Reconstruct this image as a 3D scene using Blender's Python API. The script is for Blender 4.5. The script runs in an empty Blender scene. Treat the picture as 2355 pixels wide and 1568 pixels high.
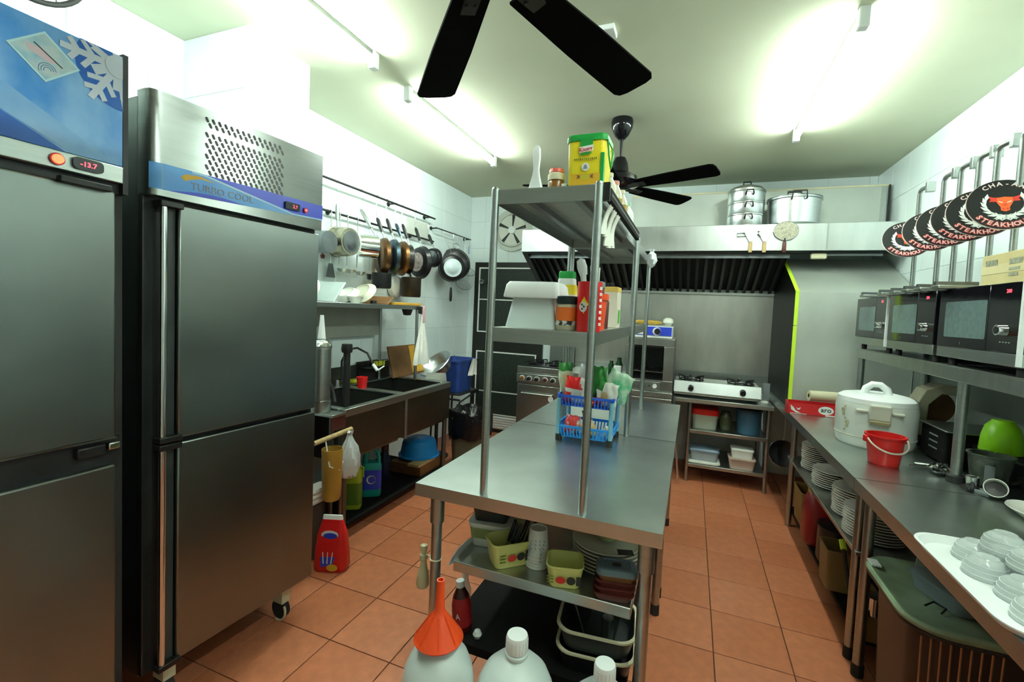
import bpy, bmesh, math, random
from mathutils import Vector, Matrix

random.seed(7)
scene = bpy.context.scene
COL = scene.collection

# ------------------------------------------------------------------ camera
F_PX, C_X, C_Y, CAM_H = 1036.70, 1193.83, 763.21, 1.42
IMG_W, IMG_H = 2355.0, 1568.0
YAW, PITCH, ROLL = 0.36464, 0.04932, -0.04438
_f = Vector((-math.sin(YAW)*math.cos(PITCH), math.cos(YAW)*math.cos(PITCH), -math.sin(PITCH)))
_r = Vector((math.cos(YAW), math.sin(YAW), 0.0))
_d = _f.cross(_r)
CAM_R = _r*math.cos(ROLL) + _d*math.sin(ROLL)
CAM_D = -_r*math.sin(ROLL) + _d*math.cos(ROLL)
CAM_F = _f
cam_data = bpy.data.cameras.new('camera')
cam_data.sensor_fit = 'HORIZONTAL'
cam_data.sensor_width = 36.0
cam_data.lens = 36.0*F_PX/IMG_W
cam_data.shift_x = (IMG_W/2-C_X)/IMG_W
cam_data.shift_y = (C_Y-IMG_H/2)/IMG_W
cam_data.clip_start = 0.02
cam = bpy.data.objects.new('camera', cam_data)
COL.objects.link(cam)
m3 = Matrix((CAM_R, -CAM_D, -CAM_F)).transposed()
cam.matrix_world = Matrix.Translation((0, 0, CAM_H)) @ m3.to_4x4()
scene.camera = cam

# ------------------------------------------------------------------ world, exposure
world = bpy.data.worlds.new('world'); scene.world = world
world.use_nodes = True
world.node_tree.nodes['Background'].inputs[0].default_value = (0.6, 0.8, 0.75, 1)
world.node_tree.nodes['Background'].inputs[1].default_value = 0.0
vs = scene.view_settings
vs.view_transform = 'Standard'; vs.look = 'None'; vs.gamma = 1.0
vs.use_curve_mapping = False
vs.exposure = 0.72
TUBE_POWER = 115.0
TUBE_COLOR = (0.86, 1.0, 0.90)

# pixel of the photograph -> point on a known plane of the room
def _ray(px, py):
    return CAM_R*((px-C_X)/F_PX) + CAM_D*((py-C_Y)/F_PX) + CAM_F
def _hit(px, py, ax, v):
    d = _ray(px, py); o = Vector((0, 0, CAM_H)); t = (v-o[ax])/d[ax]
    return o + d*t
def on_x(px, py, v): return _hit(px, py, 0, v)
def on_y(px, py, v): return _hit(px, py, 1, v)
def on_z(px, py, v): return _hit(px, py, 2, v)

# ------------------------------------------------------------------ materials
MATS = {}
def mat(name, col, rough=0.5, metal=0.0, var=0.06, scale=9.0, bump=0.0, bscale=60.0, emit=0.0, ecol=None,
        alpha=1.0, trans=0.0, stretch=None, rvar=0.0, coat=0.0, ior=1.45, col2=None, contrast=None, spec=0.5):
    if name in MATS: return MATS[name]
    m = bpy.data.materials.new(name); m.use_nodes = True
    nt = m.node_tree; b = nt.nodes['Principled BSDF']
    tc = nt.nodes.new('ShaderNodeTexCoord'); mp = nt.nodes.new('ShaderNodeMapping')
    if stretch: mp.inputs['Scale'].default_value = stretch
    nt.links.new(tc.outputs['Object'], mp.inputs['Vector'])
    nz = nt.nodes.new('ShaderNodeTexNoise'); nz.inputs['Scale'].default_value = scale; nz.inputs['Detail'].default_value = 4
    nt.links.new(mp.outputs['Vector'], nz.inputs['Vector'])
    cr = nt.nodes.new('ShaderNodeValToRGB')
    lo, hi = contrast or (0.3, 0.7)
    cr.color_ramp.elements[0].position = lo; cr.color_ramp.elements[1].position = hi
    c2 = col2 or tuple(min(1, c*(1+var)) for c in col)
    c1 = col if col2 else tuple(c*(1-var) for c in col)
    cr.color_ramp.elements[0].color = (*c1, 1); cr.color_ramp.elements[1].color = (*c2, 1)
    nt.links.new(nz.outputs['Fac'], cr.inputs['Fac'])
    nt.links.new(cr.outputs['Color'], b.inputs['Base Color'])
    b.inputs['Roughness'].default_value = rough; b.inputs['Metallic'].default_value = metal
    b.inputs['IOR'].default_value = ior; b.inputs['Specular IOR Level'].default_value = spec
    if rvar:
        mr = nt.nodes.new('ShaderNodeMapRange')
        mr.inputs['To Min'].default_value = max(0.02, rough-rvar); mr.inputs['To Max'].default_value = rough+rvar
        nt.links.new(nz.outputs['Fac'], mr.inputs['Value']); nt.links.new(mr.outputs['Result'], b.inputs['Roughness'])
    if bump:
        n2 = nt.nodes.new('ShaderNodeTexNoise'); n2.inputs['Scale'].default_value = bscale; n2.inputs['Detail'].default_value = 3
        nt.links.new(mp.outputs['Vector'], n2.inputs['Vector'])
        bp = nt.nodes.new('ShaderNodeBump'); bp.inputs['Strength'].default_value = bump; bp.inputs['Distance'].default_value = 0.01
        nt.links.new(n2.outputs['Fac'], bp.inputs['Height']); nt.links.new(bp.outputs['Normal'], b.inputs['Normal'])
    if emit:
        b.inputs['Emission Color'].default_value = (*(ecol or col), 1); b.inputs['Emission Strength'].default_value = emit
    if coat: b.inputs['Coat Weight'].default_value = coat; b.inputs['Coat Roughness'].default_value = 0.05
    if trans: b.inputs['Transmission Weight'].default_value = trans
    if alpha < 1: b.inputs['Alpha'].default_value = alpha
    MATS[name] = m
    return m

# brushed metals
STEEL = mat('brushed_steel', (0.40, 0.43, 0.415), 0.33, 1.0, 0.06, 6, stretch=(1, 1, 14), rvar=0.04)
STEELH = mat('brushed_steel_flat', (0.46, 0.49, 0.47), 0.34, 1.0, 0.09, 5, stretch=(1, 5, 1), rvar=0.05)
FRIDGE = mat('fridge_steel', (0.215, 0.238, 0.23), 0.315, 1.0, 0.05, 3.5, stretch=(1, 1, 1.2), rvar=0.04)
TOPSTEEL = mat('table_steel', (0.55, 0.60, 0.58), 0.312, 1.0, 0.16, 3.0, rvar=0.03, bump=0.012, bscale=7)
HOODSTEEL = mat('hood_steel', (0.55, 0.58, 0.57), 0.36, 1.0, 0.06, 4, stretch=(4, 1, 1), rvar=0.06)
PANEL = mat('partition_steel', (0.50, 0.54, 0.50), 0.42, 0.45, 0.10, 3, rvar=0.10)
CHROME = mat('chrome', (0.72, 0.74, 0.74), 0.12, 1.0, 0.03)
ALU = mat('aluminium_pot', (0.66, 0.69, 0.70), 0.28, 1.0, 0.05, 8, stretch=(1, 1, 10))
DARKMETAL = mat('dark_metal', (0.035, 0.036, 0.038), 0.45, 0.6, 0.2)
BLACKPAN = mat('black_pan', (0.012, 0.012, 0.014), 0.32, 0.2, 0.4, 20)
COPPER = mat('copper_pan', (0.13, 0.062, 0.024), 0.30, 0.8, 0.25, 12)
BLUEPAN = mat('blue_grey_pan', (0.055, 0.085, 0.11), 0.28, 0.85, 0.2, 12)
GREYPAN = mat('grey_pan', (0.22, 0.24, 0.26), 0.3, 0.9, 0.2, 12)
BLACK = mat('black_plastic', (0.010, 0.010, 0.011), 0.38, 0, 0.3)
BLACKGLOSS = mat('black_gloss', (0.006, 0.006, 0.008), 0.07, 0, 0.2)
BLADE = mat('fan_blade_black', (0.0025, 0.0025, 0.0025), 0.9, 0, 0.3, spec=0.05)
VOID = mat('matt_black_and_shade', (0.006, 0.006, 0.006), 0.8, 0, 0.3, spec=0.15)  # matt black; also stands in for deep shade on low shelves and toaster
RUBBER = mat('dark_rubber', (0.018, 0.018, 0.018), 0.7, 0, 0.2)
# plastics, paper, food
WHITE = mat('white_plastic', (0.78, 0.82, 0.82), 0.38, 0, 0.03)
WHITESOFT = mat('white_enamel', (0.74, 0.78, 0.74), 0.30, 0, 0.04, 4)
JUG = mat('white_jug_plastic', (0.62, 0.70, 0.69), 0.36, 0, 0.03, 5)
CERAMIC = mat('white_ceramic', (0.74, 0.75, 0.68), 0.16, 0, 0.03, coat=0.3)
CLOTH = mat('white_cloth', (0.74, 0.74, 0.70), 0.9, 0, 0.06, 14, bump=0.4, bscale=60)
PAPER = mat('white_paper', (0.72, 0.74, 0.66), 0.7, 0, 0.05)
RED = mat('red_plastic', (0.62, 0.012, 0.012), 0.35, 0, 0.08)
ORANGERED = mat('orange_red_plastic', (0.78, 0.07, 0.012), 0.38, 0, 0.06)
BLUE = mat('blue_plastic', (0.01, 0.09, 0.55), 0.35, 0, 0.15)
SKYBLUE = mat('sky_blue_plastic', (0.01, 0.22, 0.62), 0.35, 0, 0.08)
DENIM = mat('navy_plastic', (0.015, 0.045, 0.22), 0.5, 0, 0.2)
TEAL = mat('teal_plastic', (0.01, 0.30, 0.27), 0.35, 0, 0.12)
GREEN = mat('green_plastic', (0.012, 0.30, 0.05), 0.4, 0, 0.1)
LIME = mat('lime_green_plastic', (0.28, 0.66, 0.01), 0.32, 0, 0.08)
LIMETRIM = mat('yellow_green_trim', (0.56, 0.82, 0.04), 0.5, 0, 0.05)
DETERGENT = mat('detergent_green', (0.36, 0.46, 0.03), 0.3, 0, 0.1)
YELLOW = mat('label_yellow', (0.80, 0.66, 0.02), 0.4, 0, 0.06)
GOLD = mat('label_gold', (0.62, 0.36, 0.02), 0.45, 0, 0.08)
SOFTYELLOW = mat('butter_tub_yellow', (0.66, 0.66, 0.22), 0.42, 0, 0.06)
TAN = mat('bamboo_wood', (0.50, 0.36, 0.17), 0.6, 0, 0.18, 6, stretch=(1, 8, 1))
BOARD = mat('worn_yellow_board', (0.55, 0.30, 0.035), 0.55, 0, 0.2, 7)
BROWN = mat('brown_wood', (0.16, 0.075, 0.025), 0.6, 0, 0.3, 7)
AMBER = mat('amber_plastic', (0.46, 0.25, 0.04), 0.4, 0, 0.15)
OIL = mat('oil', (0.36, 0.22, 0.03), 0.12, 0, 0.1, coat=0.4)
CREAM = mat('cream_plastic', (0.62, 0.58, 0.40), 0.45, 0, 0.06)
CARD = mat('cardboard', (0.52, 0.44, 0.22), 0.75, 0, 0.07, 12)
PINK = mat('pink_carton', (0.70, 0.42, 0.42), 0.5, 0, 0.1)
OLIVE = mat('olive_bin', (0.085, 0.08, 0.05), 0.6, 0, 0.15)
BAGBLACK = mat('black_bin_bag', (0.006, 0.006, 0.007), 0.22, 0, 0.3, bump=0.6, bscale=30)
CLEARBAG = mat('white_carrier_bag', (0.62, 0.66, 0.68), 0.35, 0, 0.08, 10, bump=0.5, bscale=25)
CLEAR = mat('clear_plastic', (0.80, 0.86, 0.84), 0.12, 0, 0.03, alpha=0.55)
GLASS = mat('smoky_glass', (0.45, 0.52, 0.50), 0.06, 0, 0.03, alpha=0.45)
MWGLASS = mat('oven_door_window', (0.09, 0.14, 0.145), 0.2, 0, 0.12, 40)
GREYPLASTIC = mat('grey_plastic', (0.20, 0.23, 0.24), 0.4, 0, 0.1)
DARKTUB = mat('dark_grey_tub', (0.028, 0.036, 0.036), 0.4, 0, 0.2)
MAROON = mat('maroon_plastic', (0.09, 0.018, 0.014), 0.4, 0, 0.2)
TOMATO = mat('tomato', (0.55, 0.03, 0.015), 0.3, 0, 0.2)
LEAF = mat('leafy_green', (0.015, 0.16, 0.02), 0.5, 0, 0.4, 30)
ORANGE = mat('orange_label', (0.70, 0.15, 0.02), 0.45, 0, 0.08)
WHITETRIM = mat('white_trim', (0.72, 0.74, 0.72), 0.5, 0, 0.04)
DOORBLACK = mat('black_door_paint', (0.006, 0.007, 0.006), 0.5, 0, 0.3)
DOORGREEN = mat('dark_green_mesh', (0.010, 0.018, 0.014), 0.6, 0, 0.5, 40)
LED = mat('red_led', (0.9, 0.05, 0.06), 0.4, 0, 0, emit=2.2, ecol=(1.0, 0.06, 0.09))
LEDORANGE = mat('orange_lamp', (0.9, 0.15, 0.05), 0.3, 0, 0, emit=1.6, ecol=(1.0, 0.16, 0.06))
LEDOFF = mat('red_lens_dark', (0.35, 0.01, 0.01), 0.25, 0, 0.1)
PRINTGREY = mat('grey_print', (0.22, 0.26, 0.32), 0.5, 0, 0.1)
PRINTDARK = mat('dark_print', (0.03, 0.03, 0.025), 0.6, 0, 0.1)
PRINTBLUE = mat('blue_print', (0.06, 0.14, 0.30), 0.6, 0, 0.1)
SIGNRED = mat('sign_red', (0.62, 0.035, 0.02), 0.5, 0, 0.05)
SIGNORANGE = mat('sign_orange', (0.80, 0.12, 0.02), 0.5, 0, 0.05)
SIGNWHITE = mat('sign_white', (0.72, 0.74, 0.72), 0.5, 0, 0.03)
SIGNPINK = mat('sign_letter_edge', (0.70, 0.55, 0.52), 0.5, 0, 0.03)
TILE_W = mat('wall_tile', (0.74, 0.83, 0.83), 0.22, 0, 0.02, 2.5)
GROUT_W = mat('wall_grout', (0.56, 0.62, 0.60), 0.8, 0, 0.05)
TILE_F = mat('floor_tile', (0.47, 0.148, 0.066), 0.42, 0, 0.13, 22, rvar=0.08, bump=0.05, bscale=90)
TILE_F2 = mat('floor_tile_pale', (0.50, 0.166, 0.079), 0.42, 0, 0.13, 22, rvar=0.08, bump=0.05, bscale=90)
GROUT_F = mat('floor_grout', (0.10, 0.035, 0.018), 0.9, 0, 0.2)
CEIL = mat('ceiling_paint', (0.60, 0.63, 0.48), 0.85, 0, 0.05, 1.2)
ICEBLUE = mat('ice_print', (0.008, 0.20, 0.62), 0.25, 0, 0, 3.5, col2=(0.27, 0.48, 0.74), contrast=(0.36, 0.72), stretch=(1, 1.6, 1))
ICEBLUE2 = mat('ice_print_dark', (0.008, 0.07, 0.40), 0.25, 0, 0, 5.0, col2=(0.02, 0.14, 0.52), contrast=(0.3, 0.7))
ICEPALE = mat('ice_print_pale', (0.10, 0.30, 0.62), 0.25, 0, 0, 4.0, col2=(0.32, 0.50, 0.74), contrast=(0.3, 0.7))
STRIPEBLUE = mat('stripe_blue', (0.05, 0.25, 0.68), 0.3, 0, 0, 3, col2=(0.16, 0.40, 0.74))
STRIPEDEEP = mat('stripe_deep_blue', (0.03, 0.06, 0.58), 0.3, 0, 0.15, 4)
STRIPEPALE = mat('stripe_pale', (0.34, 0.55, 0.78), 0.3, 0, 0.05, 4)

# ------------------------------------------------------------------ mesh helpers
class G:
    """collects geometry in local coordinates; build() links it as one mesh object"""
    def __init__(s): s.v = []; s.f = []; s.mi = []; s.M = Matrix.Identity(4); s.cur = 0
    def add(s, vs_, fs):
        n = len(s.v)
        s.v += [tuple(s.M @ Vector(p)) for p in vs_]
        s.f += [tuple(i+n for i in f) for f in fs]; s.mi += [s.cur]*len(fs)
        return s
    def box(s, x0, y0, z0, x1, y1, z1):
        v = [(x, y, z) for z in (z0, z1) for y in (y0, y1) for x in (x0, x1)]
        return s.add(v, [(0, 2, 3, 1), (4, 5, 7, 6), (0, 1, 5, 4), (2, 6, 7, 3), (0, 4, 6, 2), (1, 3, 7, 5)])
    def cbox(s, c, d): return s.box(c[0]-d[0]/2, c[1]-d[1]/2, c[2]-d[2]/2, c[0]+d[0]/2, c[1]+d[1]/2, c[2]+d[2]/2)
    def taper(s, z0, z1, a0, b0, a1, b1, cx=0, cy=0):
        """box whose half sizes change from (a0,b0) at z0 to (a1,b1) at z1"""
        v = [(cx+sx*a, cy+sy*b, z) for z, a, b in ((z0, a0, b0), (z1, a1, b1)) for sy in (-1, 1) for sx in (-1, 1)]
        return s.add(v, [(0, 2, 3, 1), (4, 5, 7, 6), (0, 1, 5, 4), (2, 6, 7, 3), (0, 4, 6, 2), (1, 3, 7, 5)])
    def lathe(s, prof, n=24, c=(0, 0, 0), sx=1.0, sy=1.0, close=True):
        v = []; fs = []
        for r, z in prof:
            for k in range(n):
                a = 2*math.pi*k/n; v.append((c[0]+r*sx*math.cos(a), c[1]+r*sy*math.sin(a), c[2]+z))
        for i in range(len(prof)-1):
            for k in range(n):
                k2 = (k+1) % n; fs.append((i*n+k, i*n+k2, (i+1)*n+k2, (i+1)*n+k))
        if close:
            if prof[0][0] > 1e-5: fs.append(tuple(range(n-1, -1, -1)))
            if prof[-1][0] > 1e-5: fs.append(tuple((len(prof)-1)*n+k for k in range(n)))
        return s.add(v, fs)
    def rlathe(s, prof, w, d, cr=0.3, n=6, c=(0, 0, 0), close=True):
        """rounded-rectangle loft: prof = [(scale, z)], w,d half sizes, cr corner radius fraction"""
        ring = []
        rr = cr*min(w, d)
        for qx, qy, a0 in ((1, 1, 0), (-1, 1, 90), (-1, -1, 180), (1, -1, 270)):
            for k in range(n+1):
                a = math.radians(a0+90*k/n); ring.append((qx*(w-rr)+rr*math.cos(a), qy*(d-rr)+rr*math.sin(a)))
        m = len(ring); v = []; fs = []
        for sc, z in prof:
            sx, sy = (sc if isinstance(sc, tuple) else (sc, sc))
            v += [(c[0]+x*sx, c[1]+y*sy, c[2]+z) for x, y in ring]
        for i in range(len(prof)-1):
            for k in range(m):
                k2 = (k+1) % m; fs.append((i*m+k, i*m+k2, (i+1)*m+k2, (i+1)*m+k))
        if close:
            fs.append(tuple(range(m-1, -1, -1))); fs.append(tuple((len(prof)-1)*m+k for k in range(m)))
        return s.add(v, fs)
    def cyl(s, p0, p1, r0, r1=None, n=16, caps=True):
        p0, p1 = Vector(p0), Vector(p1); r1 = r0 if r1 is None else r1
        d = (p1-p0).normalized(); u = d.orthogonal().normalized(); w = d.cross(u)
        v = []
        for p, r in ((p0, r0), (p1, r1)):
            for k in range(n):
                a = 2*math.pi*k/n; v.append(tuple(p+u*(r*math.cos(a))+w*(r*math.sin(a))))
        fs = [(k, (k+1) % n, n+(k+1) % n, n+k) for k in range(n)]
        if caps: fs += [tuple(range(n-1, -1, -1)), tuple(n+k for k in range(n))]
        return s.add(v, fs)
    def tube(s, pts, r, n=8, closed=False, flat=None):
        pts = [Vector(p) for p in pts]; m = len(pts); v = []; fs = []
        t0 = None
        for i, p in enumerate(pts):
            if closed: t = (pts[(i+1) % m]-pts[i-1]).normalized()
            else: t = (pts[min(i+1, m-1)]-pts[max(i-1, 0)]).normalized()
            if t0 is None: u = t.orthogonal().normalized()
            else:
                u = u - t*u.dot(t)
                u = u.normalized() if u.length > 1e-6 else t.orthogonal().normalized()
            t0 = t; w = t.cross(u)
            rr = r[i] if isinstance(r, (list, tuple)) else r
            for k in range(n):
                a = 2*math.pi*k/n; v.append(tuple(p+u*(rr*math.cos(a))+w*(rr*math.sin(a))))
        for i in range(m if closed else m-1):
            j = (i+1) % m
            for k in range(n):
                k2 = (k+1) % n; fs.append((i*n+k, i*n+k2, j*n+k2, j*n+k))
        if not closed: fs += [tuple(range(n-1, -1, -1)), tuple((m-1)*n+k for k in range(n))]
        return s.add(v, fs)
    def poly(s, pts, fr, t=0.0012, off=0.0003):
        """flat shape given in the frame fr (u, v), with thickness t along its normal"""
        n = len(pts)
        area = sum(pts[i][0]*pts[(i+1) % n][1]-pts[(i+1) % n][0]*pts[i][1] for i in range(n))
        if area < 0: pts = pts[::-1]
        v = [tuple(fr @ Vector((p[0], p[1], off))) for p in pts]+[tuple(fr @ Vector((p[0], p[1], off+t))) for p in pts]
        fs = [tuple(range(n-1, -1, -1)), tuple(range(n, 2*n))]+[(i, (i+1) % n, n+(i+1) % n, n+i) for i in range(n)]
        return s.add(v, fs)
    def text(s, body, size, fr, t=0.001, off=0.0003, align='CENTER', bold=0.0, arc=None):
        """lettering as flat solid shapes; arc = (radius, centre angle, sign) sets it on a circle"""
        def one(txt, frame, al):
            cu = bpy.data.curves.new('t', 'FONT'); cu.body = txt; cu.size = size; cu.align_x = al
            cu.extrude = t/2; cu.offset = bold; cu.resolution_u = 2
            o = bpy.data.objects.new('t', cu); COL.objects.link(o)
            dg = bpy.context.evaluated_depsgraph_get(); me = o.evaluated_get(dg).to_mesh()
            vv = [tuple(frame @ Vector((p.co.x, p.co.y, p.co.z+t/2+off))) for p in me.vertices]
            ff = [tuple(p.vertices) for p in me.polygons]
            s.add(vv, ff)
            w = max((p.co.x for p in me.vertices), default=0)-min((p.co.x for p in me.vertices), default=0)
            o.evaluated_get(dg).to_mesh_clear(); bpy.data.objects.remove(o); bpy.data.curves.remove(cu)
            return w
        if not arc: one(body, fr, align); return s
        R_, a0, sg = arc; step = size*0.80/R_; n = len(body)
        for i, ch in enumerate(body):
            a = a0 - sg*(i-(n-1)/2)*step
            rot = a-math.pi/2 if sg > 0 else a+math.pi/2
            one(ch, fr @ Matrix.Translation((R_*math.cos(a), R_*math.sin(a), 0)) @ Matrix.Rotation(rot, 4, 'Z'), 'CENTER')
        return s
    def build(s, name, m, parent=None, smooth=True, bevel=0.0, loc=None, rz=0.0, seg=2, angle=38):
        me = bpy.data.meshes.new(name); me.from_pydata(s.v, [], s.f)
        ms = m if isinstance(m, (list, tuple)) else [m]
        for x in ms: me.materials.append(x)
        if len(ms) > 1: me.polygons.foreach_set('material_index', s.mi)
        me.validate(); me.update()
        bm = bmesh.new(); bm.from_mesh(me); bmesh.ops.recalc_face_normals(bm, faces=bm.faces); bm.to_mesh(me); bm.free()
        if smooth:
            me.polygons.foreach_set('use_smooth', [True]*len(me.polygons)); me.set_sharp_from_angle(angle=math.radians(angle))
        o = bpy.data.objects.new(name, me); COL.objects.link(o)
        if parent is not None: o.parent = parent
        if loc is not None: o.location = loc
        if rz: o.rotation_euler = (0, 0, rz)
        if bevel:
            b = o.modifiers.new('bevel', 'BEVEL'); b.width = bevel; b.segments = seg; b.limit_method = 'ANGLE'
            b.angle_limit = math.radians(50)
        return o

def frame(o, u, v):
    u, v = Vector(u).normalized(), Vector(v).normalized(); n = u.cross(v)
    return Matrix(((u[0], v[0], n[0], o[0]), (u[1], v[1], n[1], o[1]), (u[2], v[2], n[2], o[2]), (0, 0, 0, 1)))
def face_px(o): return frame(o, (0, 1, 0), (0, 0, 1))     # surface looking towards +X
def face_nx(o): return frame(o, (0, -1, 0), (0, 0, 1))    # towards -X
def face_ny(o): return frame(o, (1, 0, 0), (0, 0, 1))     # towards -Y
def circle(r, n=28, c=(0, 0), a0=0.0, a1=2*math.pi, sy=1.0):
    full = abs(a1-a0-2*math.pi) < 1e-6
    return [(c[0]+r*math.cos(a0+(a1-a0)*k/(n if full else n-1)), c[1]+r*sy*math.sin(a0+(a1-a0)*k/(n if full else n-1))) for k in range(n)]
def rect(x0, y0, x1, y1): return [(x0, y0), (x1, y0), (x1, y1), (x0, y1)]
def rrect(x0, y0, x1, y1, r, n=5):
    out = []
    for cx, cy, a in ((x1-r, y1-r, 0), (x0+r, y1-r, 90), (x0+r, y0+r, 180), (x1-r, y0+r, 270)):
        out += [(cx+r*math.cos(math.radians(a+90*k/n)), cy+r*math.sin(math.radians(a+90*k/n))) for k in range(n+1)]
    return out
def bez(p0, p1, p2, p3, n=12):
    p0, p1, p2, p3 = map(Vector, (p0, p1, p2, p3))
    return [p0*(1-t)**3+p1*3*t*(1-t)**2+p2*3*t*t*(1-t)+p3*t**3 for t in (k/n for k in range(n+1))]
def arcpts(c, r, u, v, a0, a1, n=16):
    c, u, v = Vector(c), Vector(u), Vector(v)
    return [c+u*(r*math.cos(math.radians(a0+(a1-a0)*k/n)))+v*(r*math.sin(math.radians(a0+(a1-a0)*k/n))) for k in range(n+1)]

def tag(o, label, cat, group=None):
    o['label'] = label; o['category'] = cat
    if group: o['group'] = group
    return o
def T(name, label, cat, loc=(0, 0, 0), rz=0.0, group=None):
    o = bpy.data.objects.new(name, None); o.empty_display_size = 0.1; COL.objects.link(o)
    o.location = loc; o.rotation_euler = (0, 0, rz)
    return tag(o, label, cat, group)
def struct(o): o['kind'] = 'structure'; return o
def dup(root, loc=None, rz=None, label=None, group=None, rot=None):
    r = root.copy(); COL.objects.link(r)
    if loc is not None: r.location = loc
    if rz is not None: r.rotation_euler = (0, 0, rz)
    if rot is not None: r.rotation_euler = rot
    if label: r['label'] = label
    if group: r['group'] = group
    for ch in list(root.children):
        c = ch.copy(); COL.objects.link(c); c.parent = r
        for g in list(ch.children):
            d = g.copy(); COL.objects.link(d); d.parent = c
    return r
def share(me_obj, parent, loc, rot=None):
    c = me_obj.copy(); COL.objects.link(c); c.parent = parent; c.location = loc
    if rot is not None: c.rotation_euler = rot
    return c

# ================================================================== ROOM
XL, XR, YB, YF, ZC = -2.475, 1.42, 4.75, -1.6, 2.70
TP = 0.30176
def plain(name, b, m):
    return struct(G().box(*b).build(name, m, smooth=False))
floor = plain('floor', (XL-0.1, YF-0.1, -0.08, XR+0.1, YB+0.1, -0.004), GROUT_F)
ceiling = plain('ceiling', (XL-0.1, YF-0.1, ZC, XR+0.1, YB+0.1, ZC+0.08), CEIL)
wall_left = plain('wall_left', (XL-0.1, YF-0.1, -0.08, XL-0.005, YB+0.1, ZC), GROUT_W)
wall_right = plain('wall_right', (XR+0.005, YF-0.1, -0.08, XR+0.1, YB+0.1, ZC), GROUT_W)
wall_back = plain('wall_back', (XL-0.005, YB+0.005, -0.08, XR+0.005, YB+0.1, ZC), GROUT_W)
wall_front = plain('wall_front', (XL-0.005, YF-0.1, -0.08, XR+0.005, YF, ZC), mat('plain_wall_paint', (0.62, 0.67, 0.64), 0.7))

def tiles(parent, name, u0, u1, v0, v1, pu, pv, ou, ov, make, gap=0.0015, skip=None):
    cache = {}
    i0, i1 = math.floor((u0-ou)/pu), math.ceil((u1-ou)/pu)
    j0, j1 = math.floor((v0-ov)/pv), math.ceil((v1-ov)/pv)
    for i in range(i0, i1):
        for j in range(j0, j1):
            a, b = max(u0, ou+i*pu), min(u1, ou+(i+1)*pu)
            c, d = max(v0, ov+j*pv), min(v1, ov+(j+1)*pv)
            if b-a < 0.02 or d-c < 0.02 or (skip and skip((a+b)/2, (c+d)/2)): continue
            w, h = round(b-a-2*gap, 4), round(d-c-2*gap, 4)
            k = (w, h, (i*7+j*3) % 2)
            if k not in cache:
                cache[k] = make(w, h, k[2]); o = cache[k]
            else:
                o = cache[k].copy(); COL.objects.link(o)
            o.name = name; o.parent = parent
            yield o, (a+b)/2, (c+d)/2
def ftile(w, h, k):
    b = 0.0015
    g = G(); g.taper(-0.006, -b*0.6, w/2, h/2, w/2, h/2); g.taper(-b*0.6, 0, w/2, h/2, w/2-b, h/2-b)
    return g.build('tile', (TILE_F, TILE_F2)[k], smooth=False)
for o, u, v in tiles(floor, 'tile', XL, XR, YF, YB, TP, TP, 0.16782, 2.04907, ftile, 0.0022):
    o.location = (u, v, 0)
def wtile(ax, sgn):
    def mk(w, h, k):
        t = 0.0012; g = G()
        if ax == 'x': g.M = frame((0, 0, 0), (0, sgn, 0), (0, 0, 1))
        else: g.M = frame((0, 0, 0), (1, 0, 0), (0, 0, 1))
        g.taper(-0.006, -t, w/2, h/2, w/2, h/2); g.taper(-t, 0, w/2, h/2, w/2-t, h/2-t)
        return g.build('tile', TILE_W, smooth=False)
    return mk
WP, WZ, WY = 0.304, 1.197, 1.102
for o, u, v in tiles(wall_left, 'tile', 0.0, YB, 0.0, ZC, WP, WP, WY, WZ, wtile('x', 1), 0.0007): o.location = (XL, u, v)
for o, u, v in tiles(wall_right, 'tile', 0.0, YB, 0.6, ZC, WP, WP, WY, WZ, wtile('x', -1), 0.0007): o.location = (XR, u, v)
for o, u, v in tiles(wall_back, 'tile', XL, XR, 0.0, ZC, WP, WP, -2.288, WZ, wtile('y', 1), 0.0007): o.location = (u, YB, v)

# tiled pillar on the left wall
PX0, PX1, PY0, PY1 = XL, -2.03, 1.562, 1.935
pil = plain('wall_pillar', (PX0-0.004, PY0+0.005, 0, PX1-0.005, PY1-0.005, ZC), GROUT_W)
for o, u, v in tiles(pil, 'tile', PX0, PX1, 0, ZC, WP, WP, -2.288, WZ, wtile('y', 1), 0.0007): o.location = (u, PY0, v)
for o, u, v in tiles(pil, 'tile', PY0, PY1, 0, ZC, WP, WP, WY, WZ, wtile('x', 1), 0.0007): o.location = (PX1, u, v)
def mkn(w, h, k):
    g = G(); g.M = frame((0, 0, 0), (-1, 0, 0), (0, 0, 1)); g.taper(-0.006, 0, w/2, h/2, w/2, h/2)
    return g.build('tile', TILE_W, smooth=False)
for o, u, v in tiles(pil, 'tile', PX0, PX1, 0, ZC, WP, WP, -2.288, WZ, mkn, 0.0007): o.location = (u, PY1, v)

# ------------------------------------------------------------------ fluorescent tubes on the ceiling
TUBEMAT = mat('tube_glow', (1, 1, 1), 0.5, 0, 0, emit=TUBE_POWER, ecol=TUBE_COLOR)
BATTEN = mat('batten_shade', (0.03, 0.036, 0.034), 0.6, 0, 0.05)  # dark colour stands in for the shaded side of a white batten
def tube_light(x, y0, y1, label):
    t = T('fluorescent_tube_light', label, 'ceiling light', (x, (y0+y1)/2, ZC), 0, 'bare tube lights on the ceiling')
    L = (y1-y0)/2
    G().box(-0.011, -L+0.02, -0.022, 0.011, L-0.02, 0).build('batten', BATTEN, t, smooth=False)
    for s in (-1, 1):
        g = G(); g.box(-0.02, s*L-0.022, -0.085, 0.02, s*L+0.022, 0)
        g.build('end_bracket', WHITE, t, bevel=0.006)
    G().cyl((0, -L+0.022, -0.062), (0, L-0.022, -0.062), 0.0135, n=16).build('tube', TUBEMAT, t)
    return t
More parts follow.
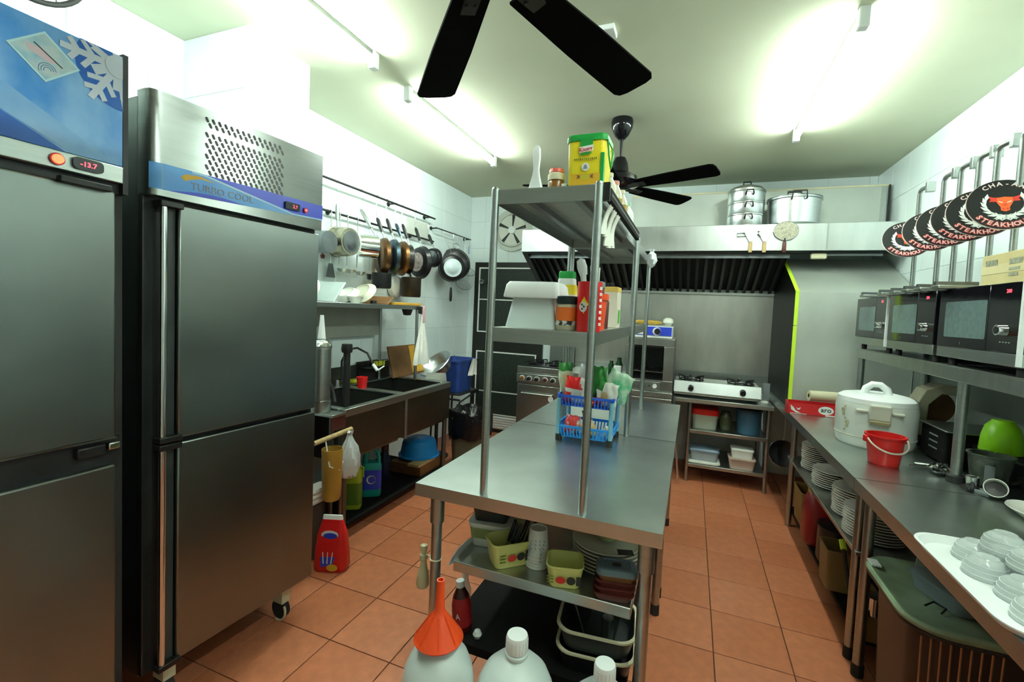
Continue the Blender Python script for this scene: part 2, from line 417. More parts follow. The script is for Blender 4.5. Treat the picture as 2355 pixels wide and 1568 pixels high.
tube_light(-1.60, 0.74, 1.93, 'bare tube light above the two fridges, nearest the pillar')
tube_light(-1.64, 2.29, 3.52, 'bare tube light between the ceiling fans, facing the pan rail')
tube_light(0.575, 2.24, 3.50, 'bare tube light over the right hand counter')
tube_light(0.575, 0.05, 1.28, 'bare tube light over the near end of the right hand counter')

# ------------------------------------------------------------------ ceiling fans
def ceiling_fan(x, y, zb, r, angs, label):
    t = T('ceiling_fan', label, 'ceiling fan', (x, y, ZC), 0, 'black ceiling fans')
    dz = zb-ZC
    G().lathe([(0.0, 0), (0.068, 0), (0.072, -0.02), (0.068, -0.055), (0.045, -0.105), (0.02, -0.13), (0, -0.13)], 24).build('canopy', BLACKGLOSS, t)
    G().cyl((0, 0, -0.12), (0, 0, dz+0.16), 0.012).build('down_rod', BLACK, t)
    G().lathe([(0, 0.19), (0.035, 0.185), (0.05, 0.15), (0.058, 0.10), (0.06, 0.075), (0, 0.075)], 24, (0, 0, dz)).build('motor_cover', BLACKGLOSS, t)
    G().lathe([(0, 0.085), (0.075, 0.085), (0.115, 0.06), (0.118, 0.03), (0.10, 0.005), (0.05, -0.02), (0, -0.022)], 28, (0, 0, dz)).build('motor_housing', BLACKGLOSS, t)
    for a in angs:
        M = Matrix.Rotation(math.radians(a), 4, 'Z') @ Matrix.Translation((0, 0, dz)) @ Matrix.Rotation(math.radians(-12), 4, 'X')
        g = G(); g.M = M
        pts = [(0.13, -0.048), (r*0.55, -0.062), (r-0.03, -0.070), (r-0.008, -0.060), (r, -0.035), (r, 0.035), (r-0.008, 0.060), (r-0.03, 0.070), (r*0.55, 0.062), (0.13, 0.048)]
        g.poly(pts, Matrix.Identity(4), 0.007, -0.0035)
        b = g.build('blade', BLADE, t, smooth=False)
        g = G(); g.M = M; g.box(0.07, -0.02, -0.012, 0.19, 0.02, -0.003); g.cyl((0.15, 0.012, -0.016), (0.15, 0.012, -0.01), 0.006, n=8); g.cyl((0.15, -0.012, -0.016), (0.15, -0.012, -0.01), 0.006, n=8)
        g.build('blade_iron', BLACK, t)
    return t
ceiling_fan(-0.478, 0.94, 2.20, 0.72, (69.5, 130.5, 202, 274, 346), 'black ceiling fan close overhead with broad blades cut by the top edge')
ceiling_fan(-0.505, 3.06, 2.265, 0.64, (-22, 50, 122, 194, 266), 'black ceiling fan hanging over the far end of the steel island')
p = on_z(1395, 68, ZC)
tag(G().cbox((0, 0, -0.012), (0.085, 0.085, 0.024)).build('ceiling_box', WHITE, None, bevel=0.004, loc=(p.x, p.y, ZC)), 'small square white box fixed on the ceiling beside the near fan blade', 'junction box')

# ================================================================== FRIDGES (left)
# --- freezer with the blue ice print
fx, fy0, fy1 = -1.545, 0.10, 0.826
t = T('upright_freezer', 'stainless upright freezer with blue snowflake print across its top panel', 'freezer', (fx, fy0, 0))
W = fy1-fy0
G().box(-0.80, 0.0, 0.13, -0.045, W, 2.06).build('body', FRIDGE, t, bevel=0.004)
G().box(-0.045, 0.004, 1.70, -0.02, W-0.004, 2.06).build('head_frame', DARKMETAL, t, smooth=False)
top = G().box(-0.05, 0.0, 1.776, 0.0, W-0.014, 2.083).build('top_panel', ICEBLUE, t, bevel=0.003)
G().box(-0.06, W-0.013, 1.70, -0.002, W, 2.092).build('corner_strip', DARKMETAL, t, smooth=False)
fr = face_px((0, 0, 0))
g = G()
g.poly([(0.30, 1.777), (0.30, 1.885), (0.46, 1.84), (0.585, 1.777)], fr, 0.0004); g.build('print_shade', ICEBLUE2, top)
g = G(); g.poly([(0.30, 1.93), (0.47, 1.905), (0.70, 1.778), (0.60, 1.777), (0.46, 1.842), (0.30, 1.888)], fr, 0.0004); g.build('print_beam', ICEPALE, top)
# snowflake print
_sc = on_x(271, 156, fx); _st = on_x(150, 92, fx); cy, cz = _sc.y-fy0, _sc.z; R0 = 0.125
G().poly([(min(x, W-0.0145), min(max(y, 1.79), 2.082)) for x, y in circle(0.105, 30, (cy+0.01, cz-0.012), 1.2, 5.4)], fr, 0.0003, 0.0005).build('print_deep', ICEBLUE2, top, smooth=False)
g = G()
def seg2(a, r0, r1, w0, w1, da=0.0, at=0.0):
    a = math.radians(a); ca, sa = math.cos(a), math.sin(a)
    q = [(r0, -w0), (r1, -w1), (r1, w1), (r0, w0)]
    if da:
        b = math.radians(da); q = [(at+x*math.cos(b)-y*math.sin(b), x*math.sin(b)+y*math.cos(b)) for x, y in q]
    return [(cy+x*ca-y*sa, cz+x*sa+y*ca) for x, y in q]
k = 0
for a in range(0, 360, 30):
    arms = [seg2(a, 0.0, R0*(1.0 if a % 60 == 0 else 0.52), 0.009, 0.0075 if a % 60 == 0 else 0.013)]
    if a % 60 == 0:
        for at in (0.055, 0.088):
            for s in (-55, 55): arms.append(seg2(a, 0, 0.042 if at < .06 else .032, 0.0065, 0.0065, s, at))
    for q in arms:
        q = [(min(max(x, 0.03), W-0.016), min(max(y, 1.79), 2.081)) for x, y in q]
        if max(p[0] for p in q)-min(p[0] for p in q) < 1e-4 or max(p[1] for p in q)-min(p[1] for p in q) < 1e-4: continue
        g.poly(q, fr, 0.0004, 0.0010+k*0.00002); k += 1
g.poly([(min(x, W-0.016), y) for x, y in circle(0.030, 24, (cy, cz))], fr, 0.0004, 0.0024)
g.build('snowflake_print', mat('snow_print', (0.50, 0.56, 0.66), 0.3, 0, 0.05), top, smooth=False)
# card stuck on at a slant
c0 = [on_x(p[0], p[1], fx) for p in ((12, 93), (102, 72), (184, 163), (104, 189))]
cp = [(p.y-fy0, p.z) for p in c0]
card = G().poly(cp, fr, 0.0012, 0.0004).build('photo_card', mat('card_border', (0.42, 0.66, 0.72), 0.4), top, smooth=False)
cm = (sum(p[0] for p in cp)/4, sum(p[1] for p in cp)/4)
inn = [(cm[0]+(x-cm[0])*0.9, cm[1]+(y-cm[1])*0.9) for x, y in cp]
G().poly(inn, fr, 0.0003, 0.0017).build('card_picture', mat('card_art', (0.42, 0.52, 0.55), 0.4, 0, 0, 22, col2=(0.20, 0.42, 0.56), contrast=(0.42, 0.68)), card, smooth=False)
g = G(); g.poly([(cm[0]-0.036, cm[1]+0.018), (cm[0]-0.01, cm[1]+0.016), (cm[0]+0.022, cm[1]-0.006), (cm[0]+0.008, cm[1]-0.012), (cm[0]-0.03, cm[1]+0.002)], fr, 0.0002, 0.0021)
g.build('card_shape', mat('card_pink', (0.55, 0.42, 0.48), 0.5), card, smooth=False)
g = G(); g.poly([(cm[0]-0.022, cm[1]+0.024), (cm[0]-0.02, cm[1]+0.026), (cm[0]+0.034, cm[1]-0.012), (cm[0]+0.032, cm[1]-0.014)], fr, 0.0002, 0.0024)
g.build('card_line', PRINTDARK, card, smooth=False)
g = G()
for q in range(3):
    a = circle(0.008+0.005*q, 14, (cm[0]+0.004, cm[1]-0.032), 0.2, 3.6)
    b = circle(0.0065+0.005*q, 14, (cm[0]+0.004, cm[1]-0.032), 0.2, 3.6)
    g.poly(a+b[::-1], fr, 0.0002, 0.0022)
g.build('card_swirl', PRINTBLUE, card, smooth=False)
bar = G().box(-0.05, 0.0, 1.728, 0.004, W-0.014, 1.775).build('control_bar', STEEL, t, bevel=0.003)
lp = on_x(128, 366, fx); g = G(); g.cyl((0.003, lp.y-fy0, lp.z), (0.016, lp.y-fy0, lp.z), 0.0125, 0.011, 20); g.build('indicator_lamp', LEDORANGE, bar)
G().cyl((0.003, lp.y-fy0, lp.z), (0.009, lp.y-fy0, lp.z), 0.0155, n=24).build('lamp_ring', LEDOFF, bar)
dp = on_x(199, 381, fx); dy, dz = dp.y-fy0, dp.z
disp = G().poly(rrect(dy-0.033, dz-0.0155, dy+0.033, dz+0.0155, 0.011), fr, 0.008, 0.004).build('thermostat', BLACKGLOSS, bar, smooth=False)
G().text('-13.7', 0.0175, frame((0.0122, dy-0.001, dz-0.006), (0, 1, 0), (0, 0, 1)), 0.0004, bold=0.0004).build('digits', LED, disp, smooth=False)
door = G().box(-0.04, 0.0, 0.998, 0.0, W-0.03, 1.702).build('upper_door', FRIDGE, t, bevel=0.006)
G().box(0.0, W-0.16, 1.696, 0.022, W-0.05, 1.712).build('door_hinge', DARKMETAL, door, bevel=0.002)
G().box(0.0002, 0.0, 0.996, 0.003, W-0.03, 1.001).build('door_edge_trim', CHROME, door, smooth=False)
G().box(-0.05, 0.0, 0.905, -0.02, W-0.01, 0.996).build('middle_rail', DARKMETAL, t, smooth=False)
G().box(-0.02, W-0.12, 0.955, 0.004, W-0.055, 0.985).build('lock', BLACK, t, bevel=0.004)
G().box(-0.02, W-0.05, 0.965, 0.006, W-0.022, 0.985).build('lock_tab', CHROME, t, bevel=0.003)
G().box(-0.04, 0.0, 0.17, 0.0, W-0.03, 0.918).build('lower_door', FRIDGE, t, bevel=0.006)
G().box(-0.07, W-0.028, 0.17, -0.03, W-0.0, 1.70).build('side_gasket', RUBBER, t, smooth=False)
for sy in (0.08, W-0.08):
    g = G(); g.cyl((-0.14, sy-0.012, 0.04), (-0.14, sy+0.012, 0.04), 0.04, n=20); g.box(-0.17, sy-0.02, 0.05, -0.11, sy+0.02, 0.13)
    g.build('caster', RUBBER, t)

# --- fridge with the blue stripe
ang = math.atan2(0.035, 0.653)
t = T('upright_fridge', 'two-door stainless fridge with blue stripe and slotted vent on its head panel', 'refrigerator', (-1.582, 0.897, 0), -ang)
W = 0.654
G().box(-0.80, 0.0, 0.155, -0.05, W-0.004, 2.03).build('body', FRIDGE, t, bevel=0.004)
G().box(-0.052, 0.0, 0.165, -0.03, W-0.004, 1.73).build('door_frame', BLACK, t, smooth=False)
HP = G()
prof = [(-0.06, 0.0), (-0.02, 0.0), (-0.003, 0.004), (0.006, 0.016), (0.010, 0.034), (0.010, W-0.004), (0.006, W), (-0.06, W)]
vsz = []
g = G()
n = len(prof)
g.add([(x, y, 1.726) for x, y in prof]+[(x, y, 2.046) for x, y in prof], [tuple(range(n-1, -1, -1)), tuple(range(n, 2*n))]+[(i, (i+1) % n, n+(i+1) % n, n+i) for i in range(n)])
hp = g.build('head_panel', STEEL, t, smooth=True, angle=60)
fr = face_px((0.010, 0, 0))
def curve_pts(f, a, b, n=14): return [(a+(b-a)*k/n, f(a+(b-a)*k/n)) for k in range(n+1)]
ztop = lambda y: 1.826+0.012*y
zbot = lambda y: 1.744+0.040*y
G().poly(curve_pts(zbot, 0.034, W-0.001)+curve_pts(ztop, 0.034, W-0.001)[::-1], fr, 0.0005).build('stripe', STRIPEBLUE, hp, smooth=False)
wav = lambda y: ztop(y)-max(0, (y-0.16))*0.175
G().poly([p for p in curve_pts(lambda y: max(wav(y), zbot(y)+0.006), 0.17, W-0.001)]+curve_pts(ztop, 0.17, W-0.001)[::-1], fr, 0.0004, 0.0006).build('stripe_deep', STRIPEDEEP, hp, smooth=False)
G().poly(curve_pts(lambda y: max(wav(y)-0.007, zbot(y)), 0.12, W-0.001)+curve_pts(lambda y: max(wav(y), zbot(y)+0.006), 0.12, W-0.001)[::-1], fr, 0.0004, 0.0009).build('stripe_swoosh', STRIPEPALE, hp, smooth=False)
G().poly(curve_pts(lambda y: zbot(y), 0.05, 0.30)+curve_pts(lambda y: zbot(y)+0.013*math.sin((y-0.05)/0.25*math.pi), 0.05, 0.30)[::-1], fr, 0.0004, 0.0009).build('stripe_wave', STRIPEDEEP, hp, smooth=False)
G().poly([(0.085, 1.800), (0.10, 1.812), (0.145, 1.817), (0.20, 1.806), (0.15, 1.809), (0.112, 1.797), (0.10, 1.789)], fr, 0.0004, 0.0009).build('orange_flash', GOLD, hp, smooth=False)
# side return of the stripe, round the corner
g = G(); q = [(-0.0035, 0.0035), (0.0055, 0.0155), (0.0097, 0.0335)]
g.add([(x+0.0006, y-0.0006, z) for x, y in q for z in (1.746, 1.826)], [(0, 2, 3, 1), (2, 4, 5, 3)]); g.build('stripe_corner', STRIPEBLUE, hp)
G().text('TURBO COOL', 0.034, frame((0.0105, 0.225, 1.770), (0, 1, 0.02), (0, 0, 1)), 0.0015).build('brand_letters', PRINTGREY, hp, smooth=False)
slot = None
def slots(rows, cols, y0, z0, dy, dz, h, shear=0.0):
    global slot
    for r_ in range(rows):
        for c_ in range(cols):
            yy = y0+c_*dy+(dy/2 if r_ % 2 else 0); zz = z0-r_*dz
            if slot is None:
                g = G(); a = math.radians(-27)
                g.poly([(x*math.cos(a)+y*math.sin(a), -x*math.sin(a)+y*math.cos(a)) for x, y in rrect(-0.0044, -0.0088, 0.0044, 0.0088, 0.0042, 4)], face_px((0, 0, 0)), 0.0006)
                slot = g.build('vent_slot', BLACK, hp, smooth=False); slot.location = (0.010, yy, zz)
            else: share(slot, hp, (0.010, yy, zz))
slots(2, 14, 0.166, 2.012, 0.0212, 0.0165, 0.016)
slots(8, 14, 0.166, 1.962, 0.0212, 0.0178, 0.016)
dp = on_x(667, 474, -1.553); M = t.matrix_basis.inverted() if False else None
dy, dz = 0.498, 1.797
disp = G().poly(rrect(dy-0.034, dz-0.014, dy+0.034, dz+0.014, 0.004), fr, 0.008, 0.0006).build('thermostat', BLACKGLOSS, hp, smooth=False)
G().text('2.7', 0.018, frame((0.0192, dy+0.010, dz-0.006), (0, 1, 0), (0, 0, 1)), 0.0004).build('digits', LED, disp, smooth=False)
G().cyl((0.010, 0.562, 1.795), (0.018, 0.562, 1.795), 0.0105, n=20).build('indicator_ring', LEDOFF, hp)
G().cyl((0.012, 0.562, 1.795), (0.0195, 0.562, 1.795), 0.005, n=14).build('indicator_lamp', LED, hp)
for nm, z0, z1 in (('upper_door', 0.942, 1.712), ('lower_door', 0.172, 0.926)):
    d = G().box(-0.045, 0.088, z0, 0.0, W-0.006, z1).build(nm, FRIDGE, t, bevel=0.005)
    g = G(); g.box(-0.03, 0.060, z0+0.01, -0.016, 0.085, z1-0.005); g.build('handle_recess', DARKTUB, d, smooth=False)
    g = G(); g.cyl((-0.004, 0.045, z0-0.005), (-0.004, 0.045, z1-0.002), 0.0105, n=18); g.build('door_handle', CHROME, d)
    for zz in (z0+0.003, z1-0.006):
        G().box(-0.03, 0.030, zz-0.010, 0.010, 0.098, zz+0.010).build('handle_bracket', BLACK, d, bevel=0.003)
G().box(-0.055, 0.004, 0.165, -0.03, 0.028, 1.73).build('side_pillar', DARKTUB, t, smooth=False)
for sy, sx in ((0.10, -0.09), (W-0.09, -0.09), (0.10, -0.7), (W-0.09, -0.7)):
    g = G(); g.cyl((sx, sy-0.013, 0.042), (sx, sy+0.013, 0.042), 0.042, n=22)
    c = g.build('caster', RUBBER, t)
    g = G(); g.tube(arcpts((sx, sy-0.017, 0.045), 0.048, (1, 0, 0), (0, 0, 1), -100, 30, 10), 0.005, 6); g.box(sx-0.03, sy-0.02, 0.075, sx+0.03, sy+0.02, 0.155)
    g.build('caster_fork', CREAM, c)

# --- wall fan up in the top left corner
t = T('wall_fan', 'round wall fan with dark guard above the freezer, cut by the frame', 'fan', (XL, 0.93, 2.66))
G().lathe([(0, 0), (0.05, 0), (0.05, 0.03), (0.03, 0.04), (0.03, 0.10), (0, 0.10)], 16).build('base', BLACK, t).rotation_euler = (0, math.pi/2, 0)
u, v = (0, 1, 0), (0, 0, 1)
G().tube(arcpts((0.13, 0, 0), 0.175, u, v, 0, 360, 40)[:-1], 0.010, 8, True).build('guard_ring', RUBBER, t)
g = G()
for q in (0.05, 0.085, 0.12, 0.15): g.tube(arcpts((0.16, 0, 0), q, u, v, 0, 360, 32)[:-1], 0.0016, 5, True)
for a in range(0, 360, 30): g.tube([(0.16, 0.04*math.cos(math.radians(a)), 0.04*math.sin(math.radians(a))), (0.16, 0.13*math.cos(math.radians(a)), 0.13*math.sin(math.radians(a))), (0.13, 0.175*math.cos(math.radians(a)), 0.175*math.sin(math.radians(a)))], 0.0016, 5)
g.build('guard_wires', DARKMETAL, t)
for a in (20, 140, 260):
    g = G(); g.M = Matrix.Rotation(math.radians(a), 4, 'X') @ Matrix.Translation((0.115, 0, 0)) @ Matrix.Rotation(0.5, 4, 'Z')
    g.poly([(0.02, 0.02), (0.05, 0.06), (0.055, 0.15), (-0.05, 0.15), (-0.06, 0.08), (-0.02, 0.02)], frame((0, 0, 0), (0, 0, 1), (0, 1, 0)), 0.003)
    g.build('blade', DARKMETAL, t)

# ================================================================== LEFT WALL: rails and hanging pans
RX, RZ = -2.40, 2.268
def rail(name, label, y0, y1, x, z, r, brackets):
    t = T(name, label, 'rail', (x, (y0+y1)/2, z))
    L = (y1-y0)/2
    G().cyl((0, -L, 0), (0, L, 0), r, n=12).build('bar', DARKMETAL, t)
    for b in brackets:
        g = G(); g.cyl((0, b, 0), (XL-x, b, 0), 0.007, n=8); g.cyl((XL-x, b, 0), (XL-x+0.006, b, 0), 0.02, n=12)
        g.build('wall_bracket', DARKMETAL, t)
    return t
rail('pan_rail', 'long dark upper rail on the left wall carrying the pans', 1.99, 3.85, RX, RZ, 0.0085, (-0.5, 0.3, 0.85))
rail('utensil_rail', 'dark lower rail behind the hanging pans, holding ladles', 1.99, 3.89, -2.435, 2.055, 0.0085, (-0.4, 0.6))
rail('short_rail', 'short grey rail by the back corner with the black wok', 3.87, 4.62, RX, 2.188, 0.006, (-0.35, 0.35))

def s_hook(x, y, z0, z1, lab):
    """wire hook from the rail at z1 down to a handle at z0"""
    t = G(); h = z1-z0
    pts = arcpts((0, 0, 0), 0.012, (0, 1, 0), (0, 0, 1), -30, 180, 10)+[Vector((0, -0.012, -h*0.5))]+arcpts((0, -0.001, -h), 0.011, (0, 1, 0), (0, 0, 1), 180, 360, 10)
    t.tube(pts, 0.0022, 6)
    o = t.build('s_hook', CHROME, None, loc=(x, y, z1))
    return tag(o, lab, 'hook', 'wire hooks on the pan rail')

def hang_pan(name, label, px, py, r, depth, ang, m, handle, hm, x=-2.335, rail_z=RZ, rb=0.8, cat='pan', deco=None, hook=True, down=False, round_side=False):
    c = on_x(px, py, x)
    t = T(name, label, cat, c, 0, 'pans hanging on the left wall')
    a = math.radians(ang); ax = Vector((math.cos(a), math.sin(a), 0)); side = Vector((-ax.y, ax.x, 0))
    Mx = Matrix(((side.x, 0, ax.x, 0), (side.y, 0, ax.y, 0), (0, 1, 0, 0), (0, 0, 0, 1)))
    g = G(); g.M = Mx; h = depth/2
    if round_side: prof = [(0, h), (r*rb*0.7, h), (r*rb, h*0.85), (r*0.93, h*0.2), (r, -h), (r*1.02, -h), (r*0.95, h*0.15), (r*rb*0.95, h*0.75), (0, h*0.85)]
    else: prof = [(0, h), (r*rb, h), (r*(rb*.35+.65), h*0.55), (r, -h), (r*1.025, -h), (r*1.025, -h-0.003), (r*0.985, -h-0.003), (r*rb*0.97, h-0.005), (0, h-0.005)]
    g.lathe(prof, 32); g.build('body', m, t)
    if deco:
        g = G(); g.M = Mx; g.lathe([(0, h+0.0005), (r*rb*0.82, h+0.0005), (r*rb*0.82, h+0.003), (r*rb*0.78, h+0.003), (r*rb*0.6, h+0.0015), (r*rb*0.55, h+0.003), (0, h+0.003)], 28); g.build('base_disc', deco, t)
    sg = -1 if down else 1
    if handle:
        off = -ax*h*0.9
        p0 = off+Vector((0, 0, sg*r*0.98)); lean = 0 if down else (RX-c.x-off.x); p1 = off+Vector((lean*0.3, 0, sg*(r+handle*0.3))); p2 = off+Vector((lean, 0, sg*(r+handle)))
        g = G(); g.tube([p0, p0*0.5+p1*0.5, p1], [0.006, 0.006, 0.007], 8); g.build('handle_neck', STEEL, t)
        g = G(); g.tube([p1, p1*0.6+p2*0.4, p1*0.15+p2*0.85, p2], [0.011, 0.015, 0.015, 0.008], 8); hd = g.build('handle', hm, t)
    if hook and not down:
        top = c.z+r+(handle or 0.0)
        if top < rail_z-0.02: s_hook(RX, c.y+off.y if handle else c.y, top-0.008, rail_z, 'wire s-hook carrying the '+' '.join(label.split()[:10]))
    if down:
        g = G(); g.tube([(0, 0.008, 0.0), (0, 0.004, 0.012), (0, -0.008, 0.008), (0, -0.006, -0.03), (c.x-RX-h*ax.x*0.5, 0, c.z+r-rail_z+0.006), (c.x-RX-h*ax.x*1.2, -h*ax.y, c.z+r-rail_z-0.012)], 0.0022, 6)
        tag(g.build('s_hook', CHROME, None, loc=(RX, c.y, rail_z)), 'wire hook holding the pan whose handle hangs down', 'hook', 'wire hooks on the pan rail')
    return t
hang_pan('saucepan', 'dark steel saucepan half hidden behind the striped fridge', 742, 556, 0.075, 0.12, 0, GREYPAN, 0.17, STEEL, rb=0.97)
hang_pan('saucepan', 'brass-tinted steel saucepan showing its ringed base', 790, 556, 0.105, 0.13, 0, mat('warm_steel', (0.40, 0.37, 0.27), 0.25, 1.0, 0.1), 0.16, STEEL, rb=0.90, deco=GREYPAN)
hang_pan('saucepan', 'bright steel milk pan hanging with its mouth to the right', 845, 566, 0.085, 0.13, -125, CHROME, 0.20, STEEL, x=-2.29, rb=0.96)
hang_pan('frying_pan', 'copper frying pan nearest the bright milk pan', 877, 590, 0.15, 0.045, -122, COPPER, 0.16, BLACK, round_side=True)
hang_pan('frying_pan', 'blue-grey frying pan between the two copper pans', 899, 592, 0.15, 0.045, -122, BLUEPAN, 0.17, BLACK, round_side=True)
hang_pan('frying_pan', 'copper frying pan beside the black pan with the pale emblem', 920, 594, 0.145, 0.045, -120, COPPER, 0.15, BLUEPAN, round_side=True)
hang_pan('frying_pan', 'black frying pan with a pale pierced emblem on its base', 964, 603, 0.145, 0.05, -108, BLACKPAN, 0.17, BLACK, deco=mat('pale_emblem', (0.42, 0.34, 0.32), 0.5, 0.2, 0.5, 45), rb=0.72)
hang_pan('frying_pan', 'black frying pan between the copper pan and the emblem pan', 935, 596, 0.125, 0.045, -124, BLACKPAN, 0.18, BLACK, rb=0.8)
hang_pan('small_pan', 'small grey frying pan with a shiny base and black handle', 995, 592, 0.09, 0.04, -90, BLACKPAN, 0.13, BLACK, deco=GREYPAN, rb=0.85, rail_z=2.188)
hang_pan('wok', 'big black wok hanging behind the pale-based pan in the corner', 1046, 607, 0.165, 0.07, -55, BLACKPAN, 0, BLACK, x=-2.38, rb=0.6, rail_z=2.188, cat='wok')
hang_pan('frying_pan', 'black frying pan with round pale base and handle hanging down', 1040, 616, 0.135, 0.05, -48, BLACKPAN, 0.20, BLACK, x=-2.27, rail_z=2.188, rb=0.82, deco=mat('worn_aluminium', (0.46, 0.52, 0.54), 0.4, 0.9, 0.1, 20), down=True)
c = on_x(1037, 560, -2.40)
G().tube(arcpts((0, 0, 0), 0.032, (0.3, 0.95, 0), (0, 0, 1), 0, 360, 20)[:-1], 0.004, 6, True).build('ring_handle', STEEL, None, loc=(0, 0, 0))
o = bpy.data.objects['ring_handle']; wk = [x for x in COL.objects if x.name == 'wok'][0]; o.parent = wk; o.location = (0.0, 0.02, 0.19)
# square black pots low on the wall
def black_pot(name, label, px, py, r, h, m):
    c = on_x(px, py, -2.30)
    t = T(name, label, 'pot', (c.x, c.y, c.z), 0, 'black pots hung low on the left wall')
    G().lathe([(0, -h), (r*0.9, -h), (r, -h+0.012), (r, 0), (r*0.95, 0), (r*0.93, -h+0.015), (0, -h+0.01)], 24).build('body', m, t)
    G().tube([(0, 0, -0.01), (-0.03, 0.0, 0.08), (-0.05, 0, 0.20)], [0.007, 0.009, 0.008], 8).build('handle', BLACK, t)
    return t
black_pot('black_pot', 'black square-shouldered pot hanging under the copper pans', 878, 628, 0.075, 0.12, BLACKPAN)
black_pot('black_pot', 'brownish black pot hanging lowest, beside the pale emblem pan', 946, 638, 0.085, 0.17, mat('brown_black', (0.022, 0.014, 0.008), 0.3, 0.2, 0.5))
# white bowl hanging between the two black pots
c = on_x(914, 660, -2.43)
t = T('white_colander', 'round white bowl hanging on the wall between two black pots', 'bowl', c)
g = G(); g.M = Matrix.Rotation(math.pi/2, 4, 'Y'); g.lathe([(0, 0.04), (0.05, 0.035), (0.09, 0.01), (0.10, -0.03), (0.095, -0.03), (0.085, 0.005), (0.045, 0.028), (0, 0.032)], 28); g.build('bowl', WHITESOFT, t)
G().tube(arcpts((-0.03, 0, 0.10), 0.02, (0, 1, 0), (0, 0, 1), 0, 360, 14)[:-1], 0.003, 6, True).build('hanging_loop', STEEL, t)
# ladles and turners on the lower rail
def utensil(kind, label, px, z_low, blade):
    c = on_x(px, 600, -2.435); t = T(kind, label, 'utensil', (-2.435, c.y, 2.055), 0, 'utensils on the lower rail')
    L = 2.055-z_low
    g = G(); g.tube([(0.0, 0, 0.010), (0.012, 0, 0.006), (0.012, 0, -0.03), (0.012, 0, -L+0.03)], 0.0045, 6); g.build('handle', STEEL, t)
    g = G()
    if blade == 'ladle': g.M = Matrix.Translation((0.045, 0, -L)) ; g.lathe([(0, -0.03), (0.025, -0.024), (0.04, 0.0), (0.038, 0.0), (0.024, -0.02), (0, -0.026)], 18)
    elif blade == 'turner': g.M = Matrix.Translation((0.014, 0, -L)); g.poly([(-0.02, 0.03), (0.02, 0.03), (0.045, -0.07), (-0.045, -0.07)], face_px((0, 0, 0)), 0.0015)
    else: g.M = Matrix.Translation((0.02, 0, -L)); g.lathe([(0, -0.05), (0.03, -0.045), (0.05, 0.0), (0.048, 0), (0.028, -0.04), (0, -0.046)], 14, sx=0.4)
    g.build('blade' if blade == 'turner' else 'bowl', STEELH if blade != 'turner' else GREYPAN, t)
utensil('turner', 'broad steel turner hanging next to the fridge', 757, 1.66, 'turner')
utensil('ladle', 'first steel ladle right of the broad turner', 777, 1.66, 'ladle')
utensil('ladle', 'second steel ladle right of the broad turner', 795, 1.66, 'ladle')
utensil('ladle', 'third steel ladle, under the bright milk pan', 818, 1.655, 'ladle')
utensil('skimmer', 'steel skimmer hanging between the ladles and the copper pan', 846, 1.65, 'skimmer')
c = on_x(742, 590, -2.42)
tag(G().lathe([(0, -0.012), (0.012, -0.012), (0.016, 0.01), (0.006, 0.02), (0.004, 0.15), (0, 0.15)], 12).build('red_dial', MAROON, None, loc=c), 'small dark red dial hanging behind the first saucepan', 'thermometer')
# pale paper notice behind the handles
a, b = on_x(930, 497, XL), on_x(990, 548, XL)
t = T('wall_notice', 'pale grey rectangular notice taped to the wall behind the pan handles', 'notice', (XL+0.002, (a.y+b.y)/2, 2.13))
G().box(0, -0.19, -0.085, 0.002, 0.19, 0.085).build('sheet', mat('pale_sheet', (0.52, 0.55, 0.50), 0.6), t)
G().box(0.002, -0.19, -0.085, 0.003, -0.11, -0.075).build('tape', GREYPLASTIC, t)
# wire skimmers at the corner
for i, (px, py, sz, lab) in enumerate(((1078, 625, 0.075, 'round wire skimmer hanging by the black door, upper one'), (1066, 655, 0.09, 'round wire skimmer hanging by the black door, lower one'))):
    c = on_x(px, py, -2.38)
    t = T('wire_skimmer', lab, 'skimmer', c, 0, 'wire skimmers in the corner')
    g = G(); u = Vector((0.75, 0.6, -0.3)).normalized(); w = Vector((0.25, 0.2, 0.95)).normalized()
    g.tube(arcpts((0, 0, 0), sz, u, w*0.55, 0, 360, 24)[:-1], 0.003, 6, True); g.build('rim', GREYPAN, t)
    g = G()
    for q in (-0.6, -0.3, 0, 0.3, 0.6):
        s_ = math.sqrt(1-q*q)
        g.tube([u*sz*q+w*0.55*sz*s_, u*sz*q+Vector((0, 0, -0.03)), u*sz*q-w*0.55*sz*s_], 0.0013, 5); g.tube([w*0.55*sz*q+u*sz*s_, w*0.55*sz*q+Vector((0, 0, -0.03)), w*0.55*sz*q-u*sz*s_], 0.0013, 5)
    g.build('mesh', GREYPAN, t)
    hz = 2.188-c.z
    G().tube([w*0.55*sz, Vector((-0.01, 0.02, hz*0.5)), Vector((-0.02, 0.03, hz))], 0.004, 6).build('handle', STEEL, t)
    if i == 0: G().cyl((-0.018, 0.025, hz*0.55), (-0.02, 0.03, hz*0.8), 0.008, n=8).build('blue_tag', BLUE, t)

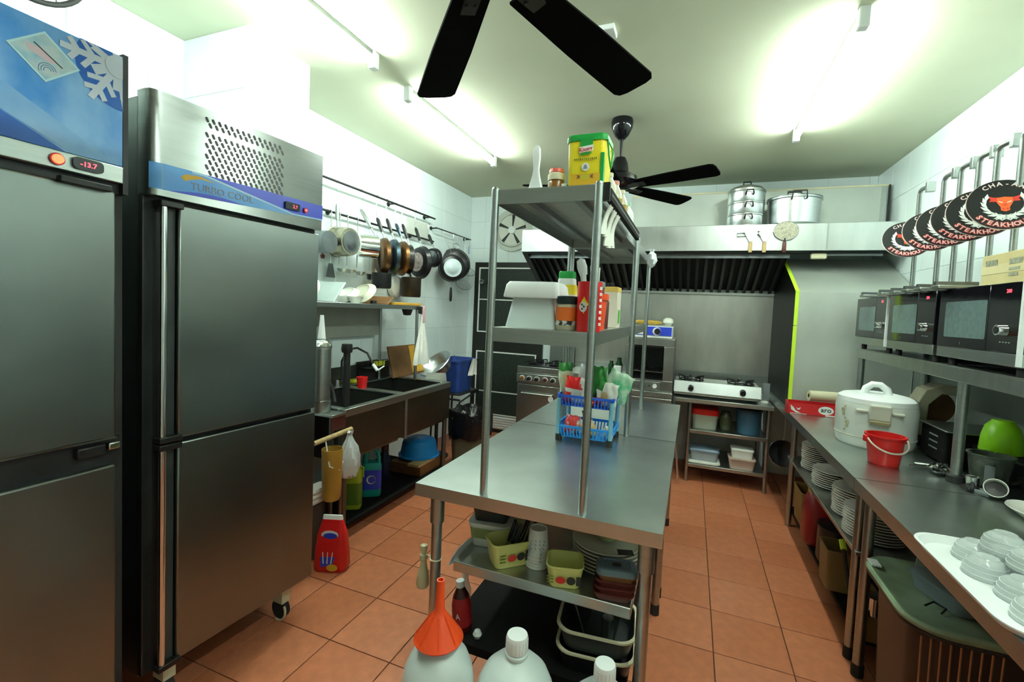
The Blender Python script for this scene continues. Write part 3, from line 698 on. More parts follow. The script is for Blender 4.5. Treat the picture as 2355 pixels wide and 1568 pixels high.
# ================================================================== SINK
SX0, SX1, SY0, SY1, SZ = -2.455, -1.83, 2.05, 3.265, 0.80
t = T('double_sink', 'deep stainless double sink bench with dripping front edge', 'sink', ((SX0+SX1)/2, (SY0+SY1)/2, 0))
ox, oy = (SX0+SX1)/2, (SY0+SY1)/2
def L(x, y): return x-ox, y-oy
DSTEEL = mat('sink_steel', (0.16, 0.165, 0.15), 0.38, 1.0, 0.10, 5, rvar=0.08)
g = G()
x0, y0 = L(SX0, SY0); x1, y1 = L(SX1, SY1)
bas = [(x0+0.09, y0+0.05, x1-0.05, y0+0.565), (x0+0.09, y0+0.635, x1-0.05, y1-0.05)]
g.box(x0, y0, SZ-0.02, x0+0.09, y1, SZ); g.box(x1-0.05, y0, SZ-0.045, x1, y1, SZ)
for ya, yb in ((y0, y0+0.05), (y0+0.565, y0+0.635), (y1-0.05, y1)): g.box(x0+0.09, ya, SZ-0.02, x1-0.05, yb, SZ)
g.build('rim', STEEL, t, bevel=0.003)
for (a, b, c_, d) in bas:
    g = G(); z0 = 0.47
    g.box(a-0.004, b-0.004, z0, c_+0.004, d+0.004, z0+0.006)
    for q in ((a-0.006, b-0.006, a, d+0.006), (c_, b-0.006, c_+0.006, d+0.006), (a, b-0.006, c_, b), (a, d, c_, d+0.006)): g.box(q[0], q[1], z0, q[2], q[3], SZ-0.012)
    bs = g.build('basin', DSTEEL, t, smooth=False)
    G().lathe([(0, 0.006), (0.035, 0.008), (0.04, 0.006), (0, 0.0061)], 18, ((a+c_)/2, (b+d)/2, z0)).build('drain', CHROME, bs)
G().box(x1-0.012, y0, 0.50, x1-0.006, y1, SZ-0.04).build('apron', mat('apron_steel', (0.10, 0.095, 0.075), 0.42, 1.0, 0.15, 4), t, smooth=False)
G().cyl((x1-0.004, y0+0.60, 0.48), (x1-0.004, y0+0.60, SZ-0.04), 0.012, n=10).build('apron_post', STEEL, t)
G().box(x0, y0, SZ, x0+0.012, y1, SZ+0.13).build('splash_back', DSTEEL, t, smooth=False)
for lx in (x0+0.03, x1-0.03):
    for ly in (y0+0.03, y1-0.03): G().cyl((lx, ly, 0.0), (lx, ly, SZ-0.03), 0.019, n=14).build('leg', DSTEEL, t)
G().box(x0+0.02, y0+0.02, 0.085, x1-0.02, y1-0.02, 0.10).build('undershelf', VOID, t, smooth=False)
# pre-rinse spray tap
t = T('spray_tap', 'black-hosed pre-rinse spray tap arching over the sink', 'tap', (-2.40, 2.60, 0.80))
G().cyl((0, 0, 0), (0, 0, 0.05), 0.022, 0.018, 14).build('base', CHROME, t)
hp_ = [on_x(785, 872, -2.36), on_x(786, 830, -2.35), on_x(800, 803, -2.32), on_x(822, 800, -2.27), on_x(845, 812, -2.22), on_x(858, 838, -2.16), on_x(868, 852, -2.12)]
loc = Vector((-2.40, 2.60, 0.80))
G().tube([Vector((0, 0, 0.05))]+[p-loc for p in hp_], 0.008, 8).build('hose', RUBBER, t)
G().tube([hp_[-2]-loc, hp_[-1]-loc], 0.012, 10).build('spray_head', WHITE, t)
G().tube([hp_[-1]-loc, hp_[-1]-loc+Vector((0.02, 0.05, 0.03))], 0.005, 8).build('lever', WHITE, t)
# second black hose near the urn
t = T('black_hose', 'limp black hose looping over the front of the sink', 'hose', (-1.97, 2.12, 0.80))
l0 = Vector((-1.97, 2.12, 0.80))
q = [on_x(730, 820, -1.98), on_x(752, 850, -1.96), on_x(768, 900, -1.93), on_x(770, 925, -1.9)]
G().tube(bez(*[p-l0 for p in q], n=14), 0.009, 8).build('hose', RUBBER, t)
G().cyl((0.06, 0.02, 0.0), (0.06, 0.02, 0.32), 0.022, 0.02, 12).build('filter_body', BLACK, t)
G().lathe([(0, 0), (0.03, 0), (0.034, 0.02), (0.03, 0.05), (0, 0.05)], 14, (0.06, 0.02, 0.32)).build('filter_cap', BLACK, t)
# side stand with the urn
t = T('side_stand', 'low steel stand with a maroon front between fridge and sink', 'stand', (-2.13, 1.985, 0))
G().box(-0.28, -0.045, 0.775, 0.31, 0.058, 0.79).build('top', STEEL, t, bevel=0.002)
G().box(0.295, -0.045, 0.70, 0.308, 0.058, 0.775).build('front_board', MAROON, t, smooth=False)
for lx in (-0.25, 0.29):
    for ly in (-0.03, 0.045): G().cyl((lx, ly, 0), (lx, ly, 0.775), 0.014, n=10).build('leg', DSTEEL, t)
b0, b1 = on_x(722, 998, -1.80), on_x(800, 979, -1.80)
G().cyl((0.33, b0.y-1.985, 0.675), (0.33, b1.y-1.985+0.03, 0.69), 0.013, n=12).build('wooden_bar', TAN, t)
for yy in (-0.03, 0.045): G().cyl((0.30, yy, 0.68), (0.335, yy, 0.68), 0.005, n=8).build('bar_peg', STEEL, t)
c = on_z(744, 938, 0.79)
t = T('steel_urn', 'tall steel urn with domed lid beside the striped fridge', 'urn', (-1.955, 1.985, 0.79))
G().lathe([(0, 0), (0.055, 0), (0.058, 0.01), (0.058, 0.06), (0.054, 0.065), (0.054, 0.36), (0.058, 0.365), (0.058, 0.375), (0, 0.375)], 28).build('body', STEEL, t)
G().lathe([(0.058, 0.376), (0.05, 0.395), (0.03, 0.41), (0.015, 0.415), (0, 0.416)], 24).build('lid', CHROME, t)
G().lathe([(0, 0.416), (0.022, 0.416), (0.012, 0.52), (0.010, 0.55), (0, 0.55)], 16).build('spout_cone', WHITE, t)
G().lathe([(0.059, 0.06), (0.0605, 0.065), (0.059, 0.07)], 28, close=False).build('band', CHROME, t)

# ------------------------------------------------------------------ sponges, red cup, board behind the sink
def soft_box(name, label, cat, c, d, m, rz=0.0, bev=0.012, group=None):
    return tag(G().cbox((0, 0, d[2]/2), d).build(name, m, None, bevel=bev, loc=c, rz=rz, seg=3), label, cat, group)
SPONGE = mat('yellow_sponge', (0.50, 0.52, 0.03), 0.9, 0, 0.1, 40, bump=0.5, bscale=120)
t = T('soap_caddy', 'dark wire caddy hooked on the sink splash', 'caddy', (-2.38, 2.99, 0.90))
g = G(); g.box(-0.05, -0.12, 0.0, 0.03, 0.12, 0.006)
for yy in (-0.12, -0.06, 0, 0.06, 0.12): g.cyl((0.03, yy, 0), (0.03, yy, 0.06), 0.003, n=6)
g.cyl((0.03, -0.12, 0.06), (0.03, 0.12, 0.06), 0.003, n=6); g.build('basket', DARKMETAL, t)
G().box(-0.078, -0.13, -0.10, -0.052, 0.13, 0.05).build('back_plate', BLACK, t)
soft_box('sponge', 'yellow sponge lying in the dark wire caddy above the sink', 'sponge', (-2.375, 3.03, 0.908), (0.05, 0.11, 0.045), SPONGE)
soft_box('sponge', 'yellow sponge lying on the sink divider ledge', 'sponge', (-2.40, 2.78, 0.80), (0.07, 0.10, 0.03), SPONGE)
t = T('red_cup', 'small red cup standing on the sink divider', 'cup', (-2.22, 2.65, 0.80))
G().lathe([(0, 0), (0.032, 0), (0.04, 0.08), (0.037, 0.08), (0.03, 0.005), (0, 0.005)], 18).build('cup', RED, t)
p0, p1, p2 = on_x(893, 852, -2.30), on_x(958, 790, -2.44), on_x(1000, 868, -2.36)
t = T('cutting_board', 'worn brown and yellow chopping board leaning behind the sink', 'chopping board', (-2.30, 3.38, 0.80))
Mb = Matrix.Rotation(math.radians(-14), 4, 'Y')
g = G(); g.M = Mb; g.box(-0.01, -0.26, 0.0, 0.01, 0.20, 0.27); b_ = g.build('board', BROWN, t, bevel=0.004)
g = G(); g.M = Mb; g.box(0.0105, 0.02, 0.02, 0.0125, 0.19, 0.26); g.build('yellow_face', BOARD, t)

# ------------------------------------------------------------------ dish shelf above the sink
DZ = 1.415
t = T('dish_shelf', 'steel shelf over the sink holding white dishes and boards', 'shelf', (-2.26, 2.66, 0))
G().box(-0.17, -0.62, DZ-0.032, 0.155, 0.53, DZ).build('shelf_plate', STEEL, t, bevel=0.002)
for lx, ly in ((-0.15, 0.42), (0.14, 0.515), (-0.15, -0.5)): G().cyl((lx, ly, 0.80), (lx, ly, DZ-0.03), 0.012, n=12).build('post', STEEL, t)
G().box(-0.16, -0.60, 1.16, -0.154, 0.43, DZ-0.03).build('back_plate', mat('dull_panel', (0.40, 0.42, 0.37), 0.5, 0.6, 0.06), t)
def leaning(name, label, cat, y, sy, h, th, m, tilt, x=-2.26, dx=0.22, group=None, round_=False):
    t = T(name, label, cat, (x, y, DZ), 0, group)
    g = G(); g.M = Matrix.Rotation(math.radians(tilt), 4, 'X')
    if round_:
        g.M = g.M @ Matrix.Translation((0, 0, h/2)) @ Matrix.Rotation(math.pi/2, 4, 'X')
        g.lathe([(0, th), (h*0.28, th), (h*0.31, th*1.6), (h*0.5, 0.0), (h*0.49, -0.003), (h*0.30, th*0.8), (0, th*0.5)], 30)
    else: g.box(-dx/2, -th/2, 0, dx/2, th/2, h)
    g.build('plate' if round_ else 'board', m, t, bevel=0 if round_ else 0.006)
    return t
leaning('white_board', 'pale square board tilted on the dish shelf next to the fridge', 'chopping board', 2.28, 0, 0.17, 0.012, mat('pale_board', (0.48, 0.56, 0.55), 0.4), -38)
leaning('white_bowl', 'white bowl propped on the dish shelf half behind the fridge', 'bowl', 2.16, 0, 0.16, 0.03, CERAMIC, -20, round_=True)
leaning('serving_plate', 'white oval plate tilted in front of the big cream plate', 'plate', 2.46, 0, 0.17, 0.02, CERAMIC, -52, round_=True)
leaning('serving_plate', 'large cream plate tilted on the dish shelf, rightmost dish', 'plate', 2.62, 0, 0.20, 0.02, mat('cream_ceramic', (0.60, 0.60, 0.48), 0.25, 0, 0.04), -42, round_=True)
t = T('small_white_bowl', 'small white bowl lying in front of the tilted plates', 'bowl', (-2.17, 2.50, DZ))
G().lathe([(0, 0), (0.03, 0), (0.055, 0.045), (0.051, 0.045), (0.028, 0.006), (0, 0.005)], 22).build('bowl', CERAMIC, t)
tag(G().lathe([(0, 0), (0.04, 0), (0.045, 0.012), (0.02, 0.02), (0, 0.02)], 18).build('pot_lid', BLACK, None, loc=(-2.36, 2.62, DZ+0.001)), 'black round lid lying behind the cream plate', 'lid')
leaning('dark_board', 'thin dark board with yellow edge leaning right of the cream plate', 'chopping board', 2.80, 0, 0.10, 0.012, BROWN, -55, dx=0.26)
t = T('yellow_board', 'yellow wooden board lying flat on the dish shelf end', 'chopping board', (-2.25, 3.02, DZ), 0)
G().box(-0.13, -0.15, 0, 0.14, 0.20, 0.02).build('board', BOARD, t, bevel=0.004)
tag(G().box(-0.015, -0.02, 0, 0.015, 0.02, 0.025).build('binder_clip', BLACK, None, bevel=0.003, loc=(-2.18, 2.70, DZ)), 'small black clip at the foot of the cream plate', 'clip')
# white cloth hung from the shelf end
t = T('hanging_cloth', 'white cloth gathered in a pink clip hanging from the shelf end', 'cloth', (-2.08, 3.20, 1.38))
g = G(); prof = []
n = 24; rows = [(0.012, 0.0), (0.018, -0.09), (0.03, -0.18), (0.048, -0.27), (0.062, -0.36), (0.07, -0.44), (0.0695, -0.445)]
v = []
for r_, z in rows:
    for k in range(n):
        a = 2*math.pi*k/n; rr = r_*(1+0.16*math.sin(6*a)*min(1, -z/0.2))
        v.append((rr*0.7*math.cos(a), rr*1.25*math.sin(a), z+0.008*math.sin(5*a)*(1 if z < -0.4 else 0)))
g.add(v, [(i*n+k, i*n+(k+1) % n, (i+1)*n+(k+1) % n, (i+1)*n+k) for i in range(len(rows)-1) for k in range(n)])
g.build('cloth', CLOTH, t, angle=70)
G().box(-0.012, -0.016, -0.10, 0.018, 0.016, 0.035).build('clip', mat('pink_clip', (0.62, 0.40, 0.44), 0.5), t, bevel=0.006)
G().box(-0.02, -0.035, -0.03, 0.006, -0.014, 0.03).build('clip_spring', BLACK, t, bevel=0.004)
tag(G().lathe([(0, -0.05), (0.03, -0.045), (0.045, 0.0), (0.04, 0.0), (0.0, -0.03)], 16).build('black_ladle_cup', BLACK, None, loc=(-2.15, 3.08, 1.382)), 'small black cup hooked under the right end of the dish shelf', 'cup')

# ------------------------------------------------------------------ bucket, pan and cloths beyond the sink
t = T('folding_stool', 'black tubular stool frame standing between sink and door', 'stool', (-2.20, 4.02, 0))
g = G()
for s in (-1, 1):
    g.tube([(s*0.15, -0.2, 0), (s*0.15, -0.18, 0.5), (s*0.15, 0.22, 0.56)], 0.010, 8); g.tube([(s*0.15, 0.2, 0), (s*0.15, 0.22, 0.9)], 0.010, 8)
for z, yy in ((0.52, -0.18), (0.56, 0.2), (0.88, 0.22)): g.tube([(-0.15, yy, z), (0.15, yy, z)], 0.010, 8)
g.build('frame', BLACK, t)
G().box(-0.16, -0.2, 0.565, 0.16, 0.2, 0.58).build('seat', BLACK, t, bevel=0.004)
t = T('navy_bucket', 'navy blue tub standing on the black stool beyond the sink', 'tub', (-2.20, 4.02, 0.582))
G().rlathe([(0.85, 0), (1.0, 0.30), (1.06, 0.30), (1.06, 0.32), (0.96, 0.32), (0.80, 0.01)], 0.13, 0.17, 0.35).build('tub', DENIM, t)
def drape(name, label, c, w, h, m=CLOTH, ax=(0, 1, 0), cat='cloth', amp=0.012):
    t = T(name, label, cat, c); g = G(); n, mrows = 14, 8; v = []
    u = Vector(ax).normalized(); nn = u.cross(Vector((0, 0, 1)))
    for side in (0, 1):
        for i in range(mrows+1):
            for k in range(n+1):
                s_ = k/n-0.5; q = i/mrows
                p = u*(w*s_*(1+0.25*q))+Vector((0, 0, -h*q))+nn*(amp*math.sin(9*s_+3*q)*(0.3+q)+side*0.004+0.02*(1-q)**3)
                v.append(tuple(p))
    f = []
    N = (mrows+1)*(n+1)
    for i in range(mrows):
        for k in range(n):
            a = i*(n+1)+k; f += [(a, a+1, a+n+2, a+n+1), (N+a, N+a+n+1, N+a+n+2, N+a+1)]
    for i in range(mrows):
        a = i*(n+1); f.append((a, a+n+1, N+a+n+1, N+a)); a += n; f.append((a, N+a, N+a+n+1, a+n+1))
    for k in range(n): f.append((k, N+k, N+k+1, k+1)); a = mrows*(n+1)+k; f.append((a, a+1, N+a+1, N+a))
    g.add(v, f); g.build('fabric', m, t, angle=80); return t
drape('tea_towel', 'white cloth slung over the rim of the navy tub', (-2.055, 4.10, 0.905), 0.11, 0.17)
drape('tea_towel', 'pale grey cloth hanging over the right end of the sink', (-1.99, 3.30, 0.86), 0.16, 0.20, mat('grey_cloth', (0.50, 0.52, 0.47), 0.9, 0, 0.08, 14), (1, 0.4, 0))
c = on_x(1008, 815, -2.20)
t = T('steel_basin', 'shiny steel basin tilted against the chopping board', 'basin', (-2.20, 3.66, 0.86))
g = G(); g.M = Matrix.Rotation(math.radians(38), 4, 'X') @ Matrix.Rotation(math.radians(-20), 4, 'Y')
g.lathe([(0, -0.06), (0.11, -0.06), (0.16, 0.03), (0.17, 0.035), (0.165, 0.04), (0.155, 0.03), (0.105, -0.05), (0, -0.05)], 32); g.build('basin', ALU, t)
G().cyl((0, 0.02, -0.86), (0, 0.02, -0.08), 0.018, n=10).build('stand_post', DARKMETAL, t)
G().lathe([(0, 0), (0.12, 0), (0.12, 0.012), (0, 0.015)], 20, (0, 0.02, -0.86)).build('stand_foot', DARKMETAL, t)

# bin with black bag
c = Vector((-1.80, 3.60, 0))
t = T('rubbish_bin', 'olive plastic rubbish bin lined with a crumpled black bag', 'bin', c)
G().rlathe([(0.82, 0), (1, 0.44), (1.05, 0.44), (1.05, 0.46), (0.95, 0.46), (0.8, 0.02)], 0.15, 0.15, 0.4).build('bin', OLIVE, t)
g = G(); n = 40; v = []; rows = [(1.07, 0.27), (1.11, 0.33), (1.10, 0.42), (1.10, 0.49), (1.02, 0.515), (0.9, 0.48), (0.6, 0.40)]
for sc, z in rows:
    for k in range(n):
        a = 2*math.pi*k/n; r_ = 0.155*sc/max(abs(math.cos(a)), abs(math.sin(a)))**0.55*(1+0.035*math.sin(11*a+z*40)+0.02*random.random())
        v.append((r_*math.cos(a), r_*math.sin(a), z+0.012*math.sin(7*a)+0.008*random.random()))
g.add(v, [(i*n+k, i*n+(k+1) % n, (i+1)*n+(k+1) % n, (i+1)*n+k) for i in range(len(rows)-1) for k in range(n)]+[tuple((len(rows)-1)*n+k for k in range(n))])
g.build('bin_bag', BAGBLACK, t, angle=25)

# ------------------------------------------------------------------ things stored under the sink
def on_shelf(px, py, z): return on_z(px, py, z)
SHZ = 0.10
c = on_z(810, 1172, SHZ)+Vector((-0.03, 0.03, 0))
t = T('detergent_bottle', 'green washing-up liquid bottle under the sink', 'bottle', c, 0.5)
G().rlathe([(0.95, 0), (1, 0.01), (1, 0.20), (0.97, 0.23), (0.55, 0.29), (0.36, 0.30), (0.36, 0.335), (0.3, 0.335)], 0.06, 0.042, 0.6).build('bottle', DETERGENT, t)
G().rlathe([(0.38, 0.335), (0.38, 0.36), (0.2, 0.375)], 0.06, 0.06, 0.9).build('cap', WHITE, t)
G().rlathe([(1.01, 0.03), (1.01, 0.17)], 0.06, 0.042, 0.6, close=False).build('label', mat('dark_green_label', (0.10, 0.20, 0.02), 0.4), t)
G().tube([(0.035, 0.0, 0.20), (0.066, 0, 0.20), (0.066, 0, 0.26), (0.030, 0, 0.275)], 0.007, 8).build('grip', DETERGENT, t)
c = on_z(855, 1142, SHZ)+Vector((-0.03, 0.03, 0))
t = T('cleaner_bottle', 'teal cleaner bottle with looped handle and blue label', 'bottle', c, 0.6)
G().rlathe([(0.95, 0), (1, 0.01), (1, 0.19), (0.96, 0.21), (0.80, 0.23)], 0.065, 0.045, 0.6).build('bottle', TEAL, t)
G().tube([(-0.045, 0, 0.215), (-0.040, 0, 0.29), (-0.012, 0, 0.325), (0.03, 0, 0.31), (0.046, 0, 0.26), (0.042, 0, 0.20)], [0.02, 0.02, 0.018, 0.014, 0.013, 0.015], 10).build('handle_loop', TEAL, t)
G().rlathe([(1.012, 0.05), (1.012, 0.185)], 0.065, 0.045, 0.6, close=False).build('label', STRIPEDEEP, t)
g = G(); g.poly(circle(0.03, 20, (0, 0.12))+circle(0.024, 20, (0.004, 0.12))[::-1], frame((0, -0.047, 0), (1, 0, 0), (0, 0, 1)), 0.0006); g.build('label_ring', SIGNWHITE, t)
t = T('dark_bottle', 'dark blue bottle with a red cap deep under the sink', 'bottle', (-2.12, 2.80, SHZ))
G().lathe([(0, 0), (0.045, 0), (0.045, 0.16), (0.02, 0.20), (0.02, 0.22), (0, 0.22)], 18).build('bottle', mat('deep_blue', (0.004, 0.008, 0.03), 0.3), t)
G().lathe([(0.022, 0.22), (0.024, 0.25), (0, 0.26)], 14).build('cap', MAROON, t)
t = T('low_crate', 'dark low crate under the sink carrying the blue basin', 'crate', (-2.02, 3.09, SHZ))
G().box(-0.14, -0.16, 0, 0.14, 0.16, 0.085).build('crate', BROWN, t, bevel=0.004)
G().box(0.05, -0.2, 0.086, 0.15, 0.04, 0.104).build('board', TAN, t)
t = T('blue_basin', 'sky blue plastic basin turned upside down under the sink', 'basin', (-2.02, 3.12, SHZ+0.105))
G().lathe([(0.165, 0), (0.165, 0.008), (0.15, 0.012), (0.135, 0.10), (0.125, 0.125), (0.09, 0.14), (0, 0.14)], 36).build('basin', SKYBLUE, t)
# red powder bag on the floor
c = Vector((-1.715, 1.85, 0))
t = T('washing_powder_bag', 'red and blue washing powder bag slumped beside the fridge', 'bag', c, 0.35)
g = G(); rows = [(0.9, 0.0), (1.05, 0.02), (1.0, 0.10), (0.88, 0.19), (0.72, 0.245), (0.62, 0.27)]
g.rlathe([((s_, s_*(1 if z < .2 else .55)), z) for s_, z in rows], 0.085, 0.045, 0.7, 5)
g.build('bag', RED, t)
G().rlathe([((0.64, 0.36), 0.255), ((0.60, 0.12), 0.29)], 0.085, 0.045, 0.5).build('folded_top', WHITE, t)
fb = frame((0.0, -0.0455, 0.0), (1, 0, 0), (0, 0.06, 1))
g = G(); g.poly(circle(0.045, 20, (0.0, 0.20), sy=0.5), fb, 0.001, 0.004); g.build('brand_patch', SIGNWHITE, t)
g = G(); g.poly(circle(0.036, 20, (0.004, 0.195), sy=0.42), fb, 0.001, 0.0055); g.build('brand_swoosh', STRIPEDEEP, t)
g = G(); g.poly([(-0.05, 0.11), (0.0, 0.145), (0.045, 0.12), (0.02, 0.045), (-0.04, 0.03)], fb, 0.001, 0.004); g.build('blue_burst', STRIPEDEEP, t)
g = G()
for q in range(3): g.poly([(-0.03+q*0.02, 0.05), (-0.024+q*0.02, 0.05), (-0.03+q*0.026, 0.11), (-0.034+q*0.026, 0.11)], fb, 0.001, 0.0055)
g.build('white_streaks', SIGNWHITE, t)
g = G(); g.poly(circle(0.03, 16, (0.02, 0.03), sy=0.6), fb, 0.001, 0.0056); g.build('yellow_spot', GOLD, t)
# amber jug and white bag hanging from the wooden bar
t = T('amber_jug', 'tall amber plastic jug with a white cord hanging from the wooden bar', 'jug', (-1.775, 1.897, 0.345))
G().lathe([(0, 0), (0.040, 0), (0.048, 0.02), (0.055, 0.28), (0.051, 0.28), (0.044, 0.02), (0, 0.012)], 24).build('jug', AMBER, t)
G().tube([(0.03, 0.05, 0.20), (0.05, 0.0, 0.17), (0.03, -0.05, 0.20), (-0.02, -0.03, 0.33)], 0.004, 6).build('cord', WHITE, t)
t = T('carrier_bag', 'crumpled white carrier bag tied to the wooden bar', 'bag', (-1.775, 2.030, 0.405))
g = G(); n = 26; v = []; rows = [(0.02, 0.02), (0.055, 0.035), (0.068, 0.085), (0.066, 0.14), (0.05, 0.19), (0.022, 0.235), (0.012, 0.265), (0.02, 0.28)]
for r_, z in rows:
    for k in range(n):
        a = 2*math.pi*k/n; q = r_*(1+0.12*math.sin(5*a+z*30)+0.08*random.uniform(-1, 1)); v.append((q*0.75*math.cos(a), q*math.sin(a), z+0.01*random.uniform(-1, 1)))
g.add(v, [(i*n+k, i*n+(k+1) % n, (i+1)*n+(k+1) % n, (i+1)*n+k) for i in range(len(rows)-1) for k in range(n)]+[tuple(range(n-1, -1, -1)), tuple((len(rows)-1)*n+k for k in range(n))])
g.build('bag', CLEARBAG, t, angle=30)
t = T('folded_rags', 'pile of folded white rags on a dark box beside the fridge', 'rags', (-1.90, 1.90, 0.31))
for q in range(3): G().rlathe([(0.9, 0), (1, 0.008), (1, 0.018), (0.9, 0.026)], 0.05-0.004*q, 0.07, 0.4, c=(0.004*q, 0.005*q, 0.028*q)).build('rag', CLOTH, t)
tag(G().cbox((0, 0, 0.15), (0.16, 0.15, 0.30)).build('dark_box', DARKTUB, None, bevel=0.005, loc=(-1.935, 1.90, 0.005)), 'dark box standing on the floor between fridge and sink', 'box')

# ================================================================== BACK WALL
# --- black door with white lines
t = struct(G().box(-2.375, YB-0.045, 0.0, -1.52, YB-0.002, 1.945).build('door_1', DOORBLACK, None, bevel=0.004))
def doorpt(px, py): q = on_y(px, py, YB-0.045); return q.x, q.z
xa = -2.315; xb = -1.58
for (za, zb_) in ((1.145, 1.885), (0.20, 0.93)):
    G().box(xa+0.014, YB-0.049, za+0.014, xb-0.014, YB-0.0455, zb_-0.014).build('panel', DOORGREEN, t, smooth=False)
    zm = za+(zb_-za)*(0.50 if za > 1 else 0.36)
    for nm, b in (('moulding', (xa, za, xa+0.014, zb_)), ('moulding', (xb-0.014, za, xb, zb_)), ('moulding', (xa+0.014, za, xb-0.014, za+0.014)), ('moulding', (xa+0.014, zb_-0.014, xb-0.014, zb_)), ('moulding', (xa+0.014, zm, xb-0.014, zm+0.012))):
        G().box(b[0], YB-0.056, b[1], b[2], YB-0.0455, b[3]).build(nm, WHITETRIM, t, smooth=False)
v_ = G().box(-2.19, YB-0.052, 0.045, -1.62, YB-0.0455, 0.19).build('vent_plate', WHITE, t, smooth=False)
for k in range(5):
    g = G(); g.M = Matrix.Translation((0, YB-0.060, 0.062+k*0.027)) @ Matrix.Rotation(0.5, 4, 'X'); g.box(-2.18, -0.002, -0.010, -1.63, 0.002, 0.010); g.build('louvre', WHITE, v_, smooth=False)
G().lathe([(0, 0), (0.02, 0), (0.02, 0.03), (0.028, 0.05), (0.02, 0.065), (0, 0.067)], 16).build('door_knob', CHROME, t).matrix_local = Matrix.Translation((-2.26, YB-0.046, 1.72)) @ Matrix.Rotation(math.pi/2, 4, 'X')
c = on_y(1128, 640, YB-0.055)
t2 = T('key_bunch', 'bunch of shiny keys hooked on the upper black door panel', 'keys', c)
g = G()
for q in range(5): g.M = Matrix.Rotation(0.3*(q-2), 4, 'Y'); g.box(-0.006, -0.004-0.002*q, -0.09, 0.006, -0.002-0.002*q, -0.015); g.cyl((0, -0.004-0.002*q, -0.01), (0, -0.002-0.002*q, -0.01), 0.012, n=10)
g.build('keys', CHROME, t2)
G().tube(arcpts((0, 0, 0), 0.014, (1, 0, 0), (0, 0, 1), 0, 360, 14)[:-1], 0.002, 6, True).build('ring', CHROME, t2)
# --- wall exhaust fan
c = on_y(1180, 530, YB)
t = T('exhaust_fan', 'white wall exhaust fan with five blades above the black door', 'fan', (c.x, YB-0.001, c.z))
fr = face_ny((0, 0, 0))
G().poly(circle(0.235, 40), fr, 0.018).build('housing', mat('fan_cream', (0.52, 0.56, 0.50), 0.5), t)
G().poly(circle(0.172, 40), fr, 0.004, 0.019).build('opening', BLACK, t, smooth=False)
G().tube(arcpts((0, -0.03, 0), 0.178, (1, 0, 0), (0, 0, 1), 0, 360, 40)[:-1], 0.010, 8, True).build('ring', mat('fan_cream', (0.52, 0.56, 0.50)), t)
G().lathe([(0, 0), (0.045, 0), (0.04, 0.02), (0, 0.025)], 18).build('hub', WHITE, t).matrix_local = Matrix.Translation((0, -0.030, 0)) @ Matrix.Rotation(math.pi/2, 4, 'X')
for k in range(5):
    a0 = math.radians(20+72*k); pts = [(0.035*math.cos(a0), 0.035*math.sin(a0))]+[(0.166*math.cos(a0+q), 0.166*math.sin(a0+q)) for q in [math.radians(58)*j/8 for j in range(9)]]+[(0.035*math.cos(a0+0.9), 0.035*math.sin(a0+0.9))]
    G().poly(pts, fr, 0.003, 0.026).build('blade', mat('fan_blade_cream', (0.60, 0.62, 0.55), 0.5), t, smooth=False)

# --- extraction hood
HY, HZ0, HZ1, HX0, HX1 = 4.00, 1.965, 2.172, -1.54, 1.41
t = T('extraction_hood', 'long stainless extraction hood with dark baffle filters over the cooking line', 'hood', ((HX0+HX1)/2, 4.37, HZ0))
ox, oy, oz = (HX0+HX1)/2, 4.37, HZ0
def Hb(x0, y0, z0, x1, y1, z1, nm, m, bev=0): return G().box(x0-ox, y0-oy, z0-oz, x1-ox, y1-oy, z1-oz).build(nm, m, t, smooth=bool(bev), bevel=bev)
band = Hb(HX0, HY, HZ0, HX1, HY+0.02, HZ1, 'front_band', HOODSTEEL, 0.003)
Hb(HX0, HY+0.02, HZ1-0.012, HX1, 4.745, HZ1, 'top_plate', HOODSTEEL)
Hb(0.905, HY-0.002, HZ0, 0.916, HY, HZ1, 'band_joint', STEEL)
DARKHOOD = mat('shaded_steel', (0.016, 0.018, 0.018), 0.45, 0.8, 0.25, 6)  # dark tone puts the shade under the hood into the colour
Hb(HX0+0.01, HY+0.02, HZ0-0.012, HX1-0.005, HY+0.10, HZ0+0.002, 'gutter', DARKHOOD)
Hb(-1.50, HY+0.10, HZ0-0.045, 0.69, HY+0.125, HZ0, 'filter_frame', GREYPAN)
pa, pb = Vector((0, HY+0.125, HZ0-0.03)), Vector((0, 4.73, 1.665))
g = G(); g.add([(-1.5-ox, pa.y-oy, pa.z-oz+0.03), (0.69-ox, pa.y-oy, pa.z-oz+0.03), (0.69-ox, pb.y-oy, pb.z-oz+0.03), (-1.5-ox, pb.y-oy, pb.z-oz+0.03)], [(0, 1, 2, 3)])
g.build('filter_back', mat('filter_black', (0.008, 0.008, 0.009), 0.6, 0.3), t, smooth=False)
dl = (pb-pa); ln = dl.length; ang_ = math.atan2(dl.z, dl.y)
baf = None
for k in range(31):
    x = -1.465+k*0.0705
    if baf is None:
        g = G(); g.box(-0.012, 0, -0.006, 0.012, ln, 0.014); baf = g.build('baffle', mat('baffle_metal', (0.05, 0.055, 0.055), 0.4, 0.85, 0.3, 5), t, smooth=False)
        baf.location = (x-ox, pa.y-oy, pa.z-oz); baf.rotation_euler = (ang_, 0, 0)
    else: share(baf, t, (x-ox, pa.y-oy, pa.z-oz), (ang_, 0, 0))
Hb(-1.50, 4.71, 1.645, 0.69, 4.742, 1.668, 'drip_rail', STEEL)
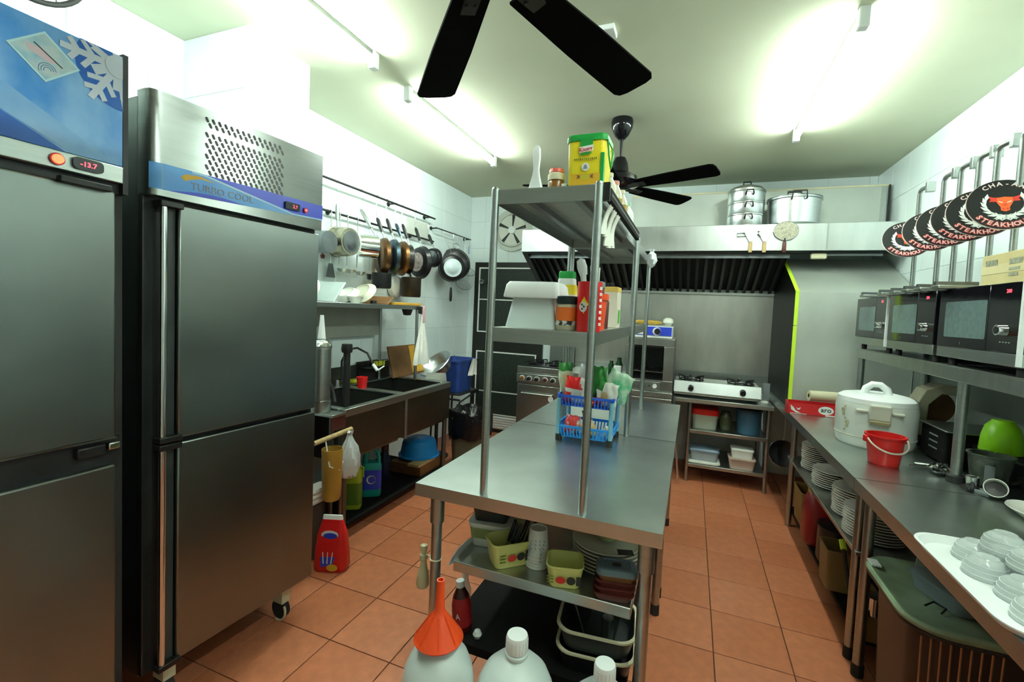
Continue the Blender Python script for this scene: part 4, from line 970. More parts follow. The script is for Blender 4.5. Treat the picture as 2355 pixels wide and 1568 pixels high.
for nm, xx in (('end_panel', HX0),):
    g = G(); pl_ = [(HY+0.02, HZ0), (HY+0.02, HZ1-0.012), (4.745, HZ1-0.012), (4.745, 1.62), (4.68, 1.62)]
    g.add([(xx-ox, y-oy, z-oz) for y, z in pl_]+[(xx+0.012-ox, y-oy, z-oz) for y, z in pl_], [tuple(range(4, -1, -1)), tuple(range(5, 10))]+[(i, (i+1) % 5, 5+(i+1) % 5, 5+i) for i in range(5)])
    g.build(nm, HOODSTEEL, t, smooth=False)
    g = G(); d = Vector((0, 4.68-HY-0.02, 1.62-HZ0)); 
    g.add([(xx-ox, HY+0.02-oy, -0.001), (xx-ox+0.05, HY+0.02-oy, -0.001), (xx-ox+0.05, 4.68-oy, 1.62-oz), (xx-ox, 4.68-oy, 1.62-oz)], [(0, 1, 2, 3)]); g.build('end_flange', GREYPAN, t, smooth=False)
# upper steel panel between hood and ceiling
t = T('upper_panel', 'flat steel panel between the hood top and the ceiling, behind the pots', 'panel', (0.4, 4.40, HZ1))
G().box(-1.0, 0, 0, 0.99, 0.012, 0.36).build('sheet', PANEL, t, smooth=False)
G().box(-1.0, -0.004, 0.352, 0.99, 0.03, 0.366).build('top_edge', CREAM, t, smooth=False)
G().box(0.94, -0.012, 0, 0.975, 0, 0.35).build('angle_strip', STEEL, t, smooth=False)
G().box(0.985, -0.014, 0, 0.998, 0.012, 0.36).build('dark_edge', DARKMETAL, t, smooth=False)
# pots on the hood
def strap_handle(t, c, w, h, m, ax='y'):
    pts = [(-w/2, 0, 0), (-w/2, -0.022, 0.006), (-w/2+0.006, -0.028, h), (w/2-0.006, -0.028, h), (w/2, -0.022, 0.006), (w/2, 0, 0)]
    g = G(); g.M = Matrix.Translation(c) @ (Matrix.Identity(4) if ax == 'y' else Matrix.Rotation(math.pi/2, 4, 'Z')); g.tube(pts, 0.006, 8); g.build('handle', m, t)
t = T('steamer_pot', 'three-tier aluminium steamer standing on the hood', 'steamer', (0.357, 4.15, HZ1))
for k in range(3):
    z = k*0.095; R_ = 0.137
    g = G(); g.lathe([(0, z), (R_*0.97, z), (R_, z+0.008), (R_, z+0.083), (R_*1.03, z+0.088), (R_*1.03, z+0.094), (R_*0.98, z+0.094), (0, z+0.094)], 36); g.build('tier', ALU, t)
    strap_handle(t, (0.01, -0.137, z+0.050), 0.055, 0.030, BLACK)
G().lathe([(0.141, 0.286), (0.141, 0.294), (0.12, 0.315), (0.07, 0.335), (0, 0.342)], 36).build('lid', ALU, t)
G().tube([(-0.028, 0, 0.338), (-0.026, 0, 0.372), (0.026, 0, 0.372), (0.028, 0, 0.338)], 0.007, 8).build('lid_handle', BLACK, t)
t = T('stock_pot', 'wide aluminium stock pot with black looped handle on the hood', 'pot', (0.705, 4.18, HZ1))
G().lathe([(0, 0), (0.165, 0), (0.18, 0.015), (0.187, 0.20), (0.196, 0.205), (0.196, 0.215), (0.18, 0.215), (0.172, 0.02), (0, 0.012)], 40).build('body', ALU, t)
G().lathe([(0.194, 0.216), (0.194, 0.224), (0.15, 0.232), (0, 0.24)], 40).build('lid', GREYPAN, t)
strap_handle(t, (0.0, -0.188, 0.185), 0.10, 0.055, BLACK)
G().tube([(-0.05, 0, 0.236), (-0.045, 0, 0.285), (0.045, 0, 0.285), (0.05, 0, 0.236)], 0.009, 8).build('lid_handle', BLACK, t)
# turners hooked on the hood band
def hood_tool(px, kind, label, hm):
    c = on_y(px, 580, HY-0.02)
    t = T('turner' if kind == 't' else 'mesh_skimmer', label, 'utensil', (c.x, HY-0.012, c.z), 0, 'tools hooked on the hood band')
    G().rlathe([(0.8, 0), (1, 0.01), (0.9, 0.07), (0.7, 0.085)], 0.014, 0.009, 0.6).build('handle', hm, t)
    if kind == 't':
        g = G(); g.poly([(-0.012, 0.084), (0.012, 0.084), (0.06, 0.165), (-0.055, 0.165)], face_ny((0, 0, 0)), 0.0025); g.build('blade', WHITE, t, smooth=False)
        g = G(); g.tube([(-0.045, -0.003, 0.15), (-0.10, -0.003, 0.15), (-0.10, -0.003, 0.125), (-0.035, -0.003, 0.125)] if px < 1740 else [(-0.03, -0.003, 0.12), (-0.055, -0.003, 0.14)], 0.003, 6); g.build('wire_loop', DARKMETAL, t)
    else:
        G().cyl((0, 0, 0.08), (0, 0, 0.11), 0.010, 0.006, 8).build('ferrule', DARKMETAL, t)
        g = G(); g.poly(circle(0.082, 30, (0.005, 0.165), sy=0.85), face_ny((0, 0, 0)), 0.004); g.build('mesh_disc', mat('mesh_tan', (0.40, 0.38, 0.30), 0.6, 0.3, 0.35, 90), t, smooth=False)
        G().tube(arcpts((0.005, -0.002, 0.165), 0.083, (1, 0, 0), (0, 0, 0.85), 0, 360, 30)[:-1], 0.003, 6, True).build('rim_wire', STEEL, t)
hood_tool(1725, 't', 'white-bladed turner with a wire loop hooked on the hood, leftmost', TAN)
hood_tool(1757, 't', 'white-bladed turner beside the round skimmer on the hood', TAN)
hood_tool(1803, 's', 'round mesh skimmer with red handle hooked on the hood', MAROON)
c = on_y(1885, 592, 4.03)
t = T('hood_lamp', 'small pale plastic lamp box under the right part of the hood', 'lamp', (c.x, 4.06, HZ0-0.012))
G().box(-0.055, -0.025, -0.045, 0.05, 0.02, 0).build('lamp_box', CREAM, t, bevel=0.01)
G().box(0.05, -0.008, -0.02, 0.40, 0.008, -0.004).build('conduit', GREYPLASTIC, t)

# --- steel splash and the partition with the yellow trim
t = T('splash_panel', 'tall stainless splash panel behind the two-burner stove', 'panel', (-0.25, YB-0.003, 0.70))
G().box(-0.98, -0.008, 0, 0.945, 0, 0.945).build('sheet', mat('splash_steel', (0.52, 0.53, 0.50), 0.315, 1.0, 0.10, 3, stretch=(3, 1, 1), rvar=0.03), t, smooth=False)
G().box(-0.98, -0.012, 0.135, 0.945, -0.008, 0.20).build('lower_strip', STEEL, t, smooth=False)
PXA = 0.692
t = T('steel_partition', 'stainless partition at the counter end with lime yellow edge trim', 'partition', (PXA, 3.78, 0.792))
pl_ = [(0.0, 0.0), (0.0, 0.848), (0.62, 1.155), (0.955, 1.155), (0.955, 0.0)]
g = G(); wd = XR-0.01-PXA
g.add([(0.004, y, z) for y, z in pl_]+[(wd, y, z) for y, z in pl_], [(0, 1, 6, 5), (1, 2, 7, 6), (2, 3, 8, 7), (5, 6, 7, 8, 9), (3, 4, 9, 8), (0, 5, 9, 4)]); g.build('front_sheet', PANEL, t, smooth=False)
g = G(); g.add([(0.0, y, z) for y, z in pl_]+[(0.004, y, z) for y, z in pl_], [tuple(range(5)), tuple(range(9, 4, -1))]+[(i, (i+1) % 5, 5+(i+1) % 5, 5+i) for i in range(5)]); g.build('side_sheet', DARKHOOD, t, smooth=False)  # left side coloured dark because it lies in shade
for a, b, nm in (((0.0, 0.0), (0.0, 0.60), 'edge_trim'), ((0.0, 0.604), (0.0, 0.85), 'edge_trim'), ((0.0, 0.85), (0.62, 1.155), 'edge_trim')):
    d = Vector((0, b[0]-a[0], b[1]-a[1])); g = G()
    nrm = Vector((0, -d.z, d.y)).normalized()
    p0, p1 = Vector((0, a[0], a[1])), Vector((0, b[0], b[1]))
    q = [p0, p1]
    vv = [tuple(p+nrm*0.004+Vector((xo, 0, 0))) for p in q for xo in (-0.003, 0.021)]+[tuple(p+nrm*0.0002+Vector((xo, 0, 0))) for p in q for xo in (-0.003, 0.021)]
    g.add(vv, [(0, 1, 3, 2), (4, 6, 7, 5), (0, 2, 6, 4), (1, 5, 7, 3), (0, 4, 5, 1), (2, 3, 7, 6)]); g.build(nm, LIMETRIM, t, smooth=False)

# --- gas range with oven (left)
t = T('gas_range', 'stainless gas range with a row of knobs and oven dial', 'cooker', (-1.38, 4.2, 0))
RW = 0.225
G().box(-RW, 0.02, 0.12, RW, 0.52, 0.80).build('body', STEEL, t, bevel=0.004)
G().box(-RW, 0.0, 0.80, RW, 0.52, 0.86).build('hob', STEELH, t, bevel=0.004)
G().box(-RW+0.02, 0.03, 0.861, RW-0.02, 0.48, 0.872).build('hob_pan', BLACKPAN, t, bevel=0.004)
for gy in (0.14, 0.36):
    for gx in (-0.11, 0.11):
        g = G(); g.lathe([(0, 0.873), (0.04, 0.873), (0.045, 0.885), (0.02, 0.892), (0, 0.892)], 16, (gx, gy, 0))
        for q in range(4): a = math.pi/2*q+0.78; g.box(gx+0.03*math.cos(a)-0.006, gy+0.03*math.sin(a)-0.006, 0.885, gx+0.085*math.cos(a)+0.006, gy+0.085*math.sin(a)+0.006, 0.90) if False else g.tube([(gx+0.02*math.cos(a), gy+0.02*math.sin(a), 0.897), (gx+0.09*math.cos(a), gy+0.09*math.sin(a), 0.897), (gx+0.09*math.cos(a), gy+0.09*math.sin(a), 0.873)], 0.006, 6)
        g.build('burner', BLACKPAN, t)
cp_ = G().box(-RW, -0.012, 0.70, RW, 0.02, 0.79).build('control_panel', STEELH, t, bevel=0.004)
for k, kx in enumerate((-0.165, -0.09, -0.01, 0.075, 0.155)):
    g = G(); g.cyl((kx, -0.013, 0.745), (kx, -0.045, 0.745), 0.021, 0.017, 18); g.box(kx-0.004, -0.052, 0.728, kx+0.004, -0.045, 0.762); g.build('knob', (BROWN, BLACK, BLACK, MAROON, BLACK)[k], cp_)
    G().poly(circle(0.028, 20, (kx, 0.745)), face_ny((0, -0.012, 0)), 0.001).build('knob_plate', SIGNWHITE, cp_)
G().box(-RW+0.01, 0.0, 0.16, RW-0.01, 0.02, 0.68).build('oven_door', STEEL, t, bevel=0.004)
G().tube([(-0.16, 0.0, 0.60), (-0.16, -0.035, 0.60), (0.16, -0.035, 0.60), (0.16, 0.0, 0.60)], 0.006, 8).build('oven_handle', STEEL, t)
G().poly(circle(0.028, 24, (0.14, 0.56)), face_ny((0, -0.008, 0)), 0.008).build('oven_dial', SIGNWHITE, t)
G().poly(circle(0.035, 24, (0.14, 0.56)), face_ny((0, 0.0, 0)), 0.008).build('dial_bezel', BLACK, t)
for lx in (-RW+0.04, RW-0.04):
    for ly in (0.06, 0.48): G().cyl((lx, ly, 0), (lx, ly, 0.12), 0.02, n=10).build('foot', DARKMETAL, t)
G().box(-RW+0.18, 0.50, 0.86, RW, 0.52, 1.07).build('back_guard', STEEL, t, bevel=0.003)
# steel side bench between range and grill
t = T('side_bench', 'plain steel bench between the gas range and the grill', 'bench', (-0.84, 4.2, 0))
G().box(-0.29, 0.0, 0.80, 0.27, 0.52, 0.84).build('top', STEELH, t, bevel=0.003)
G().box(-0.28, 0.02, 0.10, 0.26, 0.50, 0.80).build('cabinet', STEEL, t, smooth=False)
for lx in (-0.25, 0.23):
    for ly in (0.06, 0.46): G().cyl((lx, ly, 0), (lx, ly, 0.10), 0.02, n=10).build('foot', DARKMETAL, t)
tag(G().lathe([(0, 0), (0.03, 0), (0.035, 0.10), (0.02, 0.14), (0.02, 0.17), (0, 0.17)], 16).build('oil_bottle', mat('green_bottle', (0.01, 0.05, 0.015), 0.2), None, loc=(-0.62, 4.32, 0.84)), 'dark green bottle standing on the bench left of the grill', 'bottle')
tag(G().lathe([(0, 0), (0.028, 0), (0.032, 0.08), (0.018, 0.11), (0.018, 0.13), (0, 0.13)], 16).build('sauce_bottle', mat('green_bottle', (0.01, 0.05, 0.015), 0.2), None, loc=(-0.70, 4.36, 0.84)), 'short dark green bottle behind the snack bags', 'bottle')
tag(G().cbox((0, 0, 0.05), (0.07, 0.06, 0.10)).build('white_carton', WHITE, None, bevel=0.004, loc=(-0.62, 4.24, 0.84)), 'small white carton on the bench left of the grill', 'carton')

# --- grill on its stand with a blue portable burner on top
t = T('grill_stand', 'steel cupboard stand under the open grill', 'stand', (-0.325, 4.06, 0))
G().box(-0.235, 0.0, 0.10, 0.205, 0.60, 0.755).build('cupboard', STEEL, t, bevel=0.004)
for k, z in enumerate((0.60, 0.66, 0.715)): G().box(-0.23, -0.008, z, 0.20, 0.0, z+0.045).build('drawer_front', STEELH, t, bevel=0.003)
for lx in (-0.2, 0.17):
    for ly in (0.05, 0.55): G().cyl((lx, ly, 0), (lx, ly, 0.10), 0.018, n=10).build('foot', DARKMETAL, t)
t = T('salamander_grill', 'open-fronted stainless salamander grill below the blue burner', 'grill', (-0.325, 4.09, 0.757))
g = G()
g.box(-0.20, 0, 0.0, 0.20, 0.44, 0.10); g.box(-0.20, 0, 0.40, 0.20, 0.44, 0.465); g.box(-0.20, 0, 0.10, -0.165, 0.44, 0.40); g.box(0.115, 0, 0.10, 0.20, 0.44, 0.40); g.box(-0.165, 0.42, 0.10, 0.115, 0.44, 0.40)
g.build('casing', mat('grill_steel', (0.34, 0.34, 0.32), 0.34, 1.0, 0.1), t, bevel=0.003)
g = G(); g.box(-0.164, 0.012, 0.101, 0.114, 0.415, 0.11); g.box(-0.164, 0.40, 0.10, 0.114, 0.419, 0.40); g.box(-0.164, 0.01, 0.385, 0.114, 0.415, 0.399); g.build('cavity_lining', BLACKPAN, t, smooth=False)
g = G()
for k in range(13): g.cyl((-0.155+k*0.0215, 0.015, 0.17), (-0.155+k*0.0215, 0.40, 0.17), 0.0025, n=6)
g.cyl((-0.164, 0.015, 0.17), (0.114, 0.015, 0.17), 0.004, n=6); g.build('grill_rack', STEEL, t)
cp_ = G().box(-0.165, -0.008, 0.015, 0.10, 0.0, 0.085).build('control_plate', STEELH, t, bevel=0.002)
G().cyl((0.055, -0.03, 0.05), (0.055, -0.008, 0.05), 0.018, n=18).build('knob', SIGNWHITE, cp_)
G().cyl((0.01, -0.016, 0.05), (0.01, -0.008, 0.05), 0.006, n=10).build('lamp', BLACK, cp_)
t = T('portable_burner', 'portable gas burner with bright blue front panel on the grill', 'burner', (-0.335, 4.10, 1.224))
G().box(-0.185, 0, 0.0, 0.185, 0.30, 0.105).build('case', WHITE, t, bevel=0.006)
fp = G().box(-0.18, -0.006, 0.025, 0.178, 0.0, 0.10).build('front_panel', STRIPEDEEP, t, smooth=False)
G().cyl((0.06, -0.034, 0.06), (0.06, -0.006, 0.06), 0.024, n=20).build('knob', BLACK, fp)
G().poly(circle(0.036, 24, (0.055, 0.06))+circle(0.028, 24, (0.062, 0.06))[::-1], face_ny((0, -0.006, 0)), 0.001).build('dial_print', SIGNWHITE, fp)
G().box(-0.16, -0.0068, 0.03, -0.06, -0.006, 0.055).build('label', SIGNWHITE, fp)
G().box(-0.17, 0.02, 0.106, 0.17, 0.28, 0.116).build('drip_tray', STEELH, t, bevel=0.003)
for k in range(3): tag(G().rlathe([(0.6, 0), (1, 0.012), (1, 0.025), (0.6, 0.036)], 0.13, 0.022, 0.9, c=(0, 0, 0)).build('spring_roll', mat('fried_gold', (0.52, 0.34, 0.06), 0.6, 0, 0.2, 20), None, loc=(-0.37, 4.14+0.05*k, 1.341)), ('golden food roll at the front of the burner tray', 'golden food roll in the middle of the burner tray', 'golden food roll at the back of the burner tray')[k], 'food roll')
tag(G().rlathe([(0.7, 0), (1, 0.02), (0.9, 0.05), (0.4, 0.065)], 0.045, 0.05, 0.5).build('paper_wad', PAPER, None, loc=(-0.195, 4.2, 1.341)), 'white crumpled paper beside the golden rolls', 'paper')

# --- stove counter on the back wall
BCZ = 0.735
t = T('stove_bench', 'low steel bench with two shelves under the two-burner stove', 'bench', (0.27, 4.06, 0))
G().box(-0.385, 0.0, BCZ-0.035, 0.385, 0.67, BCZ).build('top', STEELH, t, bevel=0.003)
for z in (0.46, 0.166): G().box(-0.235, 0.06, z-0.03, 0.36, 0.62, z).build('shelf', STEEL, t, bevel=0.003)
for lx in (-0.24, 0.365):
    for ly in (0.09, 0.60): G().cyl((lx, ly, 0), (lx, ly, BCZ-0.03), 0.016, n=14).build('leg', STEEL, t)
tag(G().tube([(0.0, 0.0, 0.0), (-0.075, 0.03, 0.735)], 0.011, 10).build('steel_pole', CHROME, None, loc=(-0.03, 4.02, 0.006)), 'thin steel pole leaning at the left end of the stove bench', 'pole')
t = T('two_burner_stove', 'white two-burner table stove with black knobs', 'stove', (0.225, 4.10, BCZ))
G().box(-0.335, 0.02, 0.02, 0.335, 0.40, 0.125).build('case', STEELH, t, bevel=0.004)
g = G(); g.add([(-0.335, -0.005, 0.045), (0.335, -0.005, 0.045), (0.335, 0.02, 0.137), (-0.335, 0.02, 0.137), (-0.335, 0.03, 0.045), (0.335, 0.03, 0.045), (0.335, 0.03, 0.137), (-0.335, 0.03, 0.137)], [(0, 1, 2, 3), (4, 7, 6, 5), (0, 4, 5, 1), (3, 2, 6, 7), (0, 3, 7, 4), (1, 5, 6, 2)])
fp = g.build('front_panel', mat('stove_white', (0.60, 0.64, 0.64), 0.3, 0.6), t, smooth=False)
for kx in (-0.20, 0.20):
    g = G(); g.cyl((kx, 0.008, 0.088), (kx, -0.025, 0.080), 0.024, 0.021, 18); g.box(kx-0.005, -0.034, 0.062, kx+0.005, -0.024, 0.10); g.build('knob', BLACK, fp)
for kx in (-0.20, 0.20):
    g = G(); g.lathe([(0, 0.126), (0.05, 0.126), (0.052, 0.142), (0.03, 0.15), (0, 0.15)], 20, (kx, 0.20, 0))
    for q in range(5):
        a = 2*math.pi*q/5+0.4; u_ = Vector((math.cos(a), math.sin(a), 0)); c_ = Vector((kx, 0.20, 0))
        g.tube([c_+u_*0.10+Vector((0, 0, 0.126)), c_+u_*0.11+Vector((0, 0, 0.165)), c_+u_*0.05+Vector((0, 0, 0.155))], 0.007, 6)
    g.tube(arcpts((kx, 0.20, 0.135), 0.10, (1, 0, 0), (0, 1, 0), 0, 360, 24)[:-1], 0.006, 6, True); g.build('burner', BLACKPAN, t)
for kx in (-0.30, 0.30):
    for ky in (0.05, 0.37): G().cyl((kx, ky, 0), (kx, ky, 0.022), 0.012, n=8).build('foot', RUBBER, t)
tag(G().cbox((0, 0, 0.075), (0.05, 0.02, 0.15)).build('grey_box', GREYPLASTIC, None, bevel=0.003, loc=(0.63, 4.35, BCZ)), 'small grey box standing against the dark partition side', 'box')
tag(G().rlathe([(0.8, 0), (1, 0.01), (0.7, 0.02)], 0.03, 0.02, 0.6).build('white_scrap', PAPER, None, loc=(0.60, 4.2, BCZ)), 'white scrap of paper at the right end of the stove bench', 'paper')
# things on the bench shelves
t = T('food_tub', 'white tub with red lid on the upper shelf of the stove bench', 'tub', (0.155, 4.30, 0.46))
G().rlathe([(0.9, 0), (1, 0.12)], 0.105, 0.10, 0.3).build('tub', mat('milky_plastic', (0.42, 0.44, 0.36), 0.4), t)
G().rlathe([(1.04, 0.12), (1.06, 0.125), (1.06, 0.165), (1.0, 0.172)], 0.105, 0.10, 0.3).build('lid', RED, t)
tag(G().lathe([(0, 0), (0.045, 0), (0.05, 0.02), (0.05, 0.12), (0.035, 0.14), (0.035, 0.16), (0, 0.16)], 20).build('pickle_jar', mat('dark_jar', (0.06, 0.065, 0.03), 0.2), None, loc=(0.325, 4.28, 0.46)), 'dark jar between the red-lidded tub and the blue bucket', 'jar')
t = T('blue_bucket', 'slate blue bucket on the upper shelf of the stove bench', 'bucket', (0.50, 4.26, 0.46))
G().lathe([(0, 0), (0.085, 0), (0.098, 0.19), (0.103, 0.19), (0.103, 0.205), (0.094, 0.205), (0.08, 0.01), (0, 0.008)], 28).build('bucket', mat('slate_blue', (0.035, 0.10, 0.17), 0.4), t)
t = T('storage_box', 'clear blue-lidded storage box on the lowest shelf', 'box', (0.165, 4.24, 0.19))
G().rlathe([(0.9, 0), (1, 0.075)], 0.115, 0.09, 0.25).build('box', mat('cloudy_plastic', (0.30, 0.36, 0.40), 0.3), t)
G().rlathe([(1.05, 0.075), (1.05, 0.09), (0.95, 0.10)], 0.115, 0.09, 0.25).build('lid', mat('blue_grey_lid', (0.14, 0.20, 0.27), 0.35), t)
tag(G().rlathe([(0.9, 0), (1, 0.006), (1, 0.018), (0.9, 0.023)], 0.13, 0.11, 0.3).build('flat_packet', PAPER, None, loc=(0.165, 4.24, 0.166)), 'flat white packet under the blue-lidded storage box', 'packet')
t = T('pink_box', 'shallow pinkish lunch box at the bottom of the stove bench', 'box', (0.46, 4.22, 0.166))
G().rlathe([(0.88, 0), (1, 0.075), (1.05, 0.08), (1.05, 0.09)], 0.10, 0.08, 0.3).build('box', mat('pale_pink', (0.56, 0.42, 0.36), 0.4), t)
t = T('white_box', 'white lidded box stacked on the pinkish lunch box', 'box', (0.46, 4.225, 0.257))
G().rlathe([(0.9, 0), (1, 0.06), (1.04, 0.062), (1.04, 0.072), (0.95, 0.078)], 0.085, 0.07, 0.3).build('box', WHITESOFT, t)
c = Vector((0.60, 3.92, 0.0))
t = T('leaning_wok', 'dark round wok hanging under the far end of the right counter', 'wok', tuple(on_y(1800, 1042, 3.93)))
g = G(); g.M = Matrix.Rotation(math.radians(78), 4, 'X') @ Matrix.Rotation(0.5, 4, 'Z'); g.lathe([(0, -0.035), (0.05, -0.03), (0.08, -0.015), (0.098, 0.0), (0.10, 0.003), (0.08, -0.01), (0.05, -0.026), (0, -0.03)], 30); g.build('bowl', BLACKPAN, t)
G().tube(arcpts((0, -0.004, 0), 0.100, (0.97, 0, 0), (0, 0.2, 0.98), 0, 360, 30)[:-1], 0.003, 6, True).build('rim', CHROME, t)
G().tube([(0.0, 0.0, 0.10), (0.004, 0.0, 0.20), (0.0, 0.0, 0.735-on_y(1800, 1042, 3.93).z)], 0.003, 6).build('hanging_wire', STEEL, t)

# ================================================================== ISLAND TABLES
TZ = 0.82
def island(label, y0, y1):
    xc, yc = -0.44, (y0+y1)/2; hw, hl = 0.40, (y1-y0)/2
    t = T('steel_table', label, 'table', (xc, yc, 0), 0, 'steel island tables')
    g = G(); g.box(-hw, -hl, TZ-0.006, hw, hl, TZ)
    g.box(-hw, -hl, TZ-0.042, -hw+0.02, hl, TZ-0.006); g.box(hw-0.02, -hl, TZ-0.042, hw, hl, TZ-0.006); g.box(-hw+0.02, -hl, TZ-0.042, hw-0.02, -hl+0.02, TZ-0.006); g.box(-hw+0.02, hl-0.02, TZ-0.042, hw-0.02, hl, TZ-0.006)
    g.build('table_top', TOPSTEEL, t, smooth=False)
    for lx in (-hw+0.045, hw-0.045):
        for ly in (-hl+0.075, hl-0.06):
            l = G().cyl((lx, ly, 0.0), (lx, ly, TZ-0.04), 0.0185, n=18).build('leg', STEEL, t)
            G().cyl((lx, ly, 0.665), (lx, ly, TZ-0.042), 0.0245, n=18).build('leg_collar', STEEL, l)
            G().cyl((lx, ly, 0.0), (lx, ly, 0.05), 0.021, n=14).build('foot', RUBBER, l)
    us = G().box(-hw+0.128, -hl+0.05, 0.52, hw-0.078, hl-0.05, 0.555).build('undershelf', STEELH, t, bevel=0.003)
    G().box(-hw+0.085, -hl+0.055, 0.245, hw-0.085, hl-0.05, 0.275).build('lower_shelf', VOID, t, smooth=False)  # black stands in for the shade under the table
    return t
island('stainless island table nearest the camera, carrying the overshelf front posts', 1.282, 2.262)
island('stainless island table further back, carrying the blue basket rack end', 2.270, 3.25)

# overshelf standing on the two tables
OX0, OX1 = -0.598, -0.272
def overshelf(label, ya, yb, rail_=False, front=True):
    t = T('table_overshelf', label, 'shelf', ((OX0+OX1)/2, (ya+yb)/2, TZ), 0, 'overshelves on the island')
    hw, hl = (OX1-OX0)/2, (yb-ya)/2
    for sx in (-1, 1):
        for sy in (-1, 1):
            if not front and sy < 0: continue
            p = G().cyl((sx*hw, sy*hl, 0), (sx*hw, sy*hl, 0.972), 0.0125, n=16).build('post', STEEL, t)
            G().lathe([(0.0125, 0.972), (0.010, 0.978), (0, 0.980)], 14, (sx*hw, sy*hl, 0)).build('post_cap', STEEL, p)
    for nm, z in (('top_shelf', 0.970), ('middle_shelf', 0.542)):
        L_ = hl if nm == 'top_shelf' or True else hl*0.8
        s = G().box(-hw+0.006, -L_-0.004, z-0.003, hw-0.006, L_+0.004, z).build(nm, STEELH, t, smooth=False)
        for bx in ((-hw+0.006, -L_-0.004, -hw+0.010, L_+0.004), (hw-0.010, -L_-0.004, hw-0.006, L_+0.004), (-hw+0.010, -L_-0.004, hw-0.010, -L_), (-hw+0.010, L_, hw-0.010, L_+0.004)):
            G().box(bx[0], bx[1], z-0.045, bx[2], bx[3], z-0.003).build('shelf_lip', STEEL, s, smooth=False)
        for q in (-0.3, 0.3): G().box(q*hw*1.6-0.012, -L_, z-0.022, q*hw*1.6+0.012, L_, z-0.003).build('stiffener', GREYPAN, s, smooth=False)
    return t
overshelf('two-tier steel overshelf standing on the nearest island table', 1.306, 2.25)
overshelf('two-tier steel overshelf standing on the further island table', 2.292, 2.955)
ST, SM = TZ+0.970, TZ+0.542

# black strip on the right edge with paper slips
t = T('ticket_rail', 'black order ticket rail along the right edge of the overshelf', 'rail', (OX1+0.014, 1.70, 1.768))
G().box(0.002, -0.37, -0.018, 0.018, 0.37, 0.018).build('rail', VOID, t, bevel=0.002)
G().box(-0.006, -0.385, -0.022, 0.016, -0.37, 0.03).build('end_stop', BLACK, t)
g = G(); g.box(0.0182, -0.36, -0.004, 0.0188, 0.36, 0.004); g.build('groove', DARKTUB, t)
for k, (yy, h, lab) in enumerate(((1.38, 0.085, 'white order slip hanging from the black rail, nearest the camera'), (1.45, 0.11, 'long white order slip hanging from the black rail, second'), (1.52, 0.10, 'white order slip hanging from the black rail, third'))):
    drape('order_slip', lab, (OX1+0.004, yy, 1.742), 0.05, h, PAPER, (0, 1, 0), 'paper slip', 0.004)

# ------------------------------------------------------------------ top shelf goods
t = T('pastry_brush', 'white plastic brush standing on its head on the top shelf', 'brush', (-0.476, 1.335, ST), 0)
g = G(); g.rlathe([((1.0, 1), 0), ((1.0, 1), 0.012), ((0.55, 0.9), 0.045), ((0.42, 0.8), 0.065), ((0.55, 0.8), 0.10), ((0.48, 0.8), 0.128), ((0.2, 0.4), 0.137)], 0.021, 0.008, 0.6); g.build('handle', WHITE, t)
G().rlathe([(1, -0.0), (1, 0.006)], 0.022, 0.009, 0.4).build('bristle_head', CREAM, t)
t = T('spice_jar', 'small brown spice jar with red lid on the top shelf', 'jar', (-0.430, 1.40, ST))
G().lathe([(0, 0), (0.022, 0), (0.026, 0.004), (0.027, 0.035), (0.023, 0.045), (0, 0.045)], 22).build('jar', mat('brown_spice', (0.22, 0.10, 0.02), 0.25, 0, 0.2, 20), t)
G().lathe([(0.0275, 0.0445), (0.0275, 0.062), (0.022, 0.068), (0, 0.068)], 22).build('shoulder', CREAM, t)
G().lathe([(0.024, 0.068), (0.022, 0.080), (0, 0.083)], 20).build('lid', mat('coral_lid', (0.70, 0.12, 0.08), 0.4), t)
tag(G().cbox((0, 0, 0.015), (0.016, 0.016, 0.03)).build('salt_sachet', WHITE, None, bevel=0.003, loc=(-0.399, 1.385, ST)), 'tiny white sachet between spice jar and yellow tub', 'sachet')
# yellow stock powder tub
t = T('stock_powder_tub', 'big yellow stock powder tub with green lid on the top shelf', 'tub', (-0.328, 1.415, ST))
g = G(); g.rlathe([(0.90, 0), (0.93, 0.004), (1.0, 0.150)], 0.060, 0.055, 0.35); g.build('tub', YELLOW, t)
G().rlathe([(1.05, 0.148), (1.06, 0.152), (1.06, 0.163), (1.0, 0.168), (0.5, 0.169)], 0.060, 0.055, 0.35).build('lid', GREEN, t)
fb = frame((0, -0.0525, 0), (1, 0, 0), (0, -0.03, 1))
G().poly(rect(-0.045, 0.008, 0.045, 0.05), fb, 0.0008, 0.0012).build('gold_base_print', GOLD, t, smooth=False)
g = G(); g.poly([(-0.018, 0.122), (0.020, 0.126), (0.020, 0.148), (-0.018, 0.148)], fb, 0.0008, 0.0014); g.build('logo_green', GREEN, t, smooth=False)
g = G(); g.poly([(-0.021, 0.112), (0.022, 0.116), (0.022, 0.134), (-0.021, 0.129)], fb, 0.0008, 0.0022); g.build('logo_flag', SIGNWHITE, t, smooth=False)
g = G(); g.poly([(-0.018, 0.104), (0.018, 0.108), (0.014, 0.113), (-0.016, 0.110)], fb, 0.0008, 0.0022); g.build('logo_leaf', GREEN, t, smooth=False)
G().text('Knorr', 0.0165, fb @ Matrix.Translation((0, 0.1165, 0.003)) @ Matrix.Rotation(0.09, 4, 'Z'), 0.0004, bold=0.0003).build('brand_letters', SIGNRED, t, smooth=False)
g = G()
for k in range(12): g.poly(rect(-0.036+k*0.006, 0.0905+0.0006*(k % 3), -0.0322+k*0.006, 0.096+0.0005*(k % 2)), fb, 0.0005, 0.0014)
g.build('product_print', mat('olive_print', (0.16, 0.20, 0.02), 0.5), t, smooth=False)
